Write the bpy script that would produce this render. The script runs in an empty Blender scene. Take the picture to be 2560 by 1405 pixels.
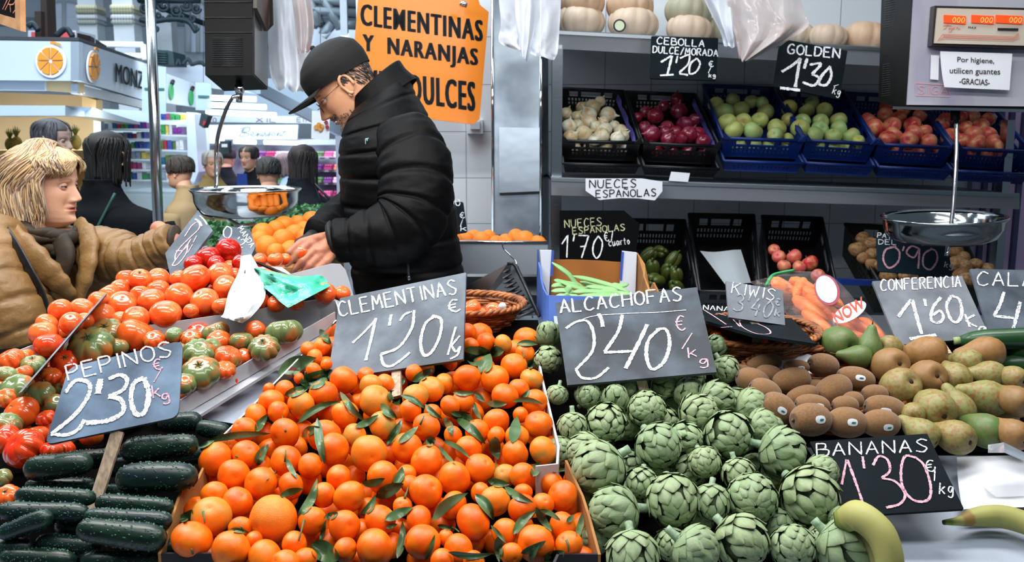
import bpy, math, random
import numpy as np
from mathutils import Vector, Matrix, Euler, noise
from math import sin, cos, pi, radians, sqrt, atan2

# ---------------------------------------------------------------- camera
F, CX, CY, H = 2260.0, 1280.0, 702.5, 1.62          # focal length in pixels of a 2560 x 1405 frame, camera height
PT = radians(9.1)
SC = bpy.context.scene
COL = SC.collection
CP, SP = cos(PT), sin(PT)
cam_d = bpy.data.cameras.new('camera')
cam_d.sensor_width = 36
cam_d.lens = 36 * F / 2560
cam_d.clip_start, cam_d.clip_end = .05, 100
cam_d.dof.use_dof = True
cam_d.dof.focus_distance = 1.72
cam_d.dof.aperture_fstop = 9.0
cam = bpy.data.objects.new('camera', cam_d)
cam.location = (0, 0, H)
cam.rotation_euler = (pi / 2 - PT, 0, 0)
COL.objects.link(cam)
SC.camera = cam

# ---------------------------------------------------------------- world, exposure, lamps
SC.view_settings.view_transform = 'Standard'
SC.view_settings.look = 'None'
SC.view_settings.gamma = 1
SC.view_settings.exposure = 0.0
SC.view_settings.use_curve_mapping = False
W = bpy.data.worlds.new('hall_light')
SC.world = W
W.use_nodes = True
W.node_tree.nodes['Background'].inputs[0].default_value = (.62, .80, 1.0, 1)
W.node_tree.nodes['Background'].inputs[1].default_value = .12

def area(name, loc, rot, sx, sy, power, col=(1, 1, 1), spread=180):
    d = bpy.data.lights.new(name, 'AREA')
    d.shape = 'RECTANGLE'
    d.size, d.size_y, d.energy, d.color = sx, sy, power, col
    d.spread = radians(spread)
    o = bpy.data.objects.new(name, d)
    o.location, o.rotation_euler = loc, rot
    COL.objects.link(o)
    return o
area('stall_lamp', (-1.0, 1.75, 2.75), (radians(-4), 0, 0), 1.5, .25, 48, (1, .97, .93))
area('stall_lamp', (.75, 1.7, 2.75), (radians(-8), 0, 0), 1.3, .25, 27, (1, .98, .96))
area('stall_lamp', (-.1, .75, 2.7), (radians(12), 0, 0), 2.2, .3, 29, (.98, .98, 1))
area('rack_lamp', (1.1, 2.5, 3.1), (radians(32), 0, 0), 2.0, .4, 16, (.95, .98, 1))
area('hall_area_light', (-4.5, 7.5, 6.0), (0, 0, 0), 7, 6, 480, (.8, .92, 1))
area('hall_area_light', (-1.4, 3.0, 4.3), (radians(60), 0, radians(24)), 3.5, .8, 270, (.8, .92, 1))  # unseen light added overhead to brighten the stall fascias
area('hall_area_light', (-3.6, 3.4, 3.4), (radians(-6), 0, 0), 1.6, .4, 38, (.95, .97, 1))

area('juice_stall_lamp', (-2.9, 5.75, 1.86), (radians(20), 0, 0), 1.6, .2, 17, (1, .95, .86))
area('shop_fill_light', (-3.6, 8.3, 2.6), (radians(35), 0, 0), 2.4, .4, 45, (.86, .95, 1))  # unseen light added to brighten the shop shelving
area('shop_fill_light', (-1.9, 9.2, 2.6), (radians(30), 0, 0), 2.4, .4, 26, (.9, .95, 1))  # second unseen light added to brighten the shop area

# ---------------------------------------------------------------- pixel <-> place
def ray(x, y):
    u, v = (x - CX) / F, (y - CY) / F
    return Vector((u, CP - v * SP, -SP - v * CP))
CAM = Vector((0, 0, H))
def P(x, y, z):
    return CAM + ray(x, y) * z
def pix(p):
    d = Vector(p) - CAM
    z = d.y * CP - d.z * SP
    return CX + F * d.x / z, CY - F * (d.y * SP + d.z * CP) / z, z
PA, PB = 1.0108, .342                      # the sloping top of the produce: drop below the lens = PA - PB * Y
def pz(y, off=0.0):
    v = (y - CY) / F
    return (PA + off) / (SP + v * CP + PB * (CP - v * SP))
def PP(x, y, off=0.0):
    return P(x, y, pz(y, off))
def hit(x, y, p0, n):
    d = ray(x, y)
    return CAM + d * ((p0 - CAM).dot(n) / d.dot(n))
def lerp(a, b, t):
    return a + (b - a) * t
def V(*a):
    return Vector(a)

# ---------------------------------------------------------------- mesh building
class MB:
    def __init__(s):
        s.v, s.f, s.c, s.sm = [], [], [], []
    def add(s, vs, fs, col=None, smooth=True):
        o = len(s.v)
        s.v += [tuple(p) for p in vs]
        s.f += [tuple(i + o for i in f) for f in fs]
        s.sm += [smooth] * len(fs)
        if col is None: s.c += [(1, 1, 1)] * len(vs)
        elif isinstance(col[0], (int, float)): s.c += [tuple(col[:3])] * len(vs)
        else: s.c += [tuple(c[:3]) for c in col]
        return s
    def grid(s, rows, cu=False, cv=False, capa=False, capb=False, col=None, smooth=True):
        n, m = len(rows), len(rows[0])
        vs = [p for r in rows for p in r]
        fs = []
        for i in range(n if cv else n - 1):
            for j in range(m if cu else m - 1):
                a, b = i * m + j, i * m + (j + 1) % m
                c, d = ((i + 1) % n) * m + (j + 1) % m, ((i + 1) % n) * m + j
                fs.append((a, b, c, d))
        if capa: fs.append(tuple(range(m - 1, -1, -1)))
        if capb: fs.append(tuple((n - 1) * m + j for j in range(m)))
        if col is not None and not isinstance(col[0], (int, float)): col = [c for r in col for c in r]
        return s.add(vs, fs, col, smooth)
    def tube(s, path, rad, n=10, cap=True, flat=1.0, up=None, col=None):
        path = [Vector(p) for p in path]
        k = len(path)
        if not hasattr(rad, '__len__'): rad = [rad] * k
        rows, nrm = [], None
        for i in range(k):
            t = (path[min(i + 1, k - 1)] - path[max(i - 1, 0)])
            t = t.normalized() if t.length > 1e-9 else V(0, 0, 1)
            if nrm is None:
                u = Vector(up) if up else (V(0, 0, 1) if abs(t.z) < .9 else V(1, 0, 0))
                nrm = (u - t * u.dot(t)).normalized()
            else:
                nrm = nrm - t * nrm.dot(t)
                nrm = nrm.normalized() if nrm.length > 1e-6 else t.orthogonal().normalized()
            b = t.cross(nrm)
            rows.append([path[i] + nrm * (rad[i] * flat * cos(2 * pi * j / n)) + b * (rad[i] * sin(2 * pi * j / n)) for j in range(n)])
        cc = None
        if col is not None:
            cc = col if isinstance(col[0], (int, float)) else [[col[i]] * n for i in range(k)]
        return s.grid(rows, cu=True, capa=cap, capb=cap, col=cc)
    def box(s, lo, hi, M=None, col=None):
        x0, y0, z0 = lo; x1, y1, z1 = hi
        vs = [V(x, y, z) for z in (z0, z1) for y in (y0, y1) for x in (x0, x1)]
        if M: vs = [M @ p for p in vs]
        return s.add(vs, [(0, 2, 3, 1), (4, 5, 7, 6), (0, 1, 5, 4), (2, 6, 7, 3), (0, 4, 6, 2), (1, 3, 7, 5)], col, False)
    def prism(s, poly, ext, col=None):
        n = len(poly); ext = Vector(ext)
        vs = [Vector(p) for p in poly] + [Vector(p) + ext for p in poly]
        fs = [tuple(range(n)), tuple(range(2 * n - 1, n - 1, -1))]
        fs += [(i, i + n, (i + 1) % n + n, (i + 1) % n) for i in range(n)]
        return s.add(vs, fs, col, False)
    def lathe(s, prof, n=32, M=None, lob=None, col=None):
        rows = []
        for r, z in prof:
            rw = []
            for j in range(n):
                a = 2 * pi * j / n
                k = lob(a, z) if lob else 1
                p = V(r * k * cos(a), r * k * sin(a), z)
                rw.append(M @ p if M else p)
            rows.append(rw)
        cc = [[c] * n for c in col] if col is not None and not isinstance(col[0], (int, float)) else col
        return s.grid(rows, cu=True, capa=prof[0][0] > 1e-6, capb=prof[-1][0] > 1e-6, col=cc)
    def ball(s, c, r, n=16, m=10, M=None, col=None):
        c = Vector(c); r = Vector(r) if hasattr(r, '__len__') else V(r, r, r)
        rows = []
        for i in range(m + 1):
            th = pi * i / m
            rw = []
            for j in range(n):
                a = 2 * pi * j / n
                p = V(r.x * sin(th) * cos(a), r.y * sin(th) * sin(a), -r.z * cos(th))
                rw.append((M @ p if M else p) + c)
            rows.append(rw)
        return s.grid(rows, cu=True, col=col)
    def ribbon(s, path, hw, n, col=None):
        path = [Vector(p) for p in path]; k = len(path)
        rows = []
        for i in range(k):
            t = (path[min(i + 1, k - 1)] - path[max(i - 1, 0)]).normalized()
            b = Vector(n).cross(t).normalized()
            h = hw[i] if hasattr(hw, '__len__') else hw
            rows.append([path[i] - b * h, path[i] + b * h])
        return s.grid(rows, col=col, smooth=False)
    def mesh(s, name, mat=None):
        me = bpy.data.meshes.new(name)
        me.from_pydata(s.v, [], s.f)
        me.polygons.foreach_set('use_smooth', s.sm)
        if any(c != (1, 1, 1) for c in s.c):
            a = me.color_attributes.new('col', 'FLOAT_COLOR', 'POINT')
            a.data.foreach_set('color', np.c_[np.array(s.c, float), np.ones(len(s.c))].ravel())
        if mat: me.materials.append(mat)
        me.validate()
        me.update()
        return me
    def build(s, name, mat, parent=None, label=None):
        if parent is not None:
            Mi = MW[parent.name].inverted()
            s.v = [tuple(Mi @ Vector(p)) for p in s.v]
        return link(name, s.mesh(name, mat), parent, label)

MW = {}
def link(name, me, parent=None, label=None):
    o = bpy.data.objects.new(name, me)
    COL.objects.link(o)
    MW[o.name] = Matrix.Identity(4)
    if parent is not None:
        o.parent = parent
        MW[o.name] = MW[parent.name].copy()
    if label: o['label'] = label
    return o
def tag(o, label, cat, group=None, kind=None):
    o['label'] = label; o['category'] = cat
    if group: o['group'] = group
    if kind: o['kind'] = kind
    return o
def thing(name, label, cat, loc=(0, 0, 0), group=None, rot=None):
    o = bpy.data.objects.new(name, None)
    o.empty_display_size = .05
    COL.objects.link(o)
    m = Matrix.Translation(Vector(loc))
    if rot is not None: m = m @ rot.to_4x4()
    o.matrix_basis = m
    MW[o.name] = m
    return tag(o, label, cat, group)
def solo(name, mb, mat, label, cat, group=None, loc=None):
    """a thing that is one mesh, its origin moved to loc"""
    if loc is None: loc = Vector(np.array(mb.v).mean(0))
    loc = Vector(loc)
    mb.v = [tuple(Vector(p) - loc) for p in mb.v]
    o = link(name, mb.mesh(name, mat))
    o.location = loc
    MW[o.name] = Matrix.Translation(loc)
    return tag(o, label, cat, group)
def inst(name, me, loc, rot=None, scale=1.0, parent=None):
    o = link(name, me, parent)
    m = Matrix.Translation(Vector(loc))
    if rot is not None: m = m @ rot.to_4x4()
    sv = Vector(scale) if hasattr(scale, '__len__') else V(scale, scale, scale)
    m = m @ Matrix.Diagonal(sv).to_4x4()
    o.matrix_basis = m
    MW[o.name] = (MW[parent.name] @ m) if parent is not None else m
    return o
def struct(name, mb, mat):
    o = link(name, mb.mesh(name, mat))
    o['kind'] = 'structure'
    return o
def basis(z, x=None):
    z = Vector(z).normalized()
    x = Vector(x) if x is not None else (V(1, 0, 0) if abs(z.x) < .9 else V(0, 1, 0))
    x = (x - z * x.dot(z)).normalized()
    y = z.cross(x)
    return Matrix((x, y, z)).transposed()
def rrot(rng):
    return Euler((rng.uniform(0, 6.28), rng.uniform(0, 6.28), rng.uniform(0, 6.28))).to_matrix()
def catmull(pts, n=8):
    pts = [Vector(p) for p in pts]
    if len(pts) < 3: return [pts[0].lerp(pts[-1], i / n) for i in range(n + 1)]
    q = [pts[0] * 2 - pts[1]] + pts + [pts[-1] * 2 - pts[-2]]
    out = []
    for i in range(1, len(q) - 2):
        a, b, c, d = q[i - 1:i + 3]
        for k in range(n):
            t = k / n
            out.append(.5 * ((2 * b) + (c - a) * t + (2 * a - 5 * b + 4 * c - d) * t * t + (3 * b - a - 3 * c + d) * t ** 3))
    out.append(pts[-1])
    return out
ORD = 'first second third fourth fifth sixth seventh eighth ninth tenth eleventh twelfth thirteenth fourteenth fifteenth sixteenth seventeenth eighteenth nineteenth twentieth twenty-first twenty-second twenty-third twenty-fourth twenty-fifth twenty-sixth'.split()
def rows_of(items, n_rows):
    """items: (x, y, ...): rank each by its row (front row = the lowest in the photo) and its place in the row"""
    idx = sorted(range(len(items)), key=lambda i: -items[i][1])
    per = len(items) / n_rows
    rk = {}
    for r in range(n_rows):
        part = idx[round(r * per):round((r + 1) * per)]
        for k, i in enumerate(sorted(part, key=lambda i: items[i][0])): rk[i] = (r, k)
    return rk

# ---------------------------------------------------------------- materials
def lin(h):
    c = [int(h[i:i + 2], 16) / 255 for i in (0, 2, 4)]
    return tuple((x / 12.92 if x <= .04045 else ((x + .055) / 1.055) ** 2.4) for x in c) + (1,)
MATS = {}
def mat(name, col='808080', rough=.5, metal=0, col2=None, scale=20, lo=.35, hi=.65, rnd=None, rndf=1.0, bump=0, bscale=40, attr=False,
        spec=.5, coat=0, sss=0, trans=0, alpha=1, emit=None, estr=0, sheen=0, stretch=None, detail=3, wave=None, attrmul=False, ior=1.45):
    if name in MATS: return MATS[name]
    m = bpy.data.materials.new(name)
    m.use_nodes = True
    nt = m.node_tree; N = nt.nodes; L = nt.links
    b = N['Principled BSDF']
    def new(t, **k):
        n = N.new(t)
        for a, v in k.items(): setattr(n, a, v)
        return n
    tc = new('ShaderNodeTexCoord')
    co = tc.outputs['Object']
    if stretch:
        mp = new('ShaderNodeMapping'); mp.inputs['Scale'].default_value = stretch
        L.new(co, mp.inputs[0]); co = mp.outputs[0]
    out = None
    def mix(f, a, c, mode='MIX'):
        x = new('ShaderNodeMix', data_type='RGBA', blend_type=mode)
        for s, v in ((x.inputs[0], f), (x.inputs[6], a), (x.inputs[7], c)):
            if hasattr(v, 'is_linked') or hasattr(v, 'links'): L.new(v, s)
            else: s.default_value = v
        return x.outputs[2]
    cur = lin(col)
    oi = None
    if rnd or col2:
        oi = new('ShaderNodeObjectInfo')
    if rnd:
        mm = new('ShaderNodeMath', operation='MULTIPLY'); mm.inputs[1].default_value = rndf
        L.new(oi.outputs['Random'], mm.inputs[0])
        cur = mix(mm.outputs[0], cur, lin(rnd))
    if col2:
        nz = new('ShaderNodeTexNoise', noise_dimensions='4D')
        nz.inputs['Scale'].default_value = scale; nz.inputs['Detail'].default_value = detail
        L.new(co, nz.inputs['Vector'])
        m4 = new('ShaderNodeMath', operation='MULTIPLY'); m4.inputs[1].default_value = 37.0
        L.new(oi.outputs['Random'], m4.inputs[0]); L.new(m4.outputs[0], nz.inputs['W'])
        mr = new('ShaderNodeMapRange'); mr.inputs[1].default_value = lo; mr.inputs[2].default_value = hi
        L.new(nz.outputs[0], mr.inputs[0])
        cur = mix(mr.outputs[0], cur, lin(col2))
    if attr or attrmul:
        at = new('ShaderNodeAttribute', attribute_name='col')
        cur = at.outputs[0] if attr else mix(1.0, cur, at.outputs[0], 'MULTIPLY')
        if attr and col2: cur = mix(mr.outputs[0], at.outputs[0], mix(1.0, at.outputs[0], lin(col2), 'MULTIPLY'))
    if hasattr(cur, 'links'): L.new(cur, b.inputs['Base Color'])
    else: b.inputs['Base Color'].default_value = cur
    for k, v in (('Roughness', rough), ('Metallic', metal), ('Specular IOR Level', spec), ('Coat Weight', coat), ('Subsurface Weight', sss),
                 ('Transmission Weight', trans), ('Alpha', alpha), ('Sheen Weight', sheen), ('IOR', ior)):
        b.inputs[k].default_value = v
    if coat: b.inputs['Coat Roughness'].default_value = .12
    if sss: b.inputs['Subsurface Radius'].default_value = (.012, .006, .003); b.inputs['Subsurface Scale'].default_value = 1
    if emit:
        b.inputs['Emission Color'].default_value = lin(emit); b.inputs['Emission Strength'].default_value = estr
    if bump:
        if wave:
            bt = new('ShaderNodeTexWave', wave_type='BANDS', bands_direction=wave)
            bt.inputs['Distortion'].default_value = 1.5
        else:
            bt = new('ShaderNodeTexNoise'); bt.inputs['Detail'].default_value = 3
        bt.inputs['Scale'].default_value = bscale
        L.new(co, bt.inputs['Vector'])
        bn = new('ShaderNodeBump'); bn.inputs['Strength'].default_value = bump; bn.inputs['Distance'].default_value = .01
        L.new(bt.outputs[0] if wave is None else bt.outputs['Fac'], bn.inputs['Height'])
        L.new(bn.outputs[0], b.inputs['Normal'])
    MATS[name] = m
    return m
STEEL = mat('steel', 'b9c0c6', .22, 1, bump=.02, bscale=6, stretch=(1, 1, 18))
STEELM = mat('satin_steel', 'a9b2ba', .38, 1, bump=.03, bscale=5)
TRAYM = mat('tray_metal', 'c6cad0', .38, .2, col2='aeb3bb', scale=6)
CHROME = mat('chrome', 'd8dde0', .06, 1)
WHITE = mat('white_laminate', 'c9d1dc', .4, col2='bfc8d4', scale=4)
WOODSTICK = mat('stick_wood', 'b9a68f', .7, col2='8f7a63', scale=30, stretch=(6, 6, .6))
CARD = mat('cardboard', 'a8763f', .85, col2='8e5e2f', scale=14)
DARKCARD = mat('dark_printed_card', '18161c', .6)
WICKER = mat('wicker', '9a5a2c', .55, col2='5e2f14', scale=30, rnd='b9743c')
BLACKPL = mat('black_plastic', '0c0d10', .35)
BLUEPL = mat('blue_plastic', '0e2f7a', .38, col2='0a225c', scale=5)
PAPER = mat('paper', 'd9dde4', .8)
SLATE = mat('slate_black', '1d252e', .6, col2='4a5763', scale=10, lo=.46, hi=.7, detail=7, stretch=(1, 1, .5))
SLATEB = mat('slate_blue', '223a52', .55, col2='5c7690', scale=11, lo=.4, hi=.64, detail=7)
SLATEG = mat('slate_grey', '555b63', .65, col2='7b828b', scale=10, lo=.4, hi=.66, detail=7)
SLATEM = mat('slate_mid', '39424d', .6, col2='67727e', scale=10, lo=.42, hi=.66, detail=7)
SLATED = mat('slate_dark', '0a1216', .6, col2='101a20', scale=8, spec=.08)
CHALK = mat('chalk_white', 'eef0f2', .9, col2='6d757e', scale=330, lo=.5, hi=.66)
CHALKP = mat('chalk_pink', 'e0a9b4', .9, col2='6e5a64', scale=330, lo=.52, hi=.68)
INK = mat('black_ink', '0b0c10', .6)
# ---------------------------------------------------------------- counters
def deck_h(Y, off=.085): return H - (PA + off - PB * Y)
root = thing('display_counter', 'white sloping market counter carrying the heaps of produce', 'counter', (0, 1.5, 0))
mb = MB()
mb.prism([V(-1.55, .9, deck_h(.9)), V(1.9, .9, deck_h(.9)), V(1.9, 1.8, deck_h(1.8)), V(-1.1, 1.8, deck_h(1.8)), V(-1.55, 1.6, deck_h(1.6))], (0, 0, -.03))
mb.prism([PP(x, y, .085) for x, y in ((72, 892), (124, 834), (165, 806), (272, 752), (352, 724), (452, 694), (552, 668), (625, 664), (705, 668), (846, 775), (840, 870), (300, 905))], (0, 0, -.03))
mb.build('sloping_top', mat('counter_top', 'a9b3c2', .4, col2='9fa9b8', scale=4), root)
mb = MB(); mb.box((-.42, 1.8, 1.1), (1.9, 2.42, 1.138)); mb.build('ledge', STEELM, root)
mb = MB(); mb.box((-1.5, 1.0, .0), (1.88, 1.7, .78)); mb.build('cabinet_body', WHITE, root)
mb = MB(); mb.box((-.95, 1.75, .0), (-.45, 2.05, 1.08)); mb.box((-.4, 1.82, 0), (1.88, 2.4, 1.09)); mb.build('rear_body', WHITE, root)
mb = MB(); mb.box((-6, -3, -.05), (8, 26, 0))
struct('floor', mb, mat('hall_floor', '7a7d80', .5, col2='5f6264', scale=2))

def wall(mb, pts, hgt, th=.004, off=0.0, offs=None):
    """a thin upright wall whose top edge runs through pixel points lying at the produce surface"""
    top = [PP(x, y, off if offs is None else offs[i]) for i, (x, y) in enumerate(pts)]
    for a, b in zip(top, top[1:]):
        d = (b - a); n = V(-d.y, d.x, 0).normalized() * th
        mb.prism([a, b, b + V(0, 0, -hgt), a + V(0, 0, -hgt)], n)
    return top

GAPSHADE = mat('gap_shade_black', '050404', .9, spec=.05)  # black sheets added under the heaps so the gaps read as deep shade
def gap_shade(label, poly, off=.07):
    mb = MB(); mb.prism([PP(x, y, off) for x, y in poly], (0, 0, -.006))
    return solo('gap_shade_sheet', mb, GAPSHADE, label, 'liner')
gap_shade('dark sheet added as gap shade under the clementines', [(380,1440),(425,1290),(560,1090),(842,800),(1345,800),(1400,1150),(1520,1440)])
gap_shade('dark sheet added as gap shade under the artichokes', [(1400,1440),(1400,1150),(1355,940),(1345,815),(1830,820),(1990,1080),(2130,1290),(2150,1440)], .074)
gap_shade('dark sheet added as gap shade under the kiwis and pears', [(1836,900),(1870,860),(2600,850),(2640,1130),(2280,1130),(2020,1110)], .078)
gap_shade('dark sheet added as gap shade under the cucumbers', [(-60,1440),(-60,1160),(470,1040),(590,1060),(500,1180),(400,1440)], .072)
gap_shade('dark sheet added as gap shade under the ribbed tomatoes', [(-60,1200),(-60,880),(100,862),(840,760),(836,790),(430,1020),(180,1160)], .068)
gap_shade('dark sheet added as gap shade under the smooth red tomatoes', [(70,890),(122,832),(163,804),(270,750),(350,722),(450,692),(550,666),(625,662),(800,720),(845,765),(367,824)], .064)

# ---------------------------------------------------------------- heaps: settle fruit against each other along their lines of sight
def settle(it, off=0.0, k=.93, iters=160, planef=None):
    n = len(it)
    R_ = np.array([ray(i[0], i[1]) for i in it])
    rp = np.array([i[2] for i in it], float)
    fill = np.array([bool(i[3]) if len(i) > 3 else False for i in it])
    z0 = np.array([(planef or pz)(i[1], off + (.036 if fill[j] else 0)) for j, i in enumerate(it)])
    z = z0.copy()
    key = np.array([i[1] + .35 * i[2] for i in it]) - 1e4 * fill
    iu = np.triu_indices(n, 1)
    a = np.where(key[iu[0]] >= key[iu[1]], iu[0], iu[1])
    b = np.where(key[iu[0]] >= key[iu[1]], iu[1], iu[0])
    c0 = np.array(CAM)
    for t in range(iters):
        p = c0 + R_ * z[:, None]; r = rp * z / F
        dv = p[a] - p[b]; dist = np.linalg.norm(dv, axis=1); need = k * (r[a] + r[b])
        m = dist < need
        if not m.any(): break
        dz = z[b] - z[a]
        lat2 = np.maximum(dist ** 2 - dz ** 2, 0)
        tgt = np.sqrt(np.maximum(need ** 2 - lat2, 0))
        de = np.where(m, tgt - dz, 0) * .35
        mf = np.zeros(n); mbk = np.zeros(n)
        fa = np.where(fill[b], 0.0, .5)
        np.maximum.at(mf, a, de * fa); np.maximum.at(mbk, b, de * (1 - fa))
        z = z - mf + mbk
        z += (z0 - z) * np.where(fill, .0, .03)
    return z, rp * z / F

def gaps(it, poly, step, r, rng, cover=.8):
    """half-hidden fruit for the gaps of a heap"""
    out = []
    xs = [p[0] for p in poly]; ys = [p[1] for p in poly]
    y = min(ys); k = 0
    while y < max(ys):
        x = min(xs) + (k % 2) * step * .5
        while x < max(xs):
            jx, jy = x + rng.uniform(-.2, .2) * step, y + rng.uniform(-.2, .2) * step
            ins = False
            for (ax, ay), (bx, by) in zip(poly, poly[1:] + poly[:1]):
                if (ay > jy) != (by > jy) and jx < (bx - ax) * (jy - ay) / (by - ay) + ax: ins = not ins
            if ins and all(math.hypot(jx - i[0], jy - i[1]) > i[2] * cover for i in it) and all(math.hypot(jx - i[0], jy - i[1]) > step * .75 for i in out):
                out.append((jx, jy, r, True))
            x += step
        y += step * .8; k += 1
    return out

# ---------------------------------------------------------------- clementines
def clem_mesh(seed, sq=.9):
    rng = random.Random(seed)
    mb = MB(); prof = []
    for i in range(25):
        th = pi * i / 24
        r, z = sin(th), -cos(th) * sq
        if th > 2.6: z -= .09 * ((th - 2.6) / .54) ** 2          # the dimple round the stem
        if th < .3: z += .05 * (1 - th / .3) ** 2
        prof.append((r, z))
    ph = rng.uniform(0, 6)
    mb.lathe(prof, 36, lob=lambda a, z: 1 + .018 * sin(3 * a + ph) + .012 * sin(5 * a + ph * 2))
    return mb.mesh('clementine', CLEM)
CLEM = mat('clementine_skin', 'ef6603', .33, col2='f18412', scale=1.1, lo=.42, hi=.74, rnd='e75802', bump=.12, bscale=26, spec=.5, sss=.06)
CLEMG = mat('clementine_skin_blushed', 'ee7d14', .35, col2='a08a3c', scale=1.0, lo=.46, hi=.66, bump=.12, bscale=26)
ORANGE = mat('orange_skin', 'f57a12', .4, col2='f28a22', scale=2, bump=.3, bscale=30, sss=.06)
LEAFM = mat('citrus_leaf', '26481f', .33, col2='48663c', scale=60, rnd='6b8560')
STEMM = mat('green_stem', '4d5f35', .6)
rng = random.Random(4)
CL = [(538,1148,43),(615,1135,35),(584,1188,39),(651,1209,41),(712,1083,38),(715,1152,38),(776,1165,32),(834,1123,41),(611,1075,32),(810,1089,41),(536,1237,33),(593,1256,38),(528,1291,49,0,'g'),(479,1350,50),(577,1375,47),(683,1298,58,0,'b'),(727,1214,34),(809,1237,31),(847,1196,34),(873,1242,40),(780,1302,35),(861,1315,39),(601,1320,29),(635,1350,22),(736,1360,32),(663,1395,45),(712,1412,37),(762,1398,30),(863,1375,31),(922,1133,45,0,'g'),(887,1089,30,0,'g'),(957,1063,36,0,'g'),(1018,1120,38),(1066,1068,35),(1066,1154,42),(957,1193,41),(1136,1196,42),(1065,1228,42),(1171,1123,34),(1200,1172,38),(1133,1089,25),(1193,1079,31),(1240,1090,24),(1240,1055,34),(1292,1092,30,0,'g'),(1346,1061,35),(1357,1126,36,0,'g'),(1288,1133,34),(1305,1188,32),(1262,1189,29,0,'g'),(1017,1185,24),(950,1300,39),(1048,1300,36),(1056,1354,44),(937,1370,48),(1183,1306,46),(1237,1253,38,0,'g'),(1201,1232,26),(1133,1263,36),(1305,1271,36),(1307,1232,24),(1406,1240,39),(1357,1261,28),(1406,1315,35),(1261,1330,34),(1339,1359,46),(1422,1362,35),(1146,1375,40),(1279,1385,28),(1105,1404,32),(1185,1406,30),(1115,1344,20),(1006,1266,24),(1027,1211,26),(859,950,35),(807,985,36),(753,1013,36,0,'g'),(678,1005,32),(696,1030,27),(640,1040,31),(711,975,25),(939,1003,41,0,'g'),(863,1035,34),(1026,1026,28),(1038,992,33,0,'g'),(1078,973,33,0,'g'),(927,964,28,0,'g'),(963,960,25),(914,937,20),(805,866,22),(771,873,20),(786,894,22),(816,911,15),(784,926,20),(747,945,14),(1035,932,22),(672,973,16),(1168,945,34),(1237,947,35),(1284,915,33),(1330,949,30,0,'g'),(1296,974,27),(1262,990,34),(1110,959,26,0,'g'),(1337,1005,32),(1156,1005,28),(1125,1015,27),(1081,1032,22),(1166,832,25),(1177,865,22),(1214,855,24),(1258,860,24,0,'g'),(1313,884,25),(1301,1037,20),(1129,911,15),(618,1072,22)]
heap = [(432,1405),(440,1280),(520,1150),(700,960),(830,830),(1190,800),(1340,850),(1395,1150),(1455,1230),(1480,1400)]
CL += gaps(CL, heap, 50, 32, rng)
cz, cr = settle(CL)
rk = rows_of(CL, 13)
CM = [clem_mesh(1), clem_mesh(2, .86), clem_mesh(3, .94)]
CMG = [m.copy() for m in CM]
for m in CMG: m.materials[0] = CLEMG
mo = clem_mesh(7, .99); mo.materials[0] = ORANGE
clem = []
for i, c in enumerate(CL):
    kind = c[4] if len(c) > 4 else ''
    me = mo if kind == 'b' else (CMG if kind == 'g' else CM)[i % 3]
    ax = V(rng.uniform(-1, 1), rng.uniform(-1, .4), rng.uniform(-.5, 1)).normalized()
    o = inst('clementine' if kind != 'b' else 'orange', me, P(c[0], c[1], cz[i]), basis(ax), cr[i] * 1.02)
    clem.append(o)

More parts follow.
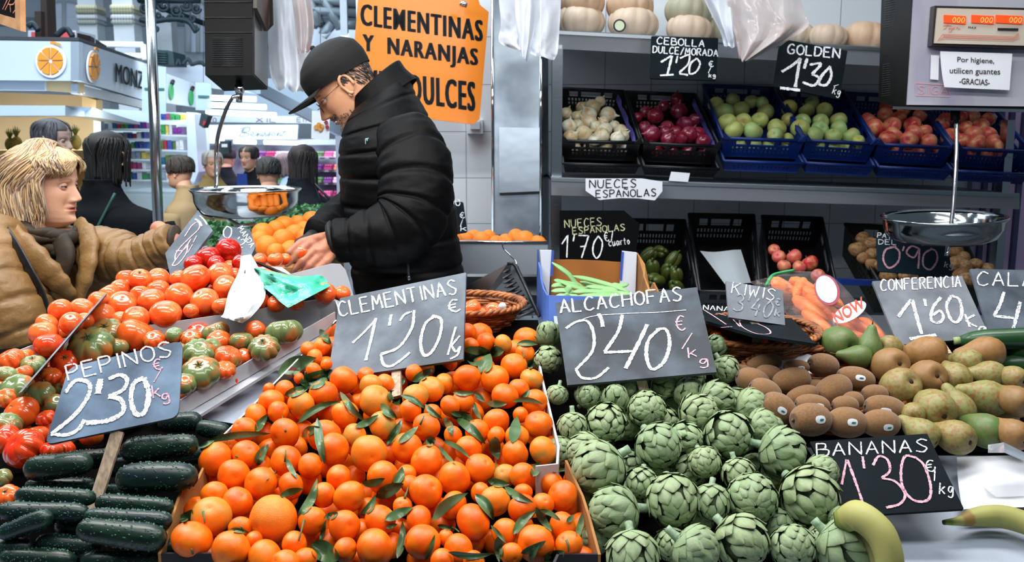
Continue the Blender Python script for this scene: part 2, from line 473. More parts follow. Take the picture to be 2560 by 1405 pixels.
def front(x, y, own=None):
    """depth of the heap's front surface on a line of sight"""
    best = pz(y, .03)
    d = ray(x, y); dd = d.dot(d)
    for c, z, r in zip(CL, cz, cr):
        if abs(c[0] - x) > c[2] or abs(c[1] - y) > c[2]: continue
        oc = -(P(c[0], c[1], z) - CAM)
        bq = oc.dot(d); cq = oc.dot(oc) - (r * 1.03) ** 2
        ds = bq * bq - dd * cq
        if ds > 0: best = min(best, (-bq - sqrt(ds)) / dd)
    return best
LV = [(518,1102,676,1084,16),(497,1120,536,1101,10),(642,1165,671,1110,20),(640,1079,668,1040,18),(716,1146,744,1196,12),(754,1092,801,1068,20),(793,1045,811,1160,20),(744,1058,852,1003,16),(700,1240,757,1222,16),(744,1292,793,1196,20),(442,1302,481,1274,18),(575,1323,622,1331,11),(780,1358,850,1400,46),(811,1294,845,1281,16),(801,1354,814,1300,10),(967,1113,1006,1048,17),(996,1107,1045,1066,16),(1110,1045,1131,1089,16),(1139,1045,1214,1110,20),(1281,1107,1292,1040,26),(1237,1092,1245,1149,26),(1107,1102,1175,1146,11),(1097,1115,1139,1160,10),(1066,1113,1089,1097,20),(905,1209,962,1196,18),(939,1243,1009,1209,28),(985,1211,1006,1167,20),(900,1289,939,1237,17),(962,1300,1032,1268,22),(993,1396,1006,1302,17),(965,1320,993,1310,10),(1081,1302,1170,1232,24),(1094,1313,1133,1323,10),(1188,1235,1235,1300,24),(1219,1201,1274,1211,18),(1261,1217,1333,1256,18),(1284,1336,1339,1276,20),(1339,1268,1380,1328,17),(1349,1274,1401,1300,11),(1302,1383,1365,1352,17),(1326,1404,1349,1359,15),(1360,1401,1411,1378,34),(1245,1341,1248,1405,20),(1227,1313,1266,1359,9),(1120,1380,1235,1383,15),(1443,1339,1456,1282,15),(1417,1305,1435,1287,12),(1357,1167,1424,1172,11),(1333,1191,1349,1154,20),(1063,1401,1087,1336,11),(694,945,790,894,38),(749,958,831,924,38),(711,988,775,967,20),(850,979,912,1054,15),(888,1067,946,1037,16),(952,1009,993,1045,20),(799,823,828,860,16),(839,883,920,915,13),(841,909,865,902,10),(974,977,997,1013,25),(1031,954,1085,920,19),(995,962,1012,943,12),(1003,988,1063,1022,13),(643,1075,670,1035,15),(1161,872,1226,882,18),(1166,899,1231,884,44),(1202,932,1226,884,30),(1224,879,1260,877,24),(1292,860,1347,860,14),(1132,981,1190,981,11),(1187,981,1212,1005,13),(1185,1005,1204,1049,10),(1217,1007,1267,1010,15),(1282,1003,1357,1010,11),(1062,1010,1105,1046,13),(1127,1032,1175,1034,13),(1129,1041,1185,1051,18),(1301,998,1325,974,11),(1318,920,1340,901,17)]
nleaf = {}
for k, (x0, y0, x1, y1, w) in enumerate(LV):
    L_ = math.hypot(x1 - x0, y1 - y0); nx, ny = -(y1 - y0) / L_, (x1 - x0) / L_
    bend = rng.uniform(-.1, .1) * L_
    n = 9
    px_ = [(lerp(x0, x1, t / n) + nx * bend * sin(pi * t / n), lerp(y0, y1, t / n) + ny * bend * sin(pi * t / n)) for t in range(n + 1)]
    zz = [front(x, y) - .003 for x, y in px_]
    for _ in range(6):
        zz = [min(zz[i], (zz[max(i - 1, 0)] + zz[i] + zz[min(i + 1, n)]) / 3) for i in range(n + 1)]
    tilt = rng.uniform(-.5, .5); fold = rng.uniform(.15, .5)
    rows = []
    for i in range(n + 1):
        t = i / n
        hw = w * .56 * sin(pi * t ** .8) ** .75 + .3
        rw = []
        for j in range(-2, 3):
            s = j / 2
            x, y = px_[i][0] + nx * hw * s, px_[i][1] + ny * hw * s
            dz = zz[i] + (tilt * s * hw - fold * abs(s) * hw + fold * hw * .5) * zz[i] / F + .001 * sin(9 * t + k) * s
            rw.append(P(x, y, min(dz, front(x, y) - .0015)))
        rows.append(rw)
    mb = MB(); mb.grid(rows)
    mb.grid([[p + V(0, .0006, -.0004) for p in r[::-1]] for r in rows])
    ends = [(x0, y0), (x1, y1), ((x0 + x1) / 2, (y0 + y1) / 2)]
    j = min(range(len(CL)), key=lambda i: min(math.hypot(CL[i][0] - x, CL[i][1] - y) for x, y in ends) + (300 if len(CL[i]) > 3 and CL[i][3] else 0))
    mb.build('leaf', LEAFM, clem[j])
    nleaf[j] = nleaf.get(j, 0) + 1
STALKS = [(705,1040,714,1078),(628,1172,590,1140),(668,1200,690,1180),(747,1352,760,1300),(512,1308,508,1280),(714,1125,712,1155),(478,1372,482,1384),(1422,1380,1416,1350),(1240,1150,1236,1200),(600,1315,608,1326),(760,955,764,930),(1310,895,1306,880),(1020,1218,1012,1245),(1148,1330,1128,1318),(1060,1040,1050,1062)]
for x0, y0, x1, y1 in STALKS:
    a, b = P(x0, y0, front(x0, y0) - .004), P(x1, y1, front(x1, y1) - .001)
    mb = MB(); mb.tube([a, a.lerp(b, .5) + V(.001, -.002, .002), b], [.0011, .0013, .002], 6)
    j = min(range(len(CL)), key=lambda i: math.hypot(CL[i][0] - x1, CL[i][1] - y1))
    mb.build('stalk', STEMM, clem[j])
for i, o in enumerate(clem):
    r, k = rk[i]
    c = CL[i]
    if len(c) > 4 and c[4] == 'b':
        tag(o, 'largest pebbly orange on the clementine heap, near its left front corner', 'orange'); continue
    d = 'half-hidden clementine' if c[3:4] == (True,) else 'green-blushed clementine' if len(c) > 4 else 'small bright clementine' if c[2] < 28 else 'bright orange clementine'
    if i in nleaf: d += ' with leaf'
    tag(o, f'{d}, {ORD[k]} from left in {ORD[r]} row from front of heap', 'clementine', 'clementines in the heap')

# cardboard trays under the clementines, a clear divider at their left
def tray(name, label, left, frontp, right, hgt, m, backp=None, off=-.004):
    root = thing(name, label, 'tray', PP(*frontp[0], .05), )
    for nm, pts in (('side_wall', left), ('front_wall', frontp), ('side_wall', right), ('back_wall', backp)):
        if pts:
            mb = MB(); wall(mb, pts, hgt, off=off); mb.build(nm, m[nm] if isinstance(m, dict) else m, root)
    return root
DK = mat('tray_print', '2a1620', .55)
tray('cardboard_tray', 'cardboard tray with dark printed front holding the nearest clementines', [(402,1384),(440,1272),(456,1226),(498,1196),(520,1150)], [(402,1384),(540,1384),(580,1412),(1380,1425),(1398,1386),(1502,1386)],
     [(1502,1386),(1476,1290),(1460,1240),(1418,1150)], .075, {'side_wall': CARD, 'front_wall': DARKCARD, 'back_wall': CARD})
tray('cardboard_tray', 'white-edged tray behind the nearest clementines, beside the artichokes', None, [(1340,1166),(1396,1160)], [(1396,1160),(1399,1115),(1358,945),(1350,900)], .06, mat('white_card', 'b9b3b3', .7), off=.0)
mb = MB(); wall(mb, [(560, 1088), (842, 800)], .05, .003, off=0)
solo('acrylic_divider', mb, mat('acrylic', 'e6edf2', .05, trans=.92, ior=1.2), 'clear acrylic divider slanting between the white strip and the clementines', 'divider')
root = thing('tomato_tray', 'grey metal tray with a slanting lip holding the ribbed tomatoes', 'tray', PP(600, 900, .05))
mb = MB(); wall(mb, [(430, 1012), (640, 893), (838, 780)], .03, .003, off=.012); mb.build('lip', TRAYM, root)
mb = MB()
q = [(436, 1038), (838, 806), (838, 826), (475, 1052)]
mb.prism([PP(x, y, .045) for x, y in q], (0, 0, -.006)); mb.build('flange', TRAYM, root)
root = thing('tomato_tray', 'grey metal tray with rounded ends holding the smooth red tomatoes', 'tray', PP(400, 800, .05))
mb = MB(); wall(mb, [(34, 898), (42, 878), (100, 856), (367, 814), (547, 788), (800, 748), (838, 752), (846, 775)], .06, .003, off=.008); mb.build('front_wall', TRAYM, root)
root = thing('scale_tray', 'grey metal tray with rounded corner under the vendor hand', 'tray', P(760, 720, 2.2))
pts = [(642, 700), (700, 692), (828, 659), (850, 660), (864, 676), (872, 700), (884, 742), (884, 790), (640, 800)]
mb = MB(); mb.prism([P(x, y, 2.22) for x, y in pts], (0, .004, 0)); mb.build('end_wall', TRAYM, root)
mb = MB(); mb.prism([P(640, 806, 2.22), P(884, 790, 2.22), P(884, 780, 2.34), P(640, 790, 2.34)], (0, 0, -.003)); mb.build('base', TRAYM, root)
mb = MB(); mb.tube([P(634, 652, 2.12), P(720, 690, 2.1), P(830, 740, 2.05), P(880, 762, 2.05)], .004, 6); mb.build('rod', mat('dark_metal', '3a3234', .3, .8), root)
# ---------------------------------------------------------------- artichokes
ARTI = mat('artichoke_bract', '98a683', .5, col2='82966f', scale=4, rnd='78957a', rndf=.6, attrmul=True, bump=.1, bscale=9, spec=.3, stretch=(1, 1, .4))
ARTS = mat('artichoke_stalk', '8fa588', .6, col2='6f8a6e', scale=8)
def arti_mesh(seed, n=52, hgt=1.05, open_=.1):
    rng = random.Random(seed)
    mb = MB()
    def prof(t):                                  # t 0 base .. 1 tip
        th = pi * (1 - t)
        return max(sin(th), 0) ** .9 * (1 - .1 * t), -cos(pi * t) * hgt * (1 if t > .5 else .8)
    mb.lathe([(prof(i / 14)[0] * .9, prof(i / 14)[1] * .9) for i in range(15)], 20, col=(.35, .38, .3))
    for i in range(n):
        t = .1 + .84 * (i / n) ** .92
        phi = i * 2.39996 + rng.uniform(-.22, .22)
        r0, _ = prof(t)
        w = .46 * (1 - .66 * (i / n)) * rng.uniform(.9, 1.1)
        dt = (.25 - .11 * (i / n)) * rng.uniform(.85, 1.15)
        rows, cols = [], []
        tipc = rng.uniform(.55, .8)
        for a in range(7):
            v = a / 6
            wv = w * (1 - max(v - .35, 0) ** 2.2 * 2.5) * (.8 + .35 * sin(pi * min(v, .6)))
            if a == 6: wv = w * .14
            rw, cw = [], []
            tt = min(t - dt * .55 + v * dt * 1.35, .985)
            r, z = prof(tt)
            for b in range(-3, 4):
                u = b / 3
                ang = phi + u * wv / max(r, .16)
                lift = 1.0 + .05 + (open_ + .05) * v - .075 * u * u * (1 - .4 * v) + (.02 if b == 0 else 0)
                if a == 6 : lift += .03
                zz = z * (1 + .03 + .04 * v) - .03 * u * u
                rw.append(V(r * lift * cos(ang), r * lift * sin(ang), zz))
                e = max(v - .72, 0) * 2.4 + max(abs(u) - .75, 0) * .5
                e = min(e, .75)
                cw.append((lerp(1.05, tipc * .95, e), lerp(1.05, tipc * .8, e), lerp(1.0, tipc * .65, e)))
            rows.append(rw); cols.append(cw)
        mb.grid(rows, col=cols)
    return mb.mesh('artichoke', ARTI)
AM = [arti_mesh(1), arti_mesh(2, 46, 1.15, .14), arti_mesh(3, 58, .98, .07), arti_mesh(4, 48, 1.08, .18)]
mb = MB(); mb.tube([V(0, 0, -.6), V(.02, 0, -.95), V(.06, .02, -1.2), V(.1, .03, -1.4)], [.28, .2, .17, .18], 10)
stalk_me = mb.mesh('stem', ARTS)
AR = [(1432,1063,38,(0,.6,.3)),(1515,1058,52,(0,.25,1)),(1617,1024,49,(.15,.0,1)),(1745,1035,50,(.5,-.3,.6)),(1721,985,41,(.2,-.8,.3)),(1788,994,43,(1,.1,.2)),(1874,1015,46,(1,.2,.2)),(1822,1086,60,(.1,.25,1)),(1645,1112,59,(.35,.5,.8)),(1712,1097,44,(.4,0,.7)),(1902,1067,46,(1,.1,.3)),(1950,1128,60,(1,.3,.25)),(1500,1168,70,(-.9,.5,.4)),(1466,1127,46,(-.9,.3,.2)),(1760,1155,43,(.2,.5,.8)),(1605,1205,40,(-.2,.5,.6)),(1682,1248,68,(0,.45,.8)),(1779,1252,46,(-.1,.8,.5)),(1880,1246,65,(-.1,.1,1)),(1844,1180,40,(.1,.6,.4)),(1540,1278,66,(-1,.1,.3)),(1581,1385,64,(0,.7,.5)),(1736,1372,64,(.8,.5,.2)),(1850,1350,68,(.5,.4,.7)),(1813,921,36,(.3,.6,.5)),(1538,1000,36,(0,-1,.2)),(1930,1066,30,(1,0,.2)),(2022,1236,72,(.3,.35,.8)),(2052,1182,44,(.6,-.4,.4)),(2111,1366,72,(.8,.6,.3)),(1982,1366,58,(0,.3,.9)),(2096,1290,26,(.6,.6,.4)),(1371,898,36,(-.5,.35,.8)),(1371,838,32,(-.2,-1,.2)),(1394,985,28,(-.2,.8,.4)),(1788,868,30,(.6,-.6,.3)),(1470,990,34,(.3,-.5,.4)),(1660,968,34,(.6,-.3,.5)),(1570,972,30,(.2,-.6,.5))]
heapA = [(1420,1400),(1400,1160),(1395,960),(1800,880),(1850,960),(1960,1090),(2050,1150),(2090,1290),(2120,1400)]
g = gaps(AR, heapA, 74, 44, rng, .85)
AI = [(a[0], a[1], a[2]) for a in AR] + g
az, ar = settle(AI, k=.86)
rk = rows_of(AI, 8)
for i, a in enumerate(AI):
    d = AR[i][3] if i < len(AR) else (rng.uniform(-1, 1), rng.uniform(0, 1), rng.uniform(.3, 1))
    ax = V(1, 0, 0) * d[0] + V(0, -SP, -CP) * d[1] + V(0, -CP, SP) * d[2]
    o = inst('artichoke', AM[i % 4], P(a[0], a[1], az[i]), basis(ax, rrot(rng) @ V(1, 0, 0)), ar[i] * (.93 if i < len(AR) else .9))
    inst('stem', stalk_me, (0, 0, 0), parent=o)
    r, k = rk[i]
    look = 'green artichoke'
    look += ' facing the viewer' if d[2] > .75 else ' tip pointing left' if d[0] < -.6 else ' tip pointing right' if d[0] > .6 else ''
    tag(o, f'{look}, {ORD[k]} from left in {ORD[r]} row from front of heap', 'artichoke', 'artichokes in the heap')

# ---------------------------------------------------------------- smooth red tomatoes, ribbed tomatoes
TOM = mat('tomato_skin', 'e84a10', .2, col2='f27a3c', scale=1.2, lo=.4, hi=.7, rnd='ee6226', coat=.3, sss=.05)
TOMD = mat('dark_tomato_skin', '9c1206', .2, col2='b51c08', scale=1.2, coat=.3)
CALYX = mat('calyx', '3a4a22', .6)
def tomato_mesh(sq=.88, lob=0, nl=5, name='tomato', m=None, dip=.12):
    prof = []
    for i in range(21):
        th = pi * i / 20
        z = -cos(th) * sq
        if th > 2.3: z -= dip * ((th - 2.3) / .84) ** 2
        if th < .5: z += dip * .4 * (1 - th / .5) ** 2
        prof.append((sin(th) ** .92, z))
    mb = MB()
    mb.lathe(prof, 60 if lob else 32, lob=(lambda a, z: 1 - lob * (1 - abs(sin(a * nl / 2 + .7 * sin(a))) ** .55) * (1 - .3 * abs(z))) if lob else None)
    return mb.mesh(name, m or TOM)
def calyx_mesh():
    mb = MB()
    for k in range(6):
        a = k * pi / 3 + .2 * sin(k * 7)
        p = [V(0, 0, .02), V(.16 * cos(a), .16 * sin(a), .05), V(.3 * cos(a + .1), .3 * sin(a + .1), .04), V(.4 * cos(a + .25), .4 * sin(a + .25), .1)]
        mb.tube(p, [.05, .045, .03, .006], 5, flat=.35)
    mb.tube([V(0, 0, 0), V(.01, 0, .12), V(.05, .02, .25)], [.05, .035, .04], 6)
    return mb.mesh('calyx', CALYX)
cal_me = calyx_mesh()
TM = [tomato_mesh(.9), tomato_mesh(.82), tomato_mesh(.95)]
TMD = TM[0].copy(); TMD.materials[0] = TOMD
RT = [(151,775,29),(205,771,29),(248,754,27),(108,834,34),(117,808,26),(179,808,28),(253,791,34),(307,762,36),(302,725,27),(273,737,27),(350,698,28),(396,698,28),(350,736,24),(379,751,33),(396,728,29),(340,797,33),(414,785,39),(448,741,34),(512,754,35),(488,694,37),(551,688,32),(564,717,30),(555,765,25),(447,697,22),(478,777,19),(571,625,31,0,'d'),(520,645,31,0,'d'),(483,660,23,0,'d'),(600,656,20,0,'d'),(648,753,24),(813,733,27),(856,733,20),(540,660,22,0,'d'),(650,650,18),(689,648,20),(713,648,15),(590,690,22),(630,700,24),(690,760,22),(740,757,20),(600,760,24),(300,800,22),(210,805,24)]
RT += gaps(RT, [(100,850),(130,770),(330,690),(560,640),(640,680),(800,735),(540,790),(250,820)], 35, 25, rng)
tz, tr = settle(RT)
rk = rows_of(RT, 6)
for i, c in enumerate(RT):
    dk = len(c) > 4
    ax = V(rng.uniform(-.6, .6), rng.uniform(-.9, .2), 1)
    o = inst('tomato', TMD if dk else TM[i % 3], P(c[0], c[1], tz[i]), basis(ax if i % 4 else -ax), tr[i] * 1.03)
    if i % 4 == 2: inst('calyx', cal_me, (0, 0, TM[0].vertices[-1].co.z - .04), scale=.6, parent=o)
    r, k = rk[i]
    d = 'dark red tomato' if dk else 'half-hidden red tomato' if c[3:4] == (True,) else 'smooth glossy red tomato'
    tag(o, f'{d}, {ORD[k]} from left in {ORD[r]} row from front of red tomatoes', 'tomato', 'smooth red tomatoes in the grey tray')
HG = mat('ribbed_tomato_green', '6e7a4a', .2, col2='c4601c', scale=.9, lo=.5, hi=.72, rnd='5d7446', coat=.25)
HO = mat('ribbed_tomato_orange', 'e05a1c', .2, col2='8a7a3a', scale=.9, lo=.5, hi=.75, rnd='d8501a', coat=.25)
HR = mat('ribbed_tomato_red', 'd42a0c', .2, col2='e0521c', scale=1.0, coat=.3)
HM = {}
for kk, m in (('g', HG), ('o', HO), ('r', HR)):
    HM[kk] = [tomato_mesh(.74, .16, 7, 'ribbed_tomato', m, .16), tomato_mesh(.8, .12, 5, 'ribbed_tomato', m, .14), tomato_mesh(.7, .2, 9, 'ribbed_tomato', m, .18)]
HT = [(268,836,44,'g',1),(339,838,46,'o'),(228,866,54,'g',1),(293,866,28,'g'),(122,862,34,'r'),(83,913,31,'g'),(25,902,35,'o'),(60,893,25,'o'),(17,936,26,'g'),(42,974,42,'g'),(54,1032,42,'o'),(114,1046,24,'r'),(60,1121,50,'r'),(10,1098,38,'r'),(131,1126,28,'r'),(162,905,32,'r'),(436,838,23,'g'),(478,845,25,'o'),(538,832,34,'g'),(547,852,29,'o'),(660,870,38,'g',1),(604,852,29,'g'),(638,825,25,'o'),(710,830,45,'g'),(571,893,34,'o'),(607,892,22,'o'),(498,882,40,'g'),(502,932,47,'g',1),(529,868,25,'g'),(562,925,27,'o'),(19,1240,30,'o',1),(5,1195,24,'g'),(440,880,30,'g'),(100,985,34,'g'),(140,1010,26,'g'),(180,950,30,'o'),(385,850,26,'o'),(462,960,28,'g'),(20,1060,34,'g'),(95,1085,26,'o'),(420,905,24,'o'),(12,995,26,'o'),(55,935,26,'o'),(0,975,26,'o'),(128,940,26,'o')]
fl = gaps([(a[0], a[1], a[2]) for a in HT], [(0,1150),(0,890),(110,870),(330,815),(720,800),(740,840),(560,960),(470,1000),(170,1120)], 44, 28, rng)
HI = [(a[0], a[1], a[2]) for a in HT] + fl
hz, hr = settle(HI, k=.86)
rk = rows_of(HI, 9)
for i, c in enumerate(HI):
    t = HT[i] if i < len(HT) else (0, 0, 0, 'gor'[i % 3])
    has = len(t) > 4
    ax = V(rng.uniform(-.6, .6), rng.uniform(-.9, .3), 1) if not has else V(.05, -.55, .8)
    o = inst('ribbed_tomato', HM[t[3]][i % 3], P(c[0], c[1], hz[i]), basis(ax, V(cos(i), sin(i), 0)), hr[i] * 1.06)
    if has or i % 5 == 0: inst('calyx', cal_me, (0, 0, .6), scale=.75, parent=o)
    r, k = rk[i]
    d = {'g': 'green', 'o': 'orange', 'r': 'red'}[t[3]] + ' ribbed tomato'
    if has: d += ' with calyx'
    tag(o, f'{d}, {ORD[k]} from left in {ORD[r]} row from front of ribbed heap', 'tomato', 'ribbed tomatoes in the heap')

# ---------------------------------------------------------------- cucumbers
CUC = mat('cucumber_skin', '081c14', .36, col2='143624', scale=5, lo=.42, hi=.78, rnd='0a1c22', attrmul=True, stretch=(.4, 2.5, 2.5))
def cuc_mesh(seed, ratio):
    rng = random.Random(seed)
    mb = MB(); n, m = 34, 24
    bend = rng.uniform(-.12, .12)
    def pt(u, a, e=0.0):
        x = (u * 2 - 1)
        rr = (1 - abs(x) ** 5.5) ** .5 if abs(x) < 1 else 0
        rr = rr / ratio * (1 + .05 * sin(5 * u + seed)) + e
        return V(x, rr * cos(a), rr * sin(a) + bend * (1 - x * x))
    rows = [[pt(i / n, 2 * pi * j / m) for j in range(m)] for i in range(n + 1)]
    cols = [[tuple(lerp(c, d, max(0, (i / n - .82) * 3) + max(0, (.1 - i / n) * 3)) for c, d in zip((1, 1, 1), (2.2, 1.9, 1.6)))] * m for i in range(n + 1)]
    mb.grid(rows, cu=True, col=cols)
    for k in range(230):                          # warts
        u, a = rng.uniform(.05, .95), rng.uniform(0, 6.28)
        c, tp = pt(u, a), pt(u, a, .03)
        s = .015
        vs = [pt(u + s, a), pt(u, a + s * ratio * 1.3), pt(u - s, a), pt(u, a - s * ratio * 1.3), tp]
        mb.add(vs, [(0, 1, 4), (1, 2, 4), (2, 3, 4), (3, 0, 4)], (4.5, 4.2, 3.8))
    return mb.mesh('cucumber', CUC)
CU = [(147,1166,172,62,-6),(152,1215,177,44,0),(139,1242,206,46,2),(108,1280,222,52,3),(63,1313,146,48,-20),(95,1397,196,50,2),(393,1194,210,74,-3),(399,1119,200,62,-6),(336,1262,208,48,2),(320,1297,226,48,3),(304,1335,236,66,5),(450,1056,110,48,-5),(532,1074,84,42,8),(317,1402,226,52,2),(170,1364,170,52,4),(235,1148,160,50,-4),(290,1228,120,36,0),(20,1370,130,50,0),(420,1370,100,48,0),(330,1165,150,46,-4),(210,1318,150,48,0),(480,1140,90,44,-6)]
zc = {11: .0, 12: .01, 13: -.02}
for i, (x, y, l, t, a) in enumerate(CU):
    z = pz(y + t * .3, -.01 if i in (0, 2, 3, 6, 7, 8, 9, 10, 4) else .03)
    a = radians(-a)
    xd = (V(1, 0, 0) * cos(a) + V(0, SP, CP) * sin(a) + V(0, CP, -SP) * rng.uniform(-.12, .12)).normalized()
    zd = V(0, -CP, SP) + V(0, 0, .3)
    yd = zd.cross(xd).normalized(); zd = xd.cross(yd)
    s = l * z / F / 2
    o = inst('cucumber', cuc_mesh(i, l / t), P(x, y, z), Matrix((xd, yd, zd)).transposed(), s)
rk = rows_of(CU, 8)
for i, o in enumerate([o for o in COL.objects if o.name.split('.')[0] == 'cucumber']):
    r, k = rk[i]
    look = 'light-topped warty cucumber' if i in (6, 8, 9, 10) else 'dark half-hidden cucumber' if i in (14, 15, 16, 18, 19, 20) else 'dark green warty cucumber'
    tag(o, f'{look}, {ORD[k]} from left in {ORD[r]} row from front of cucumber pile', 'cucumber', 'cucumbers in the pile')

# ---------------------------------------------------------------- kiwis
KIW = mat('kiwi_skin', '7a5a36', .8, col2='87643c', scale=9, detail=8, rnd='6e4f30', bump=.25, bscale=60, sheen=.25, attrmul=True)
STK = mat('sticker_white', 'e8ecf0', .4)
def kiwi_mesh():
    mb = MB(); rows = []; cols = []
    for i in range(25):
        th = pi * i / 24; rw = []
        x = -cos(th)
        r = sin(th) ** .82
        for j in range(28):
            a = 2 * pi * j / 28
            rw.append(V(x * (1 - (.05 if abs(x) > .97 else 0)), r * cos(a), r * sin(a)))
        rows.append(rw); e = 1 if abs(x) < .96 else .55
        cols.append([(e, e * .95, e * .9)] * 28)
    mb.grid(rows, cu=True, col=cols)
    mb.tube([V(-.93, 0, 0), V(-1.0, .02, 0)], [.1, .13], 8, col=(.35, .25, .15))
    return mb.mesh('kiwi', KIW)
kme = kiwi_mesh()
KI = [(1909,911,46,25,-15),(1991,918,33,19,0,1),(1979,951,48,32,-12),(1922,936,34,24,10),(1882,953,43,33,20),(1912,982,43,35,28,1),(1946,1020,46,37,32,1),(2058,913,42,30,12),(2139,947,48,31,10,1),(2083,976,51,37,-22),(2027,1049,54,42,5,1),(2117,1056,48,39,4,1),(2202,1059,47,36,1,1),(2212,1022,52,34,9,1),(2187,986,33,25,0),(2005,990,42,25,-20),(2031,1013,44,28,6,1),(2113,1014,33,25,0),(2133,1001,26,23,0),(1858,930,23,18,10),(2040,975,34,28,0),(1960,985,34,28,0),(2160,1030,34,28,0),(2090,1040,30,26,0),(1990,1020,34,28,0),(1900,1010,30,26,0),(2075,1015,30,26,0)]
KK = [(k[0], k[1], (k[2] + k[3]) / 2) if i < 20 else (k[0], k[1], 28, True) for i, k in enumerate(KI)]
kz, kr = settle(KK, k=.9)
rk = rows_of(KI, 5)
def sticker(o, me_r, ctr, dirv, rx, ry, z):
    pass
for i, k in enumerate(KI):
    a = radians(-k[4]); z = kz[i]
    xd = (V(1, 0, 0) * cos(a) + V(0, SP, CP) * sin(a)).normalized()
    if i in (7, 9, 10): xd = (xd + V(0, .35, 0)).normalized()
    zd = (V(0, -CP, SP) + V(0, 0, .5)); yd = zd.cross(xd).normalized(); zd = xd.cross(yd)
    M3 = Matrix((xd, yd, zd)).transposed()
    sx, sy = k[2] * z / F, k[3] * z / F
    o = inst('kiwi', kme, P(k[0], k[1], z), M3, (sx, sy, sy))
    r, q = rk[i]
    d = 'brown kiwi with white sticker' if len(k) > 5 else 'half-hidden brown kiwi' if i >= 20 else 'plain fuzzy brown kiwi'
    tag(o, f'{d}, {ORD[q]} from left in {ORD[r]} row from front of kiwi basket', 'kiwi', 'kiwis in the basket')
    if len(k) > 5:
        th0 = rng.uniform(.75, 1.1); px0 = {10: -.05, 11: .0, 12: .1, 13: -.2, 8: .0, 5: .55, 6: .0}.get(i, .2)
        for nm, m, s0, ex in (('sticker', STK, .27, 1.02), ('sticker_print', mat('sticker_ink', '1d4a7a', .4, col2='2f8a4a', scale=4), .11, 1.03)):
            mb = MB(); rows = []
            for u in range(7):
                rw = []
                for v in range(7):
                    uu, vv = u / 3 - 1, v / 3 - 1
                    uu, vv = uu * (1 - .22 * vv * vv) * s0, vv * (1 - .22 * uu * uu) * s0 * (.8 if nm == 'sticker' else .55)
                    if nm == 'sticker_print': uu, vv = uu + .05 + vv * .4, vv - .02
                    x = px0 + uu; aa = th0 + vv * 1.1 + .25
                    rr = max(1 - x * x, 0) ** .41 * ex
                    rw.append(V(x, -rr * cos(aa), rr * sin(aa)))
                rows.append(rw)
            mb.grid(rows)
            inst(nm, mb.mesh(nm, m), (0, 0, 0), parent=o)

# ---------------------------------------------------------------- pears
PEA = mat('pear_skin', '858c52', .45, col2='8a6238', scale=5, lo=.44, hi=.64, rnd='8c8450', detail=14, bump=.08, bscale=30)
PEB = mat('pear_skin_russet', '9a6d3c', .5, col2='7c6038', scale=4, lo=.4, hi=.7, rnd='8c6a40', detail=12, bump=.08, bscale=30)
PEG = mat('pear_skin_green', '4f6e34', .45, col2='6e6a44', scale=5, lo=.42, hi=.68, detail=13)
def pear_mesh(m):
    mb = MB()
    prof = [(0, -.86), (.1, -.87), (.22, -.93), (.4, -.97), (.62, -.9), (.82, -.68), (.96, -.35), (1, 0), (.95, .32), (.82, .64), (.64, .95), (.48, 1.25), (.38, 1.52), (.3, 1.72), (.18, 1.84), (.06, 1.88), (0, 1.88)]
    mb.lathe(prof, 30, lob=lambda a, z: 1 + .02 * sin(2 * a))
    return mb.mesh('pear', m)
def pear_stem():
    mb = MB(); mb.tube([V(0, 0, 1.84), V(.04, 0, 2.05), V(.14, .02, 2.3)], [.06, .045, .06], 7)
    return mb.mesh('stem', mat('pear_stem', '4a3a1e', .7))
def pear_eye():
    mb = MB(); mb.tube([V(0, 0, -.86), V(0, 0, -.9), V(0, 0, -.93)], [.14, .13, .07], 8)
    return mb.mesh('blossom_end', mat('pear_eye', '33241a', .8))
PM = {'p': pear_mesh(PEA), 'r': pear_mesh(PEB), 'g': pear_mesh(PEG)}
ps, pe = pear_stem(), pear_eye()
# tip direction: right, down, towards the viewer
PR = [(2225,913,45,(-.2,.2,-1),'r'),(2250,968,49,(-.3,.5,-1),'p'),(2320,884,45,(-.9,.1,-.6),'r'),(2317,945,46,(-.2,.25,-1),'r'),(2465,882,42,(-1,.05,-.1),'r'),(2390,945,38,(.0,-.5,-1),'p'),(2475,937,36,(-1,-.05,-.2),'p'),(2536,945,31,(-.4,-.3,-1),'p'),(2468,996,47,(-1,-.3,.1),'p'),(2540,1003,39,(-.2,-.4,-1),'r'),(2337,1022,50,(-.1,-.3,-1),'p'),(2399,1022,38,(-.5,-1,-.3),'p'),(2308,1086,39,(-.6,-.5,-.6),'p'),(2390,1093,44,(-.5,-.2,-.9),'p'),(2465,1077,44,(-.5,-.3,-.8),'g'),(2536,1086,38,(-.3,-.4,-.9),'r'),(2098,857,43,(-.4,-.2,-1),'g'),(2172,872,33,(.15,-1,0),'g'),(2224,868,30,(.8,.1,-.4),'p'),(2148,892,30,(-.9,-.1,-.2),'g'),(2283,1036,30,(.3,-.2,-.8),'p'),(2420,905,34,(-.8,0,-.6),'p'),(2260,1020,30,(0,-.5,-1),'p'),(2430,1050,34,(0,-.5,-1),'p'),(2510,1040,34,(0,-.5,-1),'p'),(2360,985,34,(0,-.5,-1),'p'),(2280,915,32,(0,-.5,-1),'p'),(2180,905,28,(0,-.5,-1),'p')]
PI_ = [(p[0], p[1], p[2]) if i < 22 else (p[0], p[1], p[2], True) for i, p in enumerate(PR)]
pzs, prs = settle(PI_, k=.86)
rk = rows_of(PR, 6)
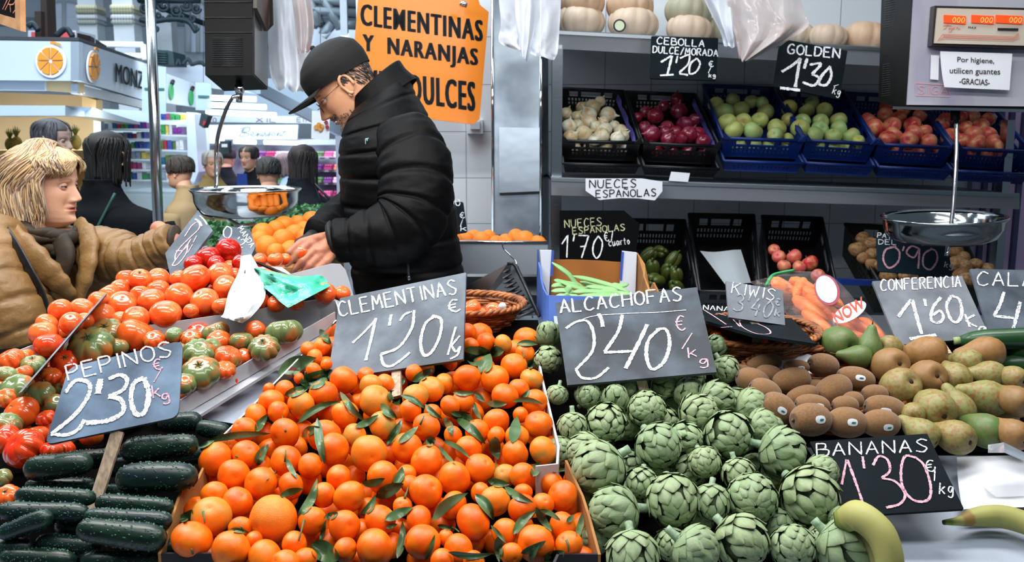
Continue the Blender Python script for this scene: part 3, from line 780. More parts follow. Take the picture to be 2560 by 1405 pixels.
for i, p in enumerate(PR):
    d = p[3]
    ax = V(1, 0, 0) * d[0] + V(0, -SP, -CP) * d[1] + V(0, -CP, SP) * d[2]
    o = inst('pear', PM[p[4]], P(p[0], p[1], pzs[i]), basis(ax, V(.3, 1, .2)), prs[i])
    inst('stem', ps, (0, 0, 0), parent=o); inst('blossom_end', pe, (0, 0, 0), parent=o)
    r, k = rk[i]
    look = {'p': 'speckled green-brown pear', 'r': 'russet brown pear', 'g': 'green pear'}[p[4]]
    if d[0] < -.8: look = look.split()[0] + ' pear tip left'
    tag(o, f'{look}, {ORD[k]} from left in {ORD[r]} row from front of pear heap', 'pear', 'pears in the heap')
# ---------------------------------------------------------------- chalk lettering
FONT = {
'A': '0,0 2,6 4,0|.8,2.2 3.2,2.2', 'B': '0,0 0,6|~0,6 2.8,5.6 2.6,3.4 0,3.2|~0,3.2 3.8,2.8 3.4,.3 0,0', 'C': '~4,5.2 2,6 .2,3.5 .6,.8 2.2,0 4,.8',
'D': '0,0 0,6|~0,6 3.2,5.2 3.8,2.8 2.6,.6 0,0', 'E': '3.6,6 0,6 0,0 3.8,0|0,3.2 3,3.2', 'F': '4,6 0,6 0,0|0,3.2 3,3.2',
'G': '~4,5.2 2,6 .2,3.5 .6,.8 2.2,0 3.8,.8 4,2.6|4,2.6 2.2,2.6', 'H': '0,0 0,6|4,0 4,6|0,3 4,3', 'I': '1,0 1,6', 'J': '~3,6 3,2 2.4,.2 1,0 0,1',
'K': '0,0 0,6|3.6,6 0,2.6|1.2,3.4 3.8,0', 'L': '0,6 0,0 3.6,0', 'M': '0,0 .6,6 2.3,2 4,6 4.6,0', 'N': '0,0 0,6 4,0 4,6', 'O': '~2,6 .2,4.6 .2,1.4 2,0 3.8,1.4 3.8,4.6 2,6',
'P': '0,0 0,6|~0,6 3,5.8 3.4,4 2,3 0,2.9', 'R': '0,0 0,6|~0,6 3,5.8 3.2,4 2,3.2 0,3|1.4,3 3.8,0', 'S': '~3.8,5.2 2,6 .4,4.8 1.8,3.2 3.6,1.8 2.4,0 0,.6', 'T': '0,6 4,6|2,6 2,0',
'U': '~0,6 .1,1.6 1.6,0 3.4,1 4,6', 'V': '0,6 2,0 4,6', 'W': '0,6 1.1,0 2.3,4 3.5,0 4.6,6', 'X': '0,0 4,6|0,6 4,0', 'Y': '0,6 2,3.2|4,6 1.4,0', 'Z': '0,6 4,6 0,0 4,0', 'Ñ': '0,0 0,5 4,0 4,5|~.6,6.4 1.6,6.9 2.6,6.2 3.6,6.8',
'0': '~2.2,6 .5,4 .2,1.6 1.6,0 3.2,1.4 3.8,4.2 2.2,6', '1': '0,3.6 2.2,6 2,0', '2': '~.3,4.8 1.6,6 3.4,5.2 3,3.2 1.4,1.4 0,.2|~0,.2 1.6,0 2.8,.1 4,.6', '3': '~.4,5.4 2,6 3.4,5 2.8,3.7 1.4,3.2|~1.4,3.2 3.6,2.6 3.6,.8 1.6,0 0,.4',
'4': '2.4,6 0,2 3.8,2|3.2,4 2.4,-.4', '5': '3.6,6 .8,6 .4,3.4|~.4,3.4 2.4,3.6 3.6,2 2,0 0,.4', '6': '~3.4,5.8 1.2,4.4 .2,2 1.6,0 3.4,1 2.8,2.8 .4,2.2', '7': '0,6 4,6 1.4,0|.8,3 3.2,3.2', '8': '~2,3.2 .4,4.6 2,6 3.6,4.6 2,3.2 .2,1.4 2,0 3.8,1.4 2,3.2',
'9': '~3.4,4.8 1.8,6 .2,4.6 1.4,3.2 3.4,4.8|3.4,4.8 3,0', "'": '1,6.2 .6,4.4', '€': '~3.6,5.4 2,6 .6,4 .8,1.4 2.4,0 3.8,.8|0,3.8 2.8,3.8|0,2.4 2.6,2.4', '/': '0,-.6 3,6.4', '.': '.4,0 .8,.3', '-': '.4,2.8 3,2.8',
'k': '0,0 .4,6|3,4 .2,1.8|1,2.4 3,0', 'g': '~3,3.6 1.2,4 .4,2.2 1.6,1 3,3.6|~3,3.6 2.8,-1 1.4,-1.8 .2,-1', 'c': '~3,3.4 1.2,3.8 .4,1.6 1.6,0 3,.6', 'u': '~0,3.6 .4,.6 1.6,0 2.8,3.6|2.8,3.6 3,0', 'a': '~3,3 1.2,3.6 .3,1.4 1.4,0 3,3|3,3.4 3.2,0', 'r': '0,3.6 .3,0|~.2,2.4 1,3.4 2.2,3.4', 't': '1.2,5.4 1,.4 1.8,0|0,3.6 2.4,3.6', 'o': '~1.4,3.6 .2,2 1.2,0 2.6,1.6 1.4,3.6', 's': '~2.6,3.2 1,3.6 .6,2.2 2.2,1.4 1.4,0 0,.4', ' ': ''}
def strokes(txt, x0, y0, x1, y1, h, slant=0.0, gap=1.6):
    """glyph strokes in pixels along the baseline (x0, y0) -> (x1, y1), letters h high"""
    wd = []
    for ch in txt:
        xs = [float(p.split(',')[0]) for s in FONT[ch].split('|') for p in s.strip('~').split()] if FONT[ch] else [2.4]
        wd.append(max(xs))
    tot = sum(wd) + gap * (len(txt) - 1)
    bl = V(x1 - x0, y1 - y0, 0); L_ = bl.length; e = bl / L_; u = V(e.y, -e.x, 0)
    sx = L_ / tot; out = []; cur = 0
    for ch, w in zip(txt, wd):
        for s in FONT[ch].split('|') if FONT[ch] else []:
            pts = [tuple(map(float, p.split(','))) for p in s.strip('~').split()]
            q = [V(x0, y0, 0) + e * ((cur + a) * sx + slant * b * h / 6) + u * (b * h / 6) for a, b in pts]
            out.append(catmull(q, 8) if s[0] == '~' else [q[i].lerp(q[i + 1], k / 7) for i in range(len(q) - 1) for k in range(7)] + [q[-1]])
        cur += w + gap
    return out
def plane3(a, b, c):
    pa, pb, pc = P(*a), P(*b), P(*c)
    n = (pb - pa).cross(pc - pa).normalized()
    if n.dot(CAM - pa) < 0: n = -n
    return pa, n
def rounded(poly, r, n=4):
    out = []
    k = len(poly)
    for i in range(k):
        a, b, c = V(*poly[i - 1], 0), V(*poly[i], 0), V(*poly[(i + 1) % k], 0)
        p = b + (a - b).normalized() * r; q = b + (c - b).normalized() * r
        for t in range(n + 1):
            t /= n
            s = p.lerp(b, t).lerp(b.lerp(q, t), t)
            out.append((s.x, s.y))
    return out
def chalk(mb, st, pl, w, rg):
    pa, n = pl
    for s in st:
        pts = [hit(p.x, p.y, pa, n) + n * .0012 for p in s]
        z = pix(pts[0])[2]
        mb.ribbon(pts, [(w if w < 4 else 4 + (w - 4) * .5) * .82 * z / F * rg.uniform(.72, 1.2) for _ in pts], n)
def price_board(label, poly, tri, m, white=(), pink=(), stick=None, rad=5, name='price_board', th=.006, cat='price sign', group=None, ctype=(CHALK, CHALKP)):
    pl = plane3(*tri); pa, n = pl
    rg = random.Random(len(label))
    pts = rounded(poly, rad) if rad else poly
    w3 = [hit(x, y, pa, n) for x, y in pts]
    root = thing(name, label, cat, sum(w3, V(0, 0, 0)) / len(w3), group)
    mb = MB(); mb.prism(w3, -n * th); mb.build('board', m, root)
    for lst, cm in ((white, ctype[0]), (pink, ctype[1])):
        if not lst: continue
        mb = MB()
        for it in lst:
            if isinstance(it[0], str): chalk(mb, strokes(*it[:6], *it[7:]), pl, it[6], rg)
            else: chalk(mb, [catmull([V(x, y, 0) for x, y in it[1:]], 14)], pl, it[0], rg)
        mb.build('lettering', cm, root, 'pink chalk lettering' if cm is CHALKP else None)
    if stick:
        x0, y0, x1, y1, w = stick
        a = hit(x0, y0, pa, n) - n * (th + .003)
        z0 = pix(a)[2]
        b = P(x1, y1, z0 + (pz(y1) - z0) * .6) if y1 > 760 else P(x1, y1, z0)
        d = (b - a).normalized(); a = a - d * .004; b = b + d * .03
        sd = d.cross(n).normalized() * (w * z0 / F / 2); tn = n * .004
        mb = MB(); mb.prism([a - sd - tn, a + sd - tn, b + sd * .9 - tn, b - sd * .9 - tn], n * .008)
        mb.build('stick', WOODSTICK, root)
    return root
price_board('blue-black chalk board reading PEPINOS above the cucumbers, on a stick', [(172,918),(458,851),(446,1042),(112,1112)], ((172,918,1.5),(458,851,1.56),(112,1112,1.42)), SLATEB,
    [('PEPINOS',172,952,430,890,38,2.6), (8.5,(163,982),(190,952),(222,958),(222,988),(190,1035),(130,1085)), (8,(128,1085),(165,1088),(195,1075),(212,1050)), (15,(252,948),(245,985)), (9,(272,948),(300,938),(318,950),(308,975),(272,992)), (11,(272,992),(302,1000),(308,1030),(270,1052),(215,1058)), (11,(360,945),(335,960),(328,1000),(340,1035),(362,1030),(372,985),(360,945))],
    [('€',386,928,408,922,26,2.2), ('/',384,954,414,940,20,1.8), ('k',384,996,402,992,32,2.2), ('g',406,1005,424,1000,26,2.2)], (290,1080,240,1250,30), 22)
price_board('grey chalk board reading CLEMENTINAS stuck behind the clementine heap', [(850,745),(1165,681),(1158,898),(818,949)], ((850,745,1.88),(1165,681,1.84),(818,949,1.74)), SLATEM,
    [('CLEMENTINAS',850,792,1143,735,36,2.8), (4.5,(882,858),(910,832),(936,804)), (5.5,(940,796),(928,850),(915,902)), (6.5,(978,787),(974,815)), (4,(1000,803),(1012,787),(1030,780)), (6,(1036,776),(1030,820),(998,868),(952,887)), (5,(952,887),(960,912),(978,916),(1004,900),(1025,882)), (6,(1090,790),(1064,810),(1052,855),(1060,888),(1080,880),(1100,840),(1103,800),(1080,790)), (3.5,(1120,888),(1132,845),(1140,818)), (3.5,(1150,840),(1128,866)), (3.5,(1130,866),(1140,880),(1150,868),(1144,888),(1126,898)), ('€',1124,784,1152,777,30,3)],
    (), (988,925,992,965,24), 3)
price_board('large slate board reading ALCACHOFAS in the middle of the artichokes', [(1388,757),(1742,718),(1792,930),(1418,963)], ((1388,757,1.80),(1742,718,1.80),(1418,963,1.63)), SLATE,
    [('ALCACHOFAS',1402,784,1704,752,34,3), (5.5,(1415,822),(1440,806),(1468,804),(1484,835),(1480,880),(1440,925)), (5.5,(1440,925),(1455,945),(1490,945),(1522,920)), (8,(1496,785),(1504,800),(1507,818)), (6.5,(1556,788),(1545,830),(1512,880)), (6.5,(1510,882),(1560,880),(1590,878)), (8,(1618,812),(1598,855),(1564,922)), (7,(1650,822),(1622,850),(1616,890),(1630,924),(1660,905),(1674,860),(1665,825),(1640,825)), (1.5,(1430,812),(1480,792),(1560,785),(1640,782),(1715,776))],
    [('€',1690,828,1714,826,36,2.5), ('/',1704,872,1740,850,18,2), ('k',1722,896,1742,892,26,2.2), ('g',1748,915,1770,912,22,2.2)], (1602,935,1612,985,26), 2)
price_board('small grey board reading KIWIS on a wooden stick in the kiwis', [(1815,703),(1956,725),(1963,813),(1822,793)], ((1815,703,1.84),(1956,725,1.84),(1822,793,1.80)), SLATEG,
    [('KIWIS',1828,733,1934,752,28,1.9)], (), (1890,800,1898,900,20), 1, ctype=(CHALK, CHALKP))
MAT_FAINT = mat('chalk_faint', '9aa1aa', .9, col2='6b727b', scale=120, lo=.45, hi=.7)
_k = [o for o in COL.objects if o.get('label', '').startswith('small grey board')][0]
mb = MB(); chalk(mb, strokes("3'40", 1832, 775, 1926, 796, 42) + strokes('€', 1936, 762, 1948, 764, 16) + strokes('k', 1936, 790, 1948, 792, 18), plane3((1815,703,1.84),(1956,725,1.84),(1822,793,1.80)), 2.6, rng)
mb.build('lettering', MAT_FAINT, _k, 'faint rubbed chalk price')
price_board('grey chalk board reading CONFERENCIA on a stick above the pears', [(2180,703),(2405,690),(2475,843),(2245,862)], ((2180,703,1.98),(2405,690,1.98),(2245,862,1.86)), SLATEG,
    [('CONFERENCIA',2202,728,2402,718,28,2.2), (6,(2245,793),(2262,770),(2278,750)), (7,(2280,750),(2292,795),(2304,836)), (7,(2274,848),(2310,842),(2340,838)), (5,(2311,748),(2314,766)), (5,(2352,744),(2332,770),(2328,800),(2345,808),(2358,795),(2350,778),(2332,788)), (5.5,(2378,740),(2366,765),(2376,798),(2392,806),(2404,785),(2398,750),(2378,740)), (3.5,(2412,786),(2424,818)), (3.5,(2436,788),(2416,802),(2442,818)), ('g',2446,836,2466,832,24,2.6)],
    (), (2352,850,2392,918,20), 2)
price_board('grey chalk board reading CALA, cut off by the right picture edge', [(2425,672),(2610,676),(2640,852),(2478,850)], ((2425,672,2.1),(2610,676,2.1),(2478,850,2.02)), SLATEM,
    [('CALA',2442,714,2584,716,34,2.4), (5.5,(2510,730),(2498,765),(2484,790)), (5.5,(2484,790),(2510,793),(2534,796)), (6.5,(2550,755),(2540,795),(2530,830)), (3,(2566,748),(2562,772))], (), None, 2)
price_board('black chalk board reading BANANAS with pink price, leaning on the counter', [(2024,1104),(2318,1084),(2410,1272),(2120,1290)], ((2024,1104,1.50),(2318,1084,1.50),(2120,1290,1.40)), SLATED,
    [('BANANAS',2042,1142,2318,1130,32,2.4), ('€',2314,1182,2338,1178,28,2), ('/',2334,1202,2352,1180,18,2), ('kg',2348,1236,2382,1236,28,2)],
    [(3.5,(2104,1212),(2116,1150)), (4,(2118,1150),(2140,1210),(2160,1268)), (4,(2152,1274),(2176,1270)), (4,(2156,1142),(2160,1172)), (4,(2182,1164),(2196,1142),(2218,1150),(2224,1178),(2204,1196)), (4,(2204,1196),(2238,1205),(2262,1235),(2250,1260),(2215,1270)), (4,(2290,1145),(2262,1142),(2252,1180),(2258,1222),(2285,1252),(2320,1250),(2326,1215),(2310,1165),(2288,1144))], None, 3)
price_board('dark board with pink price lying flat behind the kiwi sign', [(1752,764),(1960,775),(2039,859),(1880,835),(1765,802)], ((1752,764,2.02),(1960,775,2.0),(1765,802,1.82)), SLATED,
    [('NANA',1758,775,1822,780,12,1.6)], [(2.2,(1760,776),(1790,795),(1815,812)), (2.2,(1802,820),(1830,818)), (2.2,(1795,785),(1815,790)), (2.2,(1828,795),(1850,818)), (2.2,(1870,805),(1850,800),(1855,818),(1890,835),(1925,835),(1915,820),(1870,802))], None, 0)
price_board('grey board with pink price propped steeply on the red tomatoes', [(495,525),(532,576),(430,710),(413,633)], ((495,525,2.32),(532,576,2.22),(413,633,2.2)), SLATEM,
    [(2.5,(488,548),(500,556),(505,566)), (2,(500,540),(512,552),(518,562))], [(2.2,(462,592),(480,565),(496,556),(498,572),(474,596),(452,618),(440,636),(438,650)), (2.2,(440,628),(460,625),(478,598)), (2.2,(470,610),(440,650),(432,664),(446,660),(466,634),(470,612)), (1.6,(492,590),(484,606)), (1.6,(482,612),(470,632))], None, 1)
price_board('hexagonal grey board for mandarins half behind a dark red tomato', [(571,565),(625,573),(639,616),(626,642),(599,650),(546,600)], ((571,565,2.42),(625,573,2.42),(599,650,2.3)), SLATEM,
    [('0',560,598,582,594,30,1.8), ("'2",586,612,606,622,22,1.8), ('MANDA',594,572,626,620,14,1.2)], (), None, 1)
price_board('black board with white lettering hidden behind the vendor back', [(1070,510),(1158,504),(1169,580),(1080,594)], ((1070,510,3.12),(1158,504,3.12),(1080,594,3.08)), SLATED,
    [('ZUMO',1095,520,1150,514,16,1.6), ('€',1150,546,1162,545,14,1.5), ('/',1150,566,1162,562,14,1.3), ('k',1152,578,1166,577,13,1.4), (2,(1125,527),(1140,526))], [(2,(1128,548),(1142,560),(1136,580))], None, 6)
price_board('black board reading CEBOLLA DULCE/MORADA clipped to the upper shelf', [(1628,90),(1796,95),(1791,201),(1625,196)], ((1628,90,3.36),(1796,95,3.36),(1625,196,3.3)), SLATED,
    [('CEBOLLA',1642,110,1760,118,17,1.9), ('DULCE/MORADA',1632,132,1794,142,17,1.9), (3.2,(1652,156),(1678,140)), (3.4,(1680,140),(1668,188)), (3,(1650,189),(1684,187)), (2.6,(1694,140),(1690,158)), (3,(1700,146),(1722,138),(1720,160),(1698,182)), (3,(1698,184),(1720,188)), (3,(1742,146),(1726,160),(1724,184),(1740,180),(1750,160),(1742,146)), ('€',1772,168,1784,167,14,1.6), ('/',1770,182,1784,174,10,1.4), ('kg',1772,194,1788,194,10,1.3)], (), None, 4)
price_board('black board reading GOLDEN clipped to the upper shelf by a bulldog clip', [(1947,118),(1971,100),(2119,127),(2099,248),(1933,216)], ((1947,118,3.3),(2119,127,3.3),(1933,216,3.24)), SLATED,
    [('GOLDEN',1968,134,2098,146,24,2.6), (4.5,(1954,180),(1980,164),(2002,146)), (5.5,(2000,146),(1988,218)), (6,(1950,220),(2000,226)), (5,(2018,146),(2010,172)), (4.2,(2024,162),(2052,160),(2030,186)), (5,(2030,186),(2048,196),(2034,214),(2006,206)), (4.2,(2076,166),(2054,190),(2048,210),(2066,212),(2078,190),(2074,166)), ('kg',2080,234,2098,240,18,1.4), (1.2,(2084,216),(2096,212))], (), None, 3)
price_board('tall black chalkboard reading 1.70 beside the green bean box', [(1399,526),(1560,526),(1600,560),(1585,668),(1399,668)], ((1399,526,3.34),(1585,526,3.34),(1399,668,3.3)), mat('slate_jet', '040506', .7, spec=.06),
    [("1'70",1404,644,1505,646,56,2.2), ('€/',1512,604,1536,600,22,1.5), ('cuarto',1522,616,1574,610,18,1.2)], (), None, 2)
_k = [o for o in COL.objects if o.get('label', '').startswith('tall black chalkboard')][0]
mb = MB(); pl = plane3((1399,526,3.34),(1585,526,3.34),(1399,668,3.3))
chalk(mb, strokes('NUECES', 1412, 570, 1504, 564, 20), pl, 1.3, rng); chalk(mb, strokes('ESPAÑOLAS', 1432, 586, 1562, 576, 16), pl, 1.5, rng)
mb.build('lettering', mat('chalk_yellow', 'cfcfa0', .9, col2='8a8a6a', scale=120), _k, 'yellowish chalk lettering')
price_board('black board reading 0.90 in front of the potatoes, under the scale pan', [(2191,583),(2368,600),(2381,690),(2195,678)], ((2191,583,2.98),(2368,600,2.98),(2195,678,2.92)), mat('slate_teal', '102733', .5),
    [('PAT.',2193,594,2234,598,12,1.3), ('DEL',2196,611,2240,612,12,1.4), ('kg',2360,668,2380,672,14,1.5)],
    [(3,(2240,616),(2214,625),(2208,650),(2222,670),(2244,656),(2248,630),(2232,615)), (2.4,(2260,616),(2256,628)), (3,(2298,622),(2278,616),(2266,632),(2284,644),(2298,622)), (3,(2298,622),(2297,648),(2295,672)), (3,(2330,622),(2310,636),(2308,664),(2326,674),(2342,652),(2340,630),(2326,621))], (2290,678,2292,700,11), 2)
price_board('white paper note reading NUECES ESPAÑOLAS stuck on the shelf edge', [(1464,446),(1604,446),(1656,454),(1656,478),(1637,501),(1610,498),(1596,496),(1552,495),(1498,500),(1464,477)], ((1464,446,3.40),(1656,454,3.40),(1498,500,3.40)), PAPER,
    [('NUECES',1474,470,1590,468,20,1.8), ('ESPAÑOLAS',1490,494,1640,490,18,1.8)], (), None, 0, 'paper_note', .001, 'note', ctype=(INK, INK))
# ---------------------------------------------------------------- tiled wall, steel cabinet, rack
def tile_mat():
    m = bpy.data.materials.new('white_tile'); m.use_nodes = True
    nt = m.node_tree; N, L = nt.nodes, nt.links
    tc = N.new('ShaderNodeTexCoord'); sp = N.new('ShaderNodeSeparateXYZ'); cb = N.new('ShaderNodeCombineXYZ')
    L.new(tc.outputs['Object'], sp.inputs[0]); L.new(sp.outputs['X'], cb.inputs['X']); L.new(sp.outputs['Z'], cb.inputs['Y'])
    br = N.new('ShaderNodeTexBrick'); br.offset = 0
    for k, v in (('Color1', lin('dfe4e8')), ('Color2', lin('d6dce2')), ('Mortar', lin('9aa0a6')), ('Scale', 1), ('Mortar Size', .0022), ('Brick Width', .205), ('Row Height', .205), ('Mortar Smooth', .1)):
        br.inputs[k].default_value = v
    L.new(cb.outputs[0], br.inputs['Vector'])
    b = N['Principled BSDF']; L.new(br.outputs[0], b.inputs['Base Color']); b.inputs['Roughness'].default_value = .18
    return m
mb = MB(); mb.box((-.68, 4.08, 0), (3.4, 4.2, 3.3))
wb = struct('wall_back', mb, tile_mat())
def quadbox(fr, zf, bk, zb):
    """solid between a front quad and a back quad of pixels"""
    a = [P(x, y, zf) for x, y in fr]; b = [P(x, y, zb) for x, y in bk]
    return a + b, [(3, 2, 1, 0), (4, 5, 6, 7)] + [(i, (i + 1) % 4, 4 + (i + 1) % 4, 4 + i) for i in range(4)]
SWIRL = mat('swirled_steel', '9aa6b0', .3, .9, col2='6a7580', scale=5, bump=.35, bscale=4)
root = thing('steel_cabinet', 'tall stainless steel cabinet with swirled scratches beside the tiled wall', 'cabinet', P(1300, 600, 3.4))
mb = MB(); mb.add(*quadbox([(1232,-80),(1350,-80),(1350,590),(1232,585)], 3.5, [(1232,-80),(1370,-80),(1372,604),(1232,588)], 3.82), smooth=False); mb.build('body', SWIRL, root)
mb = MB(); mb.add(*quadbox([(1248,318),(1349,320),(1349,478),(1248,482)], 3.47, [(1248,318),(1349,320),(1349,478),(1248,482)], 3.5), smooth=False); mb.build('hatch', mat('hatch_steel', '8f9aa4', .28, 1, bump=.2, bscale=5), root)
mb = MB(); mb.tube([P(1231,-80,3.49), P(1232,580,3.49)], .006, 6); mb.tube([P(1352,-80,3.49), P(1352,590,3.49)], .006, 6); mb.build('edge_trim', CHROME, root)

rack = thing('produce_rack', 'stainless steel rack with three shelves of crates behind the counter', 'rack', P(1960, 700, 3.6))
ZR = 3.45
REFL = mat('polished_fascia', 'b4bac2', .16, .55, bump=.03, bscale=4)
def shelf(top, bot, z, depth, m):
    mb = MB(); a = [P(x, y, z) for x, y in top] + [P(x, y, z + .03) for x, y in bot[::-1]]
    mb.prism(a, (0, .006, 0)); mb.build('fascia', m, rack)
    mb = MB(); n = len(top)
    ft = [P(x, y + 2, z) for x, y in top]
    mb.prism([ft[0], ft[-1], ft[-1] + V(0, depth, 0), ft[0] + V(0, depth, 0)], (0, 0, -.012)); mb.build('shelf_board', STEELM, rack)
shelf([(1393,75),(2620,139)], [(1393,122),(2620,187)], ZR, .58, REFL)
shelf([(1378,442.5),(2549,483)], [(1378,488),(2549,523)], ZR - .02, .58, REFL)
shelf([(1378,838),(2620,842)], [(1378,880),(2620,884)], 3.2, .8, STEELM)
for x0, x1, z, y0, y1 in ((1381,1407,3.44,122,760),(2520,2540,3.5,300,760),(2470,2486,4.0,150,760)):
    mb = MB(); a = P(x0, y0, z); b = P(x1, y1, z); mb.box((a.x, a.y, b.z - .2), (b.x, a.y + .05, a.z)); mb.build('upright', STEEL, rack)

# ---------------------------------------------------------------- crates
def lattice(mb, a, b, c, d, th, rows):
    """wall a-b (top) c-d (bottom, under b, a) of cells; rows: (v0, v1, [(u0, u1) solid])"""
    n = (b - a).cross(d - a).normalized() * th
    def q(u, v): return a.lerp(b, u).lerp(d.lerp(c, u), v)
    for v0, v1, us in rows:
        for u0, u1 in us:
            mb.prism([q(u0, v0), q(u1, v0), q(u1, v1), q(u0, v1)], n)
def slits(k, u0=.12, u1=.88):
    w = (u1 - u0) / (2 * k)
    return [(0, u0)] + [(u0 + (2 * i + 1) * w, u0 + (2 * i + 2) * w) for i in range(k)] + [(u1, 1)]
ROWS = [(0, .13, [(0, 1)]), (.13, .37, [(0, .17), (.3, .35), (.65, .7), (.83, 1)]), (.37, .47, [(0, 1)]), (.47, .6, slits(14)), (.6, .66, [(0, 1)]), (.66, .79, slits(14)), (.79, 1, [(0, 1)])]
def crate(label, fl, fr, bl, br, zf, zb, h, m, group, cat='crate', notch=True):
    A, B, C_, D = P(*fl, zf), P(*fr, zf), P(*br, zb), P(*bl, zb)
    up = (B - A).cross(D - A).normalized()
    if up.z < 0: up = -up
    ctr = (A + B + C_ + D) / 4
    dn = -up * h
    a, b, c, d = [p + (ctr - p) * .07 + dn for p in (A, B, C_, D)]
    root = thing('crate', label, cat, (a + b + c + d) / 4, group)
    for nm, (p, q, r, s) in (('front_wall', (A, B, b, a)), ('back_wall', (C_, D, d, c)), ('side_wall', (D, A, a, d)), ('side_wall', (B, C_, c, b))):
        mb = MB(); lattice(mb, p, q, r, s, .006, ROWS)
        mb.tube([p, q], .006, 6)
        if notch and nm == 'front_wall':
            for e, f in ((p, q), (q, p)):
                k = e.lerp(f, .09)
                mb.prism([e, k, e + up * .028], (A - D).normalized() * .01)
        mb.build(nm, m, root)
    mb = MB(); mb.prism([a, b, c, d], -up * .006); mb.build('base', m, root)
    return (A, B, C_, D, up)
ON = [(1480,270,22),(1472,288,22),(1519,288,22),(1472,309,24),(1442,292,15),(1415,285,17),(1423,317,20),(1458,336,23),(1426,345,20),(1504,341,22),(1512,324,20),(1551,328,18),(1544,347,19),(1508,305,15),(1536,315,14),(1559,341,15),(1485,352,16),(1443,315,17),(1490,318,16),(1455,270,16),(1500,255,15)]
RO = [(1638,292,22),(1711,313,22),(1668,320,19),(1630,337,24),(1664,330,16),(1670,349,19),(1722,337,22),(1745,335,18),(1758,354,20),(1700,347,19),(1611,320,18),(1698,279,22),(1613,281,16),(1692,249,17),(1594,294,13),(1660,265,16),(1735,300,16),(1690,330,16)]
G1 = [(1790,262,20),(1811,281,25),(1852,275,22),(1878,255,18),(1818,307,24),(1858,305,22),(1835,326,24),(1882,328,25),(1914,281,22),(1899,302,22),(1942,320,24),(1938,338,20),(1970,347,15),(1832,250,18),(1905,258,17)]
G2 = [(1972,270,21),(2017,277,20),(2061,277,21),(2006,305,21),(2000,322,24),(2051,305,21),(2096,302,22),(2049,324,22),(2096,324,22),(2036,340,24),(2083,342,22),(2128,342,23),(2146,352,15),(1970,300,18),(2030,258,18)]
A3 = [(2172,302,22),(2185,322,26),(2213,287,19),(2230,315,23),(2281,313,22),(2234,337,22),(2284,335,23),(2219,348,22),(2273,350,22),(2322,356,22),(2247,296,19),(2310,330,20),(2215,268,17),(2260,275,17),(2300,290,18)]
A4 = [(2353,313,20),(2375,344,24),(2430,293,21),(2450,319,23),(2470,339,22),(2432,339,24),(2415,322,20),(2487,358,23),(2441,358,24),(2404,352,19),(2505,366,19),(2364,300,19),(2400,295,19),(2470,300,18)]
def onion_mesh(m):
    mb = MB()
    prof = [(0, -.86), (.12, -.84), (.5, -.76), (.84, -.48), (1, -.05), (.93, .38), (.68, .7), (.36, .9), (.18, 1.05), (.1, 1.25), (.06, 1.42), (0, 1.45)]
    mb.lathe(prof, 28, lob=lambda a, z: 1 + .015 * sin(7 * a))
    for k in range(9):
        a = k * .7
        mb.tube([V(.05 * cos(a), .05 * sin(a), -.82), V(.14 * cos(a), .14 * sin(a), -.96), V(.2 * cos(a + .6), .2 * sin(a + .6), -1.02)], .014, 4, col=(.9, .8, .6))
    return mb.mesh('onion', m)
def apple_mesh(m):
    mb = MB(); prof = []
    for i in range(23):
        th = pi * i / 22
        z = -cos(th) * .9
        if th > 2.3: z -= .22 * ((th - 2.3) / .84) ** 2
        if th < .6: z += .12 * (1 - th / .6) ** 2
        prof.append((sin(th) ** .9 * (1 + .05 * cos(th) * -1), z))
    mb.lathe(prof, 28, lob=lambda a, z: 1 + .02 * cos(5 * a) * (z < 0))
    mb.tube([V(0, 0, .66), V(.02, 0, .85), V(.09, 0, 1.0)], [.03, .025, .04], 6, col=(.25, .18, .1))
    return mb.mesh('apple', m)
WON = mat('white_onion_skin', 'cfc39c', .35, col2='b98a4e', scale=1.4, lo=.48, hi=.72, rnd='dde0cc', stretch=(1, 1, .5))
RON = mat('red_onion_skin', '6e1430', .25, col2='a05a78', scale=1.6, lo=.5, hi=.75, rnd='8a1a2c', coat=.3, stretch=(1, 1, .4))
GOL = mat('golden_apple_skin', 'b4bc68', .35, col2='c2a25c', scale=1, lo=.5, hi=.75, rnd='9cc07c')
RAP = mat('red_apple_skin', 'b8202a', .3, col2='dca06a', scale=1.2, lo=.42, hi=.7, rnd='d8605c', detail=7)
zp = lambda y0, y1, z0, z1: (lambda y, off=0: max(z0 + .075, lerp(z0, z1, (y0 - y) / (y0 - y1)) + .015) + off * 1.5)
def fill_crate(lst, name, meshes, desc, where, cat, group, yf, yb, zf=3.5, zb=3.95, nr=4, k=.88):
    z, r = settle(lst, .0, k, 120, zp(yf, yb, zf, zb))
    z = np.maximum(z, zf + r + .012)
    z = np.array([zf + r[i] + .09 if c[1] > yf + 6 else z[i] for i, c in enumerate(lst)])
    rk = rows_of(lst, nr)
    for i, c in enumerate(lst):
        o = inst(name, meshes[i % len(meshes)], P(c[0], c[1], z[i]), basis(V(rng.uniform(-1, 1), rng.uniform(-1, .3), rng.uniform(-.1, 1.2))), r[i])
        a, b = rk[i]
        tag(o, f'{desc}, {ORD[b]} from left in {ORD[a]} row from front of {where}', cat, group)
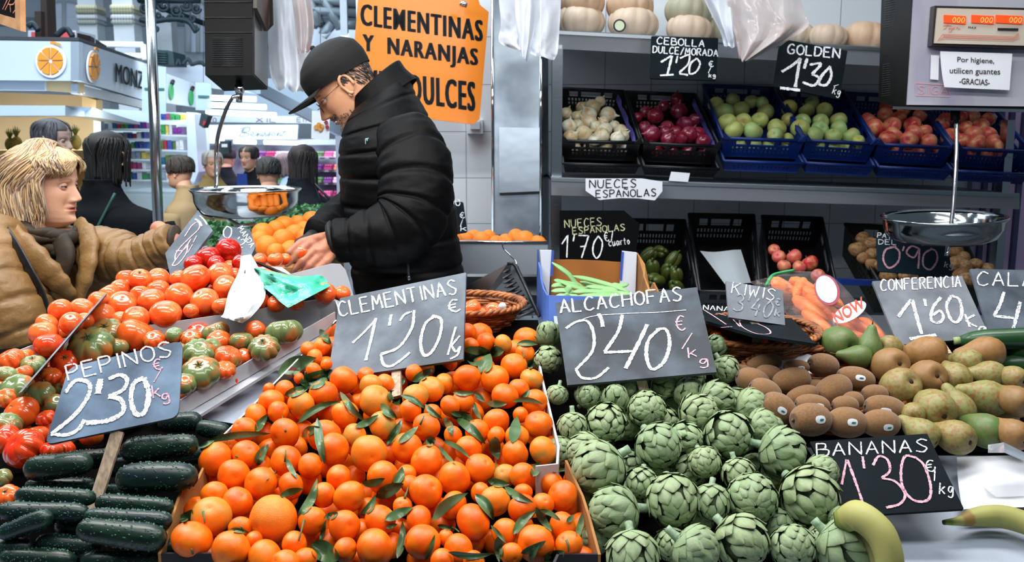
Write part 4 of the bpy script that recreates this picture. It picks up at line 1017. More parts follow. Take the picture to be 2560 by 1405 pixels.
specs = [('black crate of white onions at the left end of the middle shelf', (1405,352),(1602,357),(1395,220),(1560,228), BLACKPL),
         ('black crate of red onions beside the white onions', (1608,358),(1800,366),(1565,229),(1738,236), BLACKPL),
         ('blue crate of golden apples beside the red onions', (1808,345),(2012,352),(1757,212),(1932,220), BLUEPL),
         ('blue crate of golden apples behind the hanging GOLDEN board', (2014,350),(2190,360),(1945,222),(2110,228), BLUEPL),
         ('blue crate of red apples partly under the black scale housing', (2195,360),(2385,370),(2112,232),(2285,240), BLUEPL),
         ('blue crate of red apples at the right end behind the scale rod', (2390,370),(2580,380),(2300,242),(2470,250), BLUEPL)]
for l, a, b, c, d, m in specs:
    crate(l, a, b, c, d, 3.5, 3.95, .082, m, 'crates on the middle shelf')
    lo_ = l.replace('crate of', 'lower crate under the').replace('at the left', 'crate at the left')
    dy = 57
    crate({0: 'lower black crate under the white onion crate', 1: 'lower black crate under the red onion crate', 2: 'lower blue crate under the left golden apple crate', 3: 'lower blue crate under the right golden apple crate', 4: 'lower blue crate under the left red apple crate', 5: 'lower blue crate under the right red apple crate'}[specs.index((l, a, b, c, d, m))],
          (a[0] + 3, a[1] + dy), (b[0] - 3, b[1] + dy), (c[0], c[1] + dy), (d[0], d[1] + dy), 3.5, 3.95, .045, m, 'crates on the middle shelf', notch=False)
for l_, xs_, yy_ in ((ON, (1435,1475,1515,1560), 370), (RO, (1640,1680,1720,1765), 378), (G1, (1845,1885,1925,1970), 362), (G2, (2045,2080,2115,2155), 368), (A3, (2235,2270,2305,2345), 380), (A4, (2430,2465,2500), 388)):
    for x_ in xs_: l_.append((x_, yy_, 19))
fill_crate(ON, 'white_onion', [onion_mesh(WON)], 'pale white onion', 'onion crate', 'onion', 'white onions in the crate', 352, 224)
fill_crate(RO, 'red_onion', [onion_mesh(RON)], 'glossy red onion', 'red onion crate', 'onion', 'red onions in the crate', 360, 232)
gm, rm = apple_mesh(GOL), apple_mesh(RAP)
fill_crate(G1, 'golden_apple', [gm], 'yellow-green apple', 'left golden apple crate', 'apple', 'golden apples', 348, 216)
fill_crate(G2, 'golden_apple', [gm], 'yellow-green apple', 'right golden apple crate', 'apple', 'golden apples', 355, 225)
fill_crate(A3, 'red_apple', [rm], 'mottled red apple', 'left red apple crate', 'apple', 'red apples', 365, 236)
fill_crate(A4, 'red_apple', [rm], 'mottled red apple', 'right red apple crate', 'apple', 'red apples', 375, 246)
LINER = mat('purple_liner', '5a56a8', .7, col2='4a4690', scale=8)
for x0, y0, x1, y1, lab in ((1545,235,1592,352,'purple paper liner at the right side of the white onion crate'), (1735,245,1790,362,'purple paper liner at the right side of the red onion crate')):
    mb = MB(); rows = []
    for i in range(9):
        t = i / 8; x, y, z = lerp(x0, x1, t), lerp(y0, y1, t), lerp(3.93, 3.53, t)
        rows.append([P(x + 3 * sin(i * 2.2), y, z), P(x - 6, y + 14 + 3 * sin(i * 3), z)])
    mb.grid(rows); solo('paper_liner', mb, LINER, lab, 'liner')
mb = MB(); mb.prism([P(x, y, 3.42) for x, y in ((1678,429),(1725,433),(1720,455),(1672,452))], (0, .001, 0))
solo('crate_label', mb, PAPER, 'small white printed label on the lower red onion crate', 'label')
# lower shelf
for l, fl, fr, bl, br, m in (('black crate of dim green peppers beside the tall chalkboard', (1585,725),(1745,728),(1565,548),(1712,551), BLACKPL), ('tall black crate holding a sheet of paper on the lower shelf', (1750,728),(1900,730),(1722,535),(1885,538), BLACKPL),
                             ('black crate of red apples on the lower shelf', (1925,732),(2095,735),(1905,540),(2055,545), BLACKPL), ('wide crate of potatoes at the right of the lower shelf', (2200,708),(2470,722),(2112,560),(2400,575), mat('black_olive_crate', '1a1c16', .5))):
    crate(l, fl, fr, bl, br, 3.3, 3.72, .13, m, 'crates on the lower shelf', notch=False)
POT = mat('potato_skin', '9a744a', .7, col2='7a5632', scale=3, rnd='b09068', bump=.15, bscale=12)
def potato_mesh(seed):
    mb = MB(); rows = []
    for i in range(17):
        th = pi * i / 16; rw = []
        for j in range(22):
            a = 2 * pi * j / 22
            p = V(1.15 * sin(th) * cos(a), .9 * sin(th) * sin(a), -.85 * cos(th))
            rw.append(p * (1 + .12 * noise.noise(p * 1.2 + V(seed * 9, 0, 0))))
        rows.append(rw)
    mb.grid(rows, cu=True)
    return mb.mesh('potato', POT)
PO = [(2158,598,21),(2145,623,21),(2177,608,17),(2180,636,19),(2180,661,17),(2220,690,19),(2264,693,18),(2390,630,17),(2408,645,19),(2390,658,21),(2415,667,18),(2402,690,22),(2418,698,20),(2471,672,16),(2440,690,18),(2160,645,16),(2205,665,17),(2440,660,16)]
fill_crate(PO, 'potato', [potato_mesh(1), potato_mesh(2), potato_mesh(3)], 'dusty brown potato', 'potato crate', 'potato', 'potatoes in the crate', 700, 575, 3.28, 3.65)
L3 = [(1947,642,17),(1985,642,20),(2025,658,21),(1998,668,17),(1960,665,17),(1935,625,15),(2045,690,18)]
fill_crate(L3, 'red_apple', [rm], 'dark red apple', 'lower shelf apple crate', 'apple', 'red apples on the lower shelf', 700, 575, 3.28, 3.65, 2)
PEP = mat('green_pepper_skin', '2f4a18', .3, col2='4a4a18', scale=2)
mb = MB()
for k in range(3): mb.ball((cos(k * 2.1) * .38, sin(k * 2.1) * .38, 0), (.62, .62, 1.2), 18, 12)
mb.tube([V(0, 0, .95), V(0, .05, 1.3), V(.1, .1, 1.5)], [.16, .1, .12], 7)
GP = [(1620,640,20),(1650,630,18),(1682,650,20),(1630,672,20),(1668,680,20),(1640,702,22),(1690,690,18),(1612,700,16),(1690,720,20)]
fill_crate(GP, 'green_pepper', [mb.mesh('green_pepper', PEP)], 'dim green pepper', 'pepper crate', 'pepper', 'green peppers in the crate', 715, 590, 3.28, 3.65, 3)
mb = MB(); mb.grid([[P(lerp(lerp(1750, 1812, v), lerp(1852, 1878, v), u), lerp(627, 710, v) + 3 * sin(u * 5), 3.52 - .1 * v + .012 * sin(u * 7 + v)) for u in [i / 6 for i in range(7)]] for v in [i / 5 for i in range(6)]])
solo('paper_sheet', mb, mat('grey_paper', 'a4acb2', .85), 'grey paper sheet lying in the empty black crate', 'paper')
mb = MB(); mb.prism([P(x, y, 3.22) for x, y in ((2085,698),(2205,702),(2205,716),(2085,712))], (0, .03, 0)); solo('shelf_edge_strip', mb, BLUEPL, 'blue plastic strip in front of the potato crate', 'strip')

# ---------------------------------------------------------------- pumpkins on the top shelf
def pumpkin_mesh(m, nl=10, sq=.66, seed=0):
    mb = MB(); prof = []
    for i in range(21):
        th = pi * i / 20; z = -cos(th) * sq
        if th > 2.3: z -= .2 * ((th - 2.3) / .84) ** 2
        if th < .7: z += .15 * (1 - th / .7) ** 2
        prof.append((sin(th) ** .8, z))
    mb.lathe(prof, 80, lob=lambda a, z: 1 - .1 * (1 - abs(sin(a * nl / 2 + .3 * sin(2 * a + seed))) ** .5))
    mb.tube([V(0, 0, sq - .25), V(.02, 0, sq), V(.1, .03, sq + .2)], [.12, .08, .1], 8, col=(.6, .55, .4))
    return mb.mesh('pumpkin', m)
PU1 = mat('pumpkin_cream', 'd2c2ac', .5, col2='c4ae98', scale=1.6, rnd='cbb096', attrmul=True)
PU2 = mat('pumpkin_tan', 'bf9c7c', .5, col2='cfae92', scale=1.5, attrmul=True)
PU3 = mat('pumpkin_grey', '9a9a80', .5, col2='a99e86', scale=1.5, attrmul=True)
p1, p2, p3 = pumpkin_mesh(PU1), pumpkin_mesh(PU2, 9, .72, 2), pumpkin_mesh(PU3, 11, .7, 1)
for x, y, r, z, me, lab in ((1452,54,62,3.75,p1,'pale cream pumpkin, bottom left of the stacked pumpkins'), (1455,6,58,3.75,p2,'peach pumpkin stacked on the leftmost cream pumpkin'), (1583,60,64,3.72,p1,'cream pumpkin with a round sticker on the top shelf'), (1575,18,60,3.74,p2,'tan pumpkin stacked on the pumpkin with the sticker'),
                            (1722,74,58,3.72,p1,'pinkish pumpkin above the CEBOLLA board'), (1720,30,60,3.74,p3,'grey-green pumpkin stacked above the CEBOLLA board'), (1800,78,50,3.8,p3,'greyish pumpkin half behind the hanging plastic bag'), (2070,92,48,3.74,p1,'cream pumpkin beside the clip of the GOLDEN board'), (2166,94,56,3.74,p2,'beige pumpkin beside the black scale housing'), (1990,84,46,3.8,p1,'pale pumpkin behind the right edge of the plastic bag')):
    inst('pumpkin', me, P(x, y, z), Euler((pi + .12 * sin(x), .1 * cos(x), x)).to_matrix(), r * z / F)
    tag(COL.objects[-1], lab, 'pumpkin', 'pumpkins on the top shelf')
_pk = [o for o in COL.objects if 'round sticker' in o.get('label', '')][0]
for nm, m, r_, zz in (('sticker', mat('sticker_dark', '14161a', .4), 16, 3.615), ('sticker_print', mat('sticker_pale', 'cfd4b4', .4), 12, 3.612)):
    mb = MB(); c = P(1549, 64, zz)
    mb.prism([c + V(r_ * zz / F * cos(a), -.012 * cos(a) * 0, r_ * zz / F * sin(a)) for a in [2 * pi * i / 20 for i in range(20)]], (0, .004, 0)); mb.build(nm, m, _pk)
def tube_light(label, a, b, z, rad, estr):
    root = thing('fluorescent_lamp', label, 'lamp', P(*a, z))
    mb = MB(); mb.tube([P(*a, z), P(*b, z)], rad, 10); mb.build('tube', mat('lamp_glow', 'f4fbff', .4, emit='f0faff', estr=estr), root)
    mb = MB(); p, q = P(*a, z + .03), P(*b, z + .03); mb.prism([p + V(0, 0, .03), q + V(0, 0, .03), q + V(0, 0, -.025), p + V(0, 0, -.025)], (0, .02, 0)); mb.build('housing', WHITE, root)
tube_light('bright fluorescent lamp on the wall above the top shelf', (1985,14), (2195,24), 4.0, .016, 9)
tube_light('short fluorescent lamp behind the stacked pumpkins', (1630,-4), (1705,4), 4.0, .014, 9)

# ---------------------------------------------------------------- hanging scales
BLK = mat('scale_black', '050607', .5, spec=.2)
def pan(root, c, rx, z, nrm, dep):
    r = rx * z / F
    M = Matrix.Translation(P(*c, z)) @ basis(nrm).to_4x4()
    mb = MB()
    pr = [(0, -dep), (.4 * r, -dep), (.72 * r, -dep * .98), (.86 * r, -dep * .82), (.94 * r, -dep * .45), (.955 * r, -.012), (r, -.004), (1.015 * r, 0), (1.0 * r, .003), (.94 * r, -.008), (.925 * r, -dep * .42), (.85 * r, -dep * .78), (.7 * r, -dep * .93), (0, -dep * .95)]
    mb.lathe(pr, 64, M); mb.build('pan', mat('pan_steel', 'c4cacd', .11, 1, bump=.015, bscale=14), root)
    return M, r
s1 = thing('hanging_scale', 'black hanging scale with chrome pan beside the vendor cap', 'scale', P(600, 200, 3.0))
mb = MB(); mb.add(*quadbox([(509,-80),(630,-80),(632,188),(513,188)], 2.95, [(545,-60),(669,-60),(669,224),(560,228)], 3.2), smooth=False); mb.build('housing', BLK, s1)
mb = MB()
for i in range(16): mb.tube([P(530, 96 + i * 4.6, 2.948), P(606, 96 + i * 4.6, 2.948)], .0014, 5)
for y in (5, 44, 81): mb.tube([P(508, y, 2.946), P(632, y, 2.946)], .0012, 5)
mb.build('vent_ribs', mat('vent_grey', '33363a', .4), s1)
mb = MB(); q = [(634,-60,2.97),(667,-60,3.18),(667,218,3.18),(634,186,2.97)]
mb.prism([P(*p) for p in q], (.004, 0, 0)); mb.build('display_panel', mat('scale_panel', '6a6e70', .2, .6), s1)
mb = MB(); mb.prism([P(633,-60,2.93), P(672,-60,3.1), P(675,62,3.1), P(660,78,3.1), P(633,20,2.93)], (.012, 0, 0)); mb.build('display_hood', mat('hood', '3c302a', .4), s1)
mb = MB(); mb.tube([P(598,186,3.06), P(598,252,3.02)], .012, 10); mb.tube([P(590,222,3.02), P(608,222,3.02)], .016, 8); mb.build('hook', CHROME, s1)
mb = MB(); mb.tube(catmull([P(600,240,3.02), P(580,246,3.02), P(563,280,3.02), P(547,330,3.03), P(541,370,3.04), P(541,420,3.06), P(541,470,3.08)], 6), .007, 10); mb.build('hanger_arm', CHROME, s1)
pan(s1, (615,473), 134, 2.95, (0,-.0,1), .088)
mb = MB(); mb.tube([P(560,540,2.92), P(600,565,2.92), P(640,560,2.92)], [.006,.02,.012], 8, flat=.4); mb.build('pan_bracket', CHROME, s1)

s2 = thing('hanging_scale', 'large hanging scale with red displays and a steel pan at right', 'scale', P(2400, 200, 2.75))
mb = MB(); mb.add(*quadbox([(2284,-80),(2700,-80),(2700,282),(2266,272)], 2.7, [(2205,-60),(2560,-60),(2560,262),(2196,256)], 3.05), smooth=False); mb.build('housing', BLK, s2)
mb = MB()
for y0, n in ((-60, 22), (160, 15)):
    mb = MB()
    for i in range(n):
        y = y0 + i * (6 if y0 < 0 else 5.6)
        mb.tube([P(2212 - .03 * y, y + 2, 2.99), P(2240 - .03 * y, y - 2, 2.87)], .0016, 5)
    mb.build('vent_ribs', mat('vent_dark', '1c2226', .4), s2)
WRAP = mat('plastic_wrap', 'aeb0ba', .22, .1, col2='84739a', scale=3.2, lo=.5, hi=.8, bump=.4, bscale=8, stretch=(1.6, 1, .5), coat=.6)
mb = MB(); mb.prism([P(x, y, 2.695) for x, y in ((2288,-80),(2700,-80),(2700,268),(2268,262))], (0, .006, 0)); mb.build('front_panel', WRAP, s2)
mb = MB(); mb.prism([P(x, y, 2.68) for x, y in ((2232,266),(2700,276),(2700,284),(2232,272))], (0, .02, 0)); mb.build('bottom_rail', CHROME, s2)
mb = MB(); mb.prism([P(x, y, 2.665) for x, y in ((2337,14),(2640,22),(2640,124),(2329,114))], (0, .028, 0)); mb.build('display_frame', mat('frame_dark', '241c1a', .4), s2)
mb = MB(); mb.prism([P(x, y, 2.66) for x, y in ((2344,20),(2632,27),(2628,116),(2336,108))], (0, .006, 0)); bz = mb.build('display_face', mat('display_beige', 'c4bcae', .4, col2='b3a898', scale=4), s2)
DISP = mat('red_display', 'd0401c', .3, emit='ff4a18', estr=.75)
DIG = mat('display_digit', 'ffb26a', .3, emit='ffa050', estr=1.2)
for x0, x1, t in ((2360,2415,"0'00"), (2429,2485,"0'00"), (2490,2557,"0'00")):
    mb = MB(); pl = plane3((x0, 38, 2.655), (x1, 40, 2.655), (x0, 56, 2.655))
    mb.prism([hit(x, y, *pl) for x, y in ((x0, 37), (x1, 40), (x1, 60), (x0, 56))], (0, .003, 0)); mb.build('display_window', DISP, s2)
    mb = MB(); chalk(mb, strokes('000', x1 - 34, 56, x1 - 4, 57, 13), pl, .8, rng); mb.build('digits', DIG, s2)
pl = plane3((2340, 20, 2.657), (2632, 27, 2.657), (2336, 108, 2.657))
mb = MB()
for k in range(3):
    o_ = k * 5
    chalk(mb, [[V(x, y, 0) for x, y in ((2344 + o_, 102 - o_ * .2), (2356 + o_ * .6, 86 + o_), (2535 - o_ * .3, 92 + o_), (2546 + o_ * .3, 84 + o_))]], pl, .9, rng)
chalk(mb, [catmull([V(x, y, 0) for x, y in s], 5) for s in (((2358,65),(2368,62),(2378,64)), ((2369,63),(2364,70),(2358,74)), ((2374,68),(2372,74),(2378,70),(2378,78),(2370,80)), ((2382,68),(2381,74),(2388,68)), ((2390,72),(2394,68),(2396,74),(2400,70)))], pl, .8, rng)
mb.build('printed_stripes', mat('print_red', 'd0553c', .5), s2)
mb = MB(); mb.prism([hit(x, y, pl[0], pl[1]) + pl[1] * .0008 for x, y in ((2494,70),(2546,71),(2545,77),(2494,76))], (0, .001, 0)); mb.build('name_plate', INK, s2)
mb = MB(); chalk(mb, strokes('MAX', 2420, 71, 2440, 72, 5), pl, .7, rng); mb.build('lettering', INK, s2)
pl = plane3((2350, 130, 2.675), (2528, 136, 2.675), (2354, 226, 2.675))
note = thing('paper_note', 'white printed notice taped to the scale asking for gloves', 'notice', P(2440, 180, 2.675))
mb = MB(); mb.grid([[hit(lerp(2349 + (9 * (v / 6) ** 2), 2529 - v * 1.2, u / 8), lerp(lerp(129, 219, v / 6), lerp(135, 226, v / 6), u / 8), *pl) + pl[1] * (.004 + .012 * max(0, .25 - u / 8) * (v / 6)) for u in range(9)] for v in range(7)])
mb.build('sheet', PAPER, note)
def words(parent, name, txt, quad, pl, m, lift=.006, bold=.0, fat=0, sp=1.0):
    cu = bpy.data.curves.new('txt', 'FONT'); cu.body = txt; cu.space_character = sp; cu.offset = bold; cu.resolution_u = 3
    ob = bpy.data.objects.new('txt', cu); COL.objects.link(ob)
    me = bpy.data.meshes.new_from_object(ob.evaluated_get(bpy.context.evaluated_depsgraph_get()))
    bpy.data.objects.remove(ob); bpy.data.curves.remove(cu)
    co = np.array([v.co[:] for v in me.vertices]); lo, hi = co.min(0), co.max(0)
    mb = MB()
    (ax, ay), (bx, by), (cx_, cy_), (dx, dy) = quad            # top-left, top-right, bottom-right, bottom-left
    for sh in ([-fat, -fat / 2, 0, fat / 2, fat] if fat else [0]):
      vs = []
      for p in co:
        u, v = (p[0] - lo[0]) / (hi[0] - lo[0]), 1 - (p[1] - lo[1]) / (hi[1] - lo[1])
        x = lerp(lerp(ax, bx, u), lerp(dx, cx_, u), v) + sh; y = lerp(lerp(ay, by, u), lerp(dy, cy_, u), v)
        vs.append(hit(x, y, *pl) + pl[1] * lift)
      mb.add(vs, [tuple(f.vertices) for f in me.polygons], smooth=False)
    return mb.build(name, m, parent)
GREYINK = mat('grey_ink', '3a3034', .7)
words(note, 'printed_text', 'Por higiene,', ((2391,143),(2483,147),(2483,164),(2391,160)), pl, GREYINK, .0055, .012)
words(note, 'printed_text', 'utilicen guantes', ((2372,170),(2498,173),(2498,192),(2372,189)), pl, GREYINK, .0055, .012)
words(note, 'printed_text', '-GRACIAS-', ((2396,196),(2472,200),(2472,215),(2396,211)), pl, GREYINK, .0055, .018)
pl = plane3((2288, 206, 2.692), (2374, 212, 2.692), (2287, 240, 2.692))
mb = MB(); chalk(mb, [[V(2288,207,0), V(2374,213,0), V(2373,241,0), V(2288,238,0), V(2288,207,0)]] + strokes('SIGA', 2294, 234, 2368, 236, 20), pl, .9, rng)
lb = thing('price_label', 'faint pink stamped label stuck on the scale wrap', 'label', P(2330, 224, 2.69)); mb.build('stamp', mat('stamp_pink', 'd88a90', .6), lb)
mb = MB(); mb.prism([P(x, y, 2.685) for x, y in ((2328,138),(2348,139),(2346,200),(2326,198))], (0, .002, 0)); solo('paper_strip', mb, PAPER, 'narrow white paper strip left of the glove notice', 'label')
mb = MB(); mb.tube([P(2388,270,2.75), P(2388,300,2.75)], .014, 10); mb.build('coupling', BLK, s2)
mb = MB(); mb.tube(catmull([P(2391,296,2.75), P(2390,400,2.74), P(2384,500,2.72), P(2374,590,2.7), P(2366,640,2.69)], 6), .0085, 12, flat=.7); mb.build('hanger_rod', CHROME, s2)
pan(s2, (2357,542), 146, 2.78, (-.035,-.03,1), .075)
# ---------------------------------------------------------------- middle ground: sign, boxes, baskets, bags
sg = thing('orange_sign', 'large orange sign reading CLEMENTINAS Y NARANJAS MUY DULCES on the tiled wall', 'sign', P(1040, 160, 3.5))
pl = plane3((897,-30,3.55), (1200,12,3.7), (868,274,3.5))
pts = [(900,-60),(1185,-40),(1200,12),(1222,30),(1199,298),(1183,311),(1085,299),(868,274),(886,111)]
mb = MB(); mb.prism([hit(x, y, *pl) for x, y in pts], -pl[1] * .004); mb.build('panel', mat('sign_orange', 'f08418', .35, coat=.2), sg)
SGI = mat('sign_ink', '081016', .5)
words(sg, 'lettering', 'CLEMENTINAS', ((903,9),(1205,51),(1205,104),(903,63)), pl, SGI, .0008, .004, 2.5, 1.2)
words(sg, 'lettering', 'Y  NARANJAS', ((908,85),(1193,122),(1193,177),(908,140)), pl, SGI, .0008, .004, 2.5, 1.2)
words(sg, 'lettering', 'MUY DULCES', ((915,172),(1186,205),(1186,279),(918,240)), pl, SGI, .0008, .004, 2.6, 1.2)
mb = MB(); mb.tube([P(1150,8,3.6), P(1168,12,3.6)], .012, 6); mb.build('clip', CHROME, sg)
sw = thing('wall_switch', 'white light switch plate on the tiles below the orange sign', 'switch', P(1190, 320, 3.95))
mb = MB(); a, b = P(1168, 300, 4.0), P(1207, 334, 4.0); mb.box((a.x, 4.05, b.z), (b.x, 4.08, a.z)); mb.build('plate', PAPER, sw)
mb = MB(); a, b = P(1176, 304, 4.0), P(1200, 323, 4.0); mb.box((a.x, 4.042, b.z), (b.x, 4.05, a.z)); mb.build('rocker', WHITE, sw)

# steel bin with oranges behind the vendor
bn = thing('orange_bin', 'stainless bin of oranges under the steel cabinet', 'bin', P(1250, 680, 3.1))
mb = MB(); mb.add(*quadbox([(1100,604),(1370,606),(1366,686),(1100,684)], 3.15, [(1100,590),(1340,586),(1340,660),(1100,660)], 3.55), smooth=False); mb.build('body', STEELM, bn)
mb = MB(); mb.tube([P(1100,604,3.14), P(1370,606,3.14), P(1335,586,3.5)], .004, 6); mb.build('rim', CHROME, bn)
OB = [(1165,596,22),(1205,598,24),(1240,602,18),(1265,602,22),(1312,598,26),(1345,604,20),(1290,590,22),(1185,590,20),(1138,598,20),(1222,588,18)]
om = mo
z_, r_ = settle(OB, 0, .85, 60, lambda y, off: 3.2 + (604 - y) * .012)
rk = rows_of(OB, 2)
for i, c in enumerate(OB):
    o = inst('orange', om, P(c[0], c[1] + 4, z_[i]), rrot(rng), r_[i])
    tag(o, f'orange in the steel bin, {ORD[rk[i][1]]} from left in {ORD[rk[i][0]]} row from front', 'orange', 'oranges in the steel bin')
mb = MB(); mb.box((-.3, 2.95, .02), (.15, 3.35, 1.1)); solo('low_cabinet', mb, mat('dark_cabinet', '15181b', .5), 'dark low cabinet under the bin of oranges', 'cabinet')
# heap of oranges by the vendor's hands, greens behind
OR = [(658,585,28),(710,568,28),(737,588,27),(709,600,28),(668,617,29),(780,554,26),(787,572,24),(767,595,25),(727,628,27),(690,575,24),(650,600,24),(745,560,22),(760,575,22),(690,630,22),(755,615,22)]
z_, r_ = settle(OR, 0, .9, 100, lambda y, off: lerp(2.62, 2.95, (640 - y) / 100))
rk = rows_of(OR, 4)
for i, c in enumerate(OR):
    o = inst('orange', om, P(c[0], c[1], z_[i]), rrot(rng), r_[i] * 1.02)
    tag(o, f'orange beside the vendor hand, {ORD[rk[i][1]]} from left in {ORD[rk[i][0]]} row from front', 'orange', 'oranges by the vendor')
mb = MB(); a, b = P(545, 660, 2.75), P(800, 660, 2.75)
mb.box((a.x, 2.45, 0.02), (b.x - .05, 3.5, 1.13)); solo('rear_counter', mb, WHITE, 'white rear counter under the oranges and greens left of the vendor', 'counter')
mb = MB(); a, b = P(640, 640, 2.6), P(790, 650, 2.6); mb.box((a.x, 2.55, 1.13), (b.x, 3.0, 1.25)); solo('orange_tray', mb, CARD, 'cardboard tray under the oranges by the vendor', 'tray')
GRN = mat('parsley', '1c4a28', .5, col2='3f7a44', scale=60, rnd='2d5f30')
mb = MB(); rg = random.Random(3)
for i in range(2600):
    x, y = rg.uniform(520, 850), rg.uniform(505, 605)
    if x < 640: y = rg.uniform(548, 612)
    z = 3.15 + (600 - y) * .006 + rg.uniform(-.05, .05)
    c = P(x, y + 8, z); d = V(rg.uniform(-1, 1), rg.uniform(-1, .6), rg.uniform(-.2, 1)).normalized() * rg.uniform(.008, .02)
    s = d.orthogonal().normalized() * .006
    mb.add([c - s, c + d * .5 + s * 1.6, c + d, c + d * .5 - s * 1.6], [(0, 1, 2, 3)])
o = solo('parsley_leaves', mb, GRN, 'dark green leafy herbs heaped behind the oranges and scale pan', 'greens'); o['kind'] = 'stuff'
mb = MB(); mb.box((P(520, 600, 3.2).x, 3.1, 1.13), (P(850, 600, 3.2).x, 3.75, 1.24)); solo('herb_tray', mb, STEELM, 'steel tray under the leafy herbs', 'tray')

# bean box
BOXB = mat('box_blue', '3f5fae', .6, col2='5a78c0', scale=5)
BOXI = mat('box_brown', '9a5f22', .8, col2='87501c', scale=9)
BOXW = mat('box_white', 'c9cfda', .6)
bb = thing('bean_box', 'blue and white cardboard box of flat green beans', 'box', P(1480, 780, 2.4))
zb, zf = 2.62, 2.28
mb = MB(); mb.prism([P(x, y, zb) for x, y in ((1378,650),(1430,649),(1500,652),(1556,656),(1556,770),(1378,770))], (0, .005, 0)); mb.build('back_wall', BOXI, bb)
mb = MB(); mb.prism([P(1347,624,zb), P(1349,655,zb), P(1354,672,2.54), P(1356,700,2.46), P(1362,722,2.38), P(1371,738,zf), P(1371,850,zf), P(1345,800,zb)], (-.005, 0, 0)); mb.build('side_wall', BOXB, bb)
mb = MB(); mb.prism([P(1590,632,zb), P(1608,660,zb - .05), P(1608,690,2.5), P(1622,728,2.4), P(1632,706,2.36), P(1646,735,zf), P(1646,850,zf), P(1590,780,zb)], (.005, 0, 0)); mb.build('side_wall', CARD, bb)
mb = MB(); mb.prism([P(1371,738,zf), P(1646,745,zf), P(1646,850,zf), P(1371,850,zf)], (0, -.004, 0)); mb.build('front_wall', BOXB, bb)
mb = MB(); mb.prism([P(x, y, zf - .006) for x, y in ((1384,790),(1400,791),(1400,826),(1388,826))], (0, -.001, 0)); mb.build('printed_panel', mat('box_print', 'c6d4dc', .6), bb)
for q, bl in (([(1350,626),(1379,626),(1372,742),(1356,700)], (1379,626,1376,690)), ([(1556,628),(1592,632),(1588,745),(1548,738)], (1554,630,1549,700))):
    mb = MB(); mb.prism([P(x, y, zb - .015) for x, y in q], (0, .012, 0)); pp = mb.build('corner_post', BOXW, bb)
    mb = MB(); x0, y0, x1, y1 = bl; mb.prism([P(x0, y0, zb - .018), P(x0 + 6, y0, zb - .018), P(x1 + 6, y1, zb - .018), P(x1, y1, zb - .018)], (0, .002, 0)); mb.build('post_edge', mat('box_blue_edge', '2f4fa8', .6), pp)
BEAN = mat('bean_pod', '7faf6a', .5, col2='93c084', scale=6, rnd='6a9f5c')
BN = [((1380,652),(1420,680),(1440,705),(1462,718)), ((1432,686),(1480,696),(1530,710),(1578,728)), ((1385,696),(1410,702),(1450,710)), ((1465,712),(1510,716),(1545,722)), ((1500,722),(1540,728),(1580,732)), ((1430,726),(1480,724),(1560,732)), ((1440,738),(1500,734),(1560,736)), ((1378,712),(1400,708),(1430,714)), ((1378,724),(1410,722),(1440,728)), ((1410,742),(1418,722),(1428,710)), ((1432,746),(1470,742),(1530,742)), ((1530,706),(1550,710),(1572,706)), ((1420,752),(1416,740),(1424,732)), ((1390,735),(1420,736),(1450,738)), ((1440,752),(1480,748),(1520,750)), ((1400,700),(1450,716),(1520,724)), ((1450,700),(1490,712),(1540,718))]
for i, s in enumerate(BN):
    zz = lerp(2.5, 2.33, (sum(p[1] for p in s) / len(s) - 690) / 60)
    path = catmull([P(x, y + 4, zz - (.03 if i < 2 else 0) - .004 * (i % 4)) for x, y in s], 6)
    n = len(path)
    mb = MB(); mb.tube(path, [.0095 * min(1, .25 + 3 * min(k / (n - 1), 1 - k / (n - 1)) ** .8) for k in range(n)], 10, flat=.38, up=(0, -.5, 1))
    o = solo('flat_bean', mb, BEAN, '', 'bean', 'flat beans in the box')
    o['_y'] = s[0][1]
bl = [o for o in COL.objects if o.name.startswith('flat_bean')]
nm_ = ['longest flat bean leaning up at the left back corner of the box', 'long flat bean lying across the top of the beans', 'short flat bean under the leaning one at the left', 'flat bean in the middle of the box', 'flat bean at the right side of the box', 'straight flat bean along the front of the box', 'flat bean just behind the ALCACHOFAS board', 'short flat bean at the left box wall', 'lower short flat bean at the left box wall', 'curled flat bean standing up at the front left', 'flat bean at the very front of the box', 'bean tip touching the right white corner post', 'bent bean end at the front left corner', 'half-hidden flat bean in the left front', 'flat bean half behind the board top edge', 'flat bean under the crossing one', 'flat bean behind the middle ones']
for o, l in zip(bl, nm_): o['label'] = l; del o['_y']

# wicker baskets
def basket(label, ctr, rx, ry, h, M, rows=7, stakes=24, taper=.7):
    root = thing('wicker_basket', label, 'basket', ctr)
    def pt(a, v, e=0): k = lerp(taper, 1, v) + e; return M @ V(rx * k * cos(a), ry * k * sin(a), h * v)
    n = 96
    for r in range(rows):
        mb = MB()
        for s in (0, 1):
            mb.tube([pt(2 * pi * i / n, (r + .5 * s) / rows * .92, .03 * cos(stakes / 2 * 2 * pi * i / n + pi * (r + s))) for i in range(n + 1)], h / rows * .3, 6, cap=False)
        mb.build('weave_row', WICKER, root)
    for k in range(stakes):
        mb = MB(); a = 2 * pi * k / stakes; mb.tube([pt(a, v / 5) for v in range(6)], .0022, 6); mb.build('stake', WICKER, root)
    mb = MB()
    for ph in (0, 2.1, 4.2):
        mb.tube([pt(2 * pi * i / n, 1 + .05 * sin(16 * 2 * pi * i / n + ph), .05 * cos(16 * 2 * pi * i / n + ph)) for i in range(n + 1)], .0042, 6, cap=False)
    mb.build('rim', WICKER, root)
    mb = MB(); mb.prism([pt(2 * pi * i / 40, 0) for i in range(40)], M.to_3x3() @ V(0, 0, -.004)); mb.build('bottom', WICKER, root)
    return root
c = P(1165, 838, 2.02)
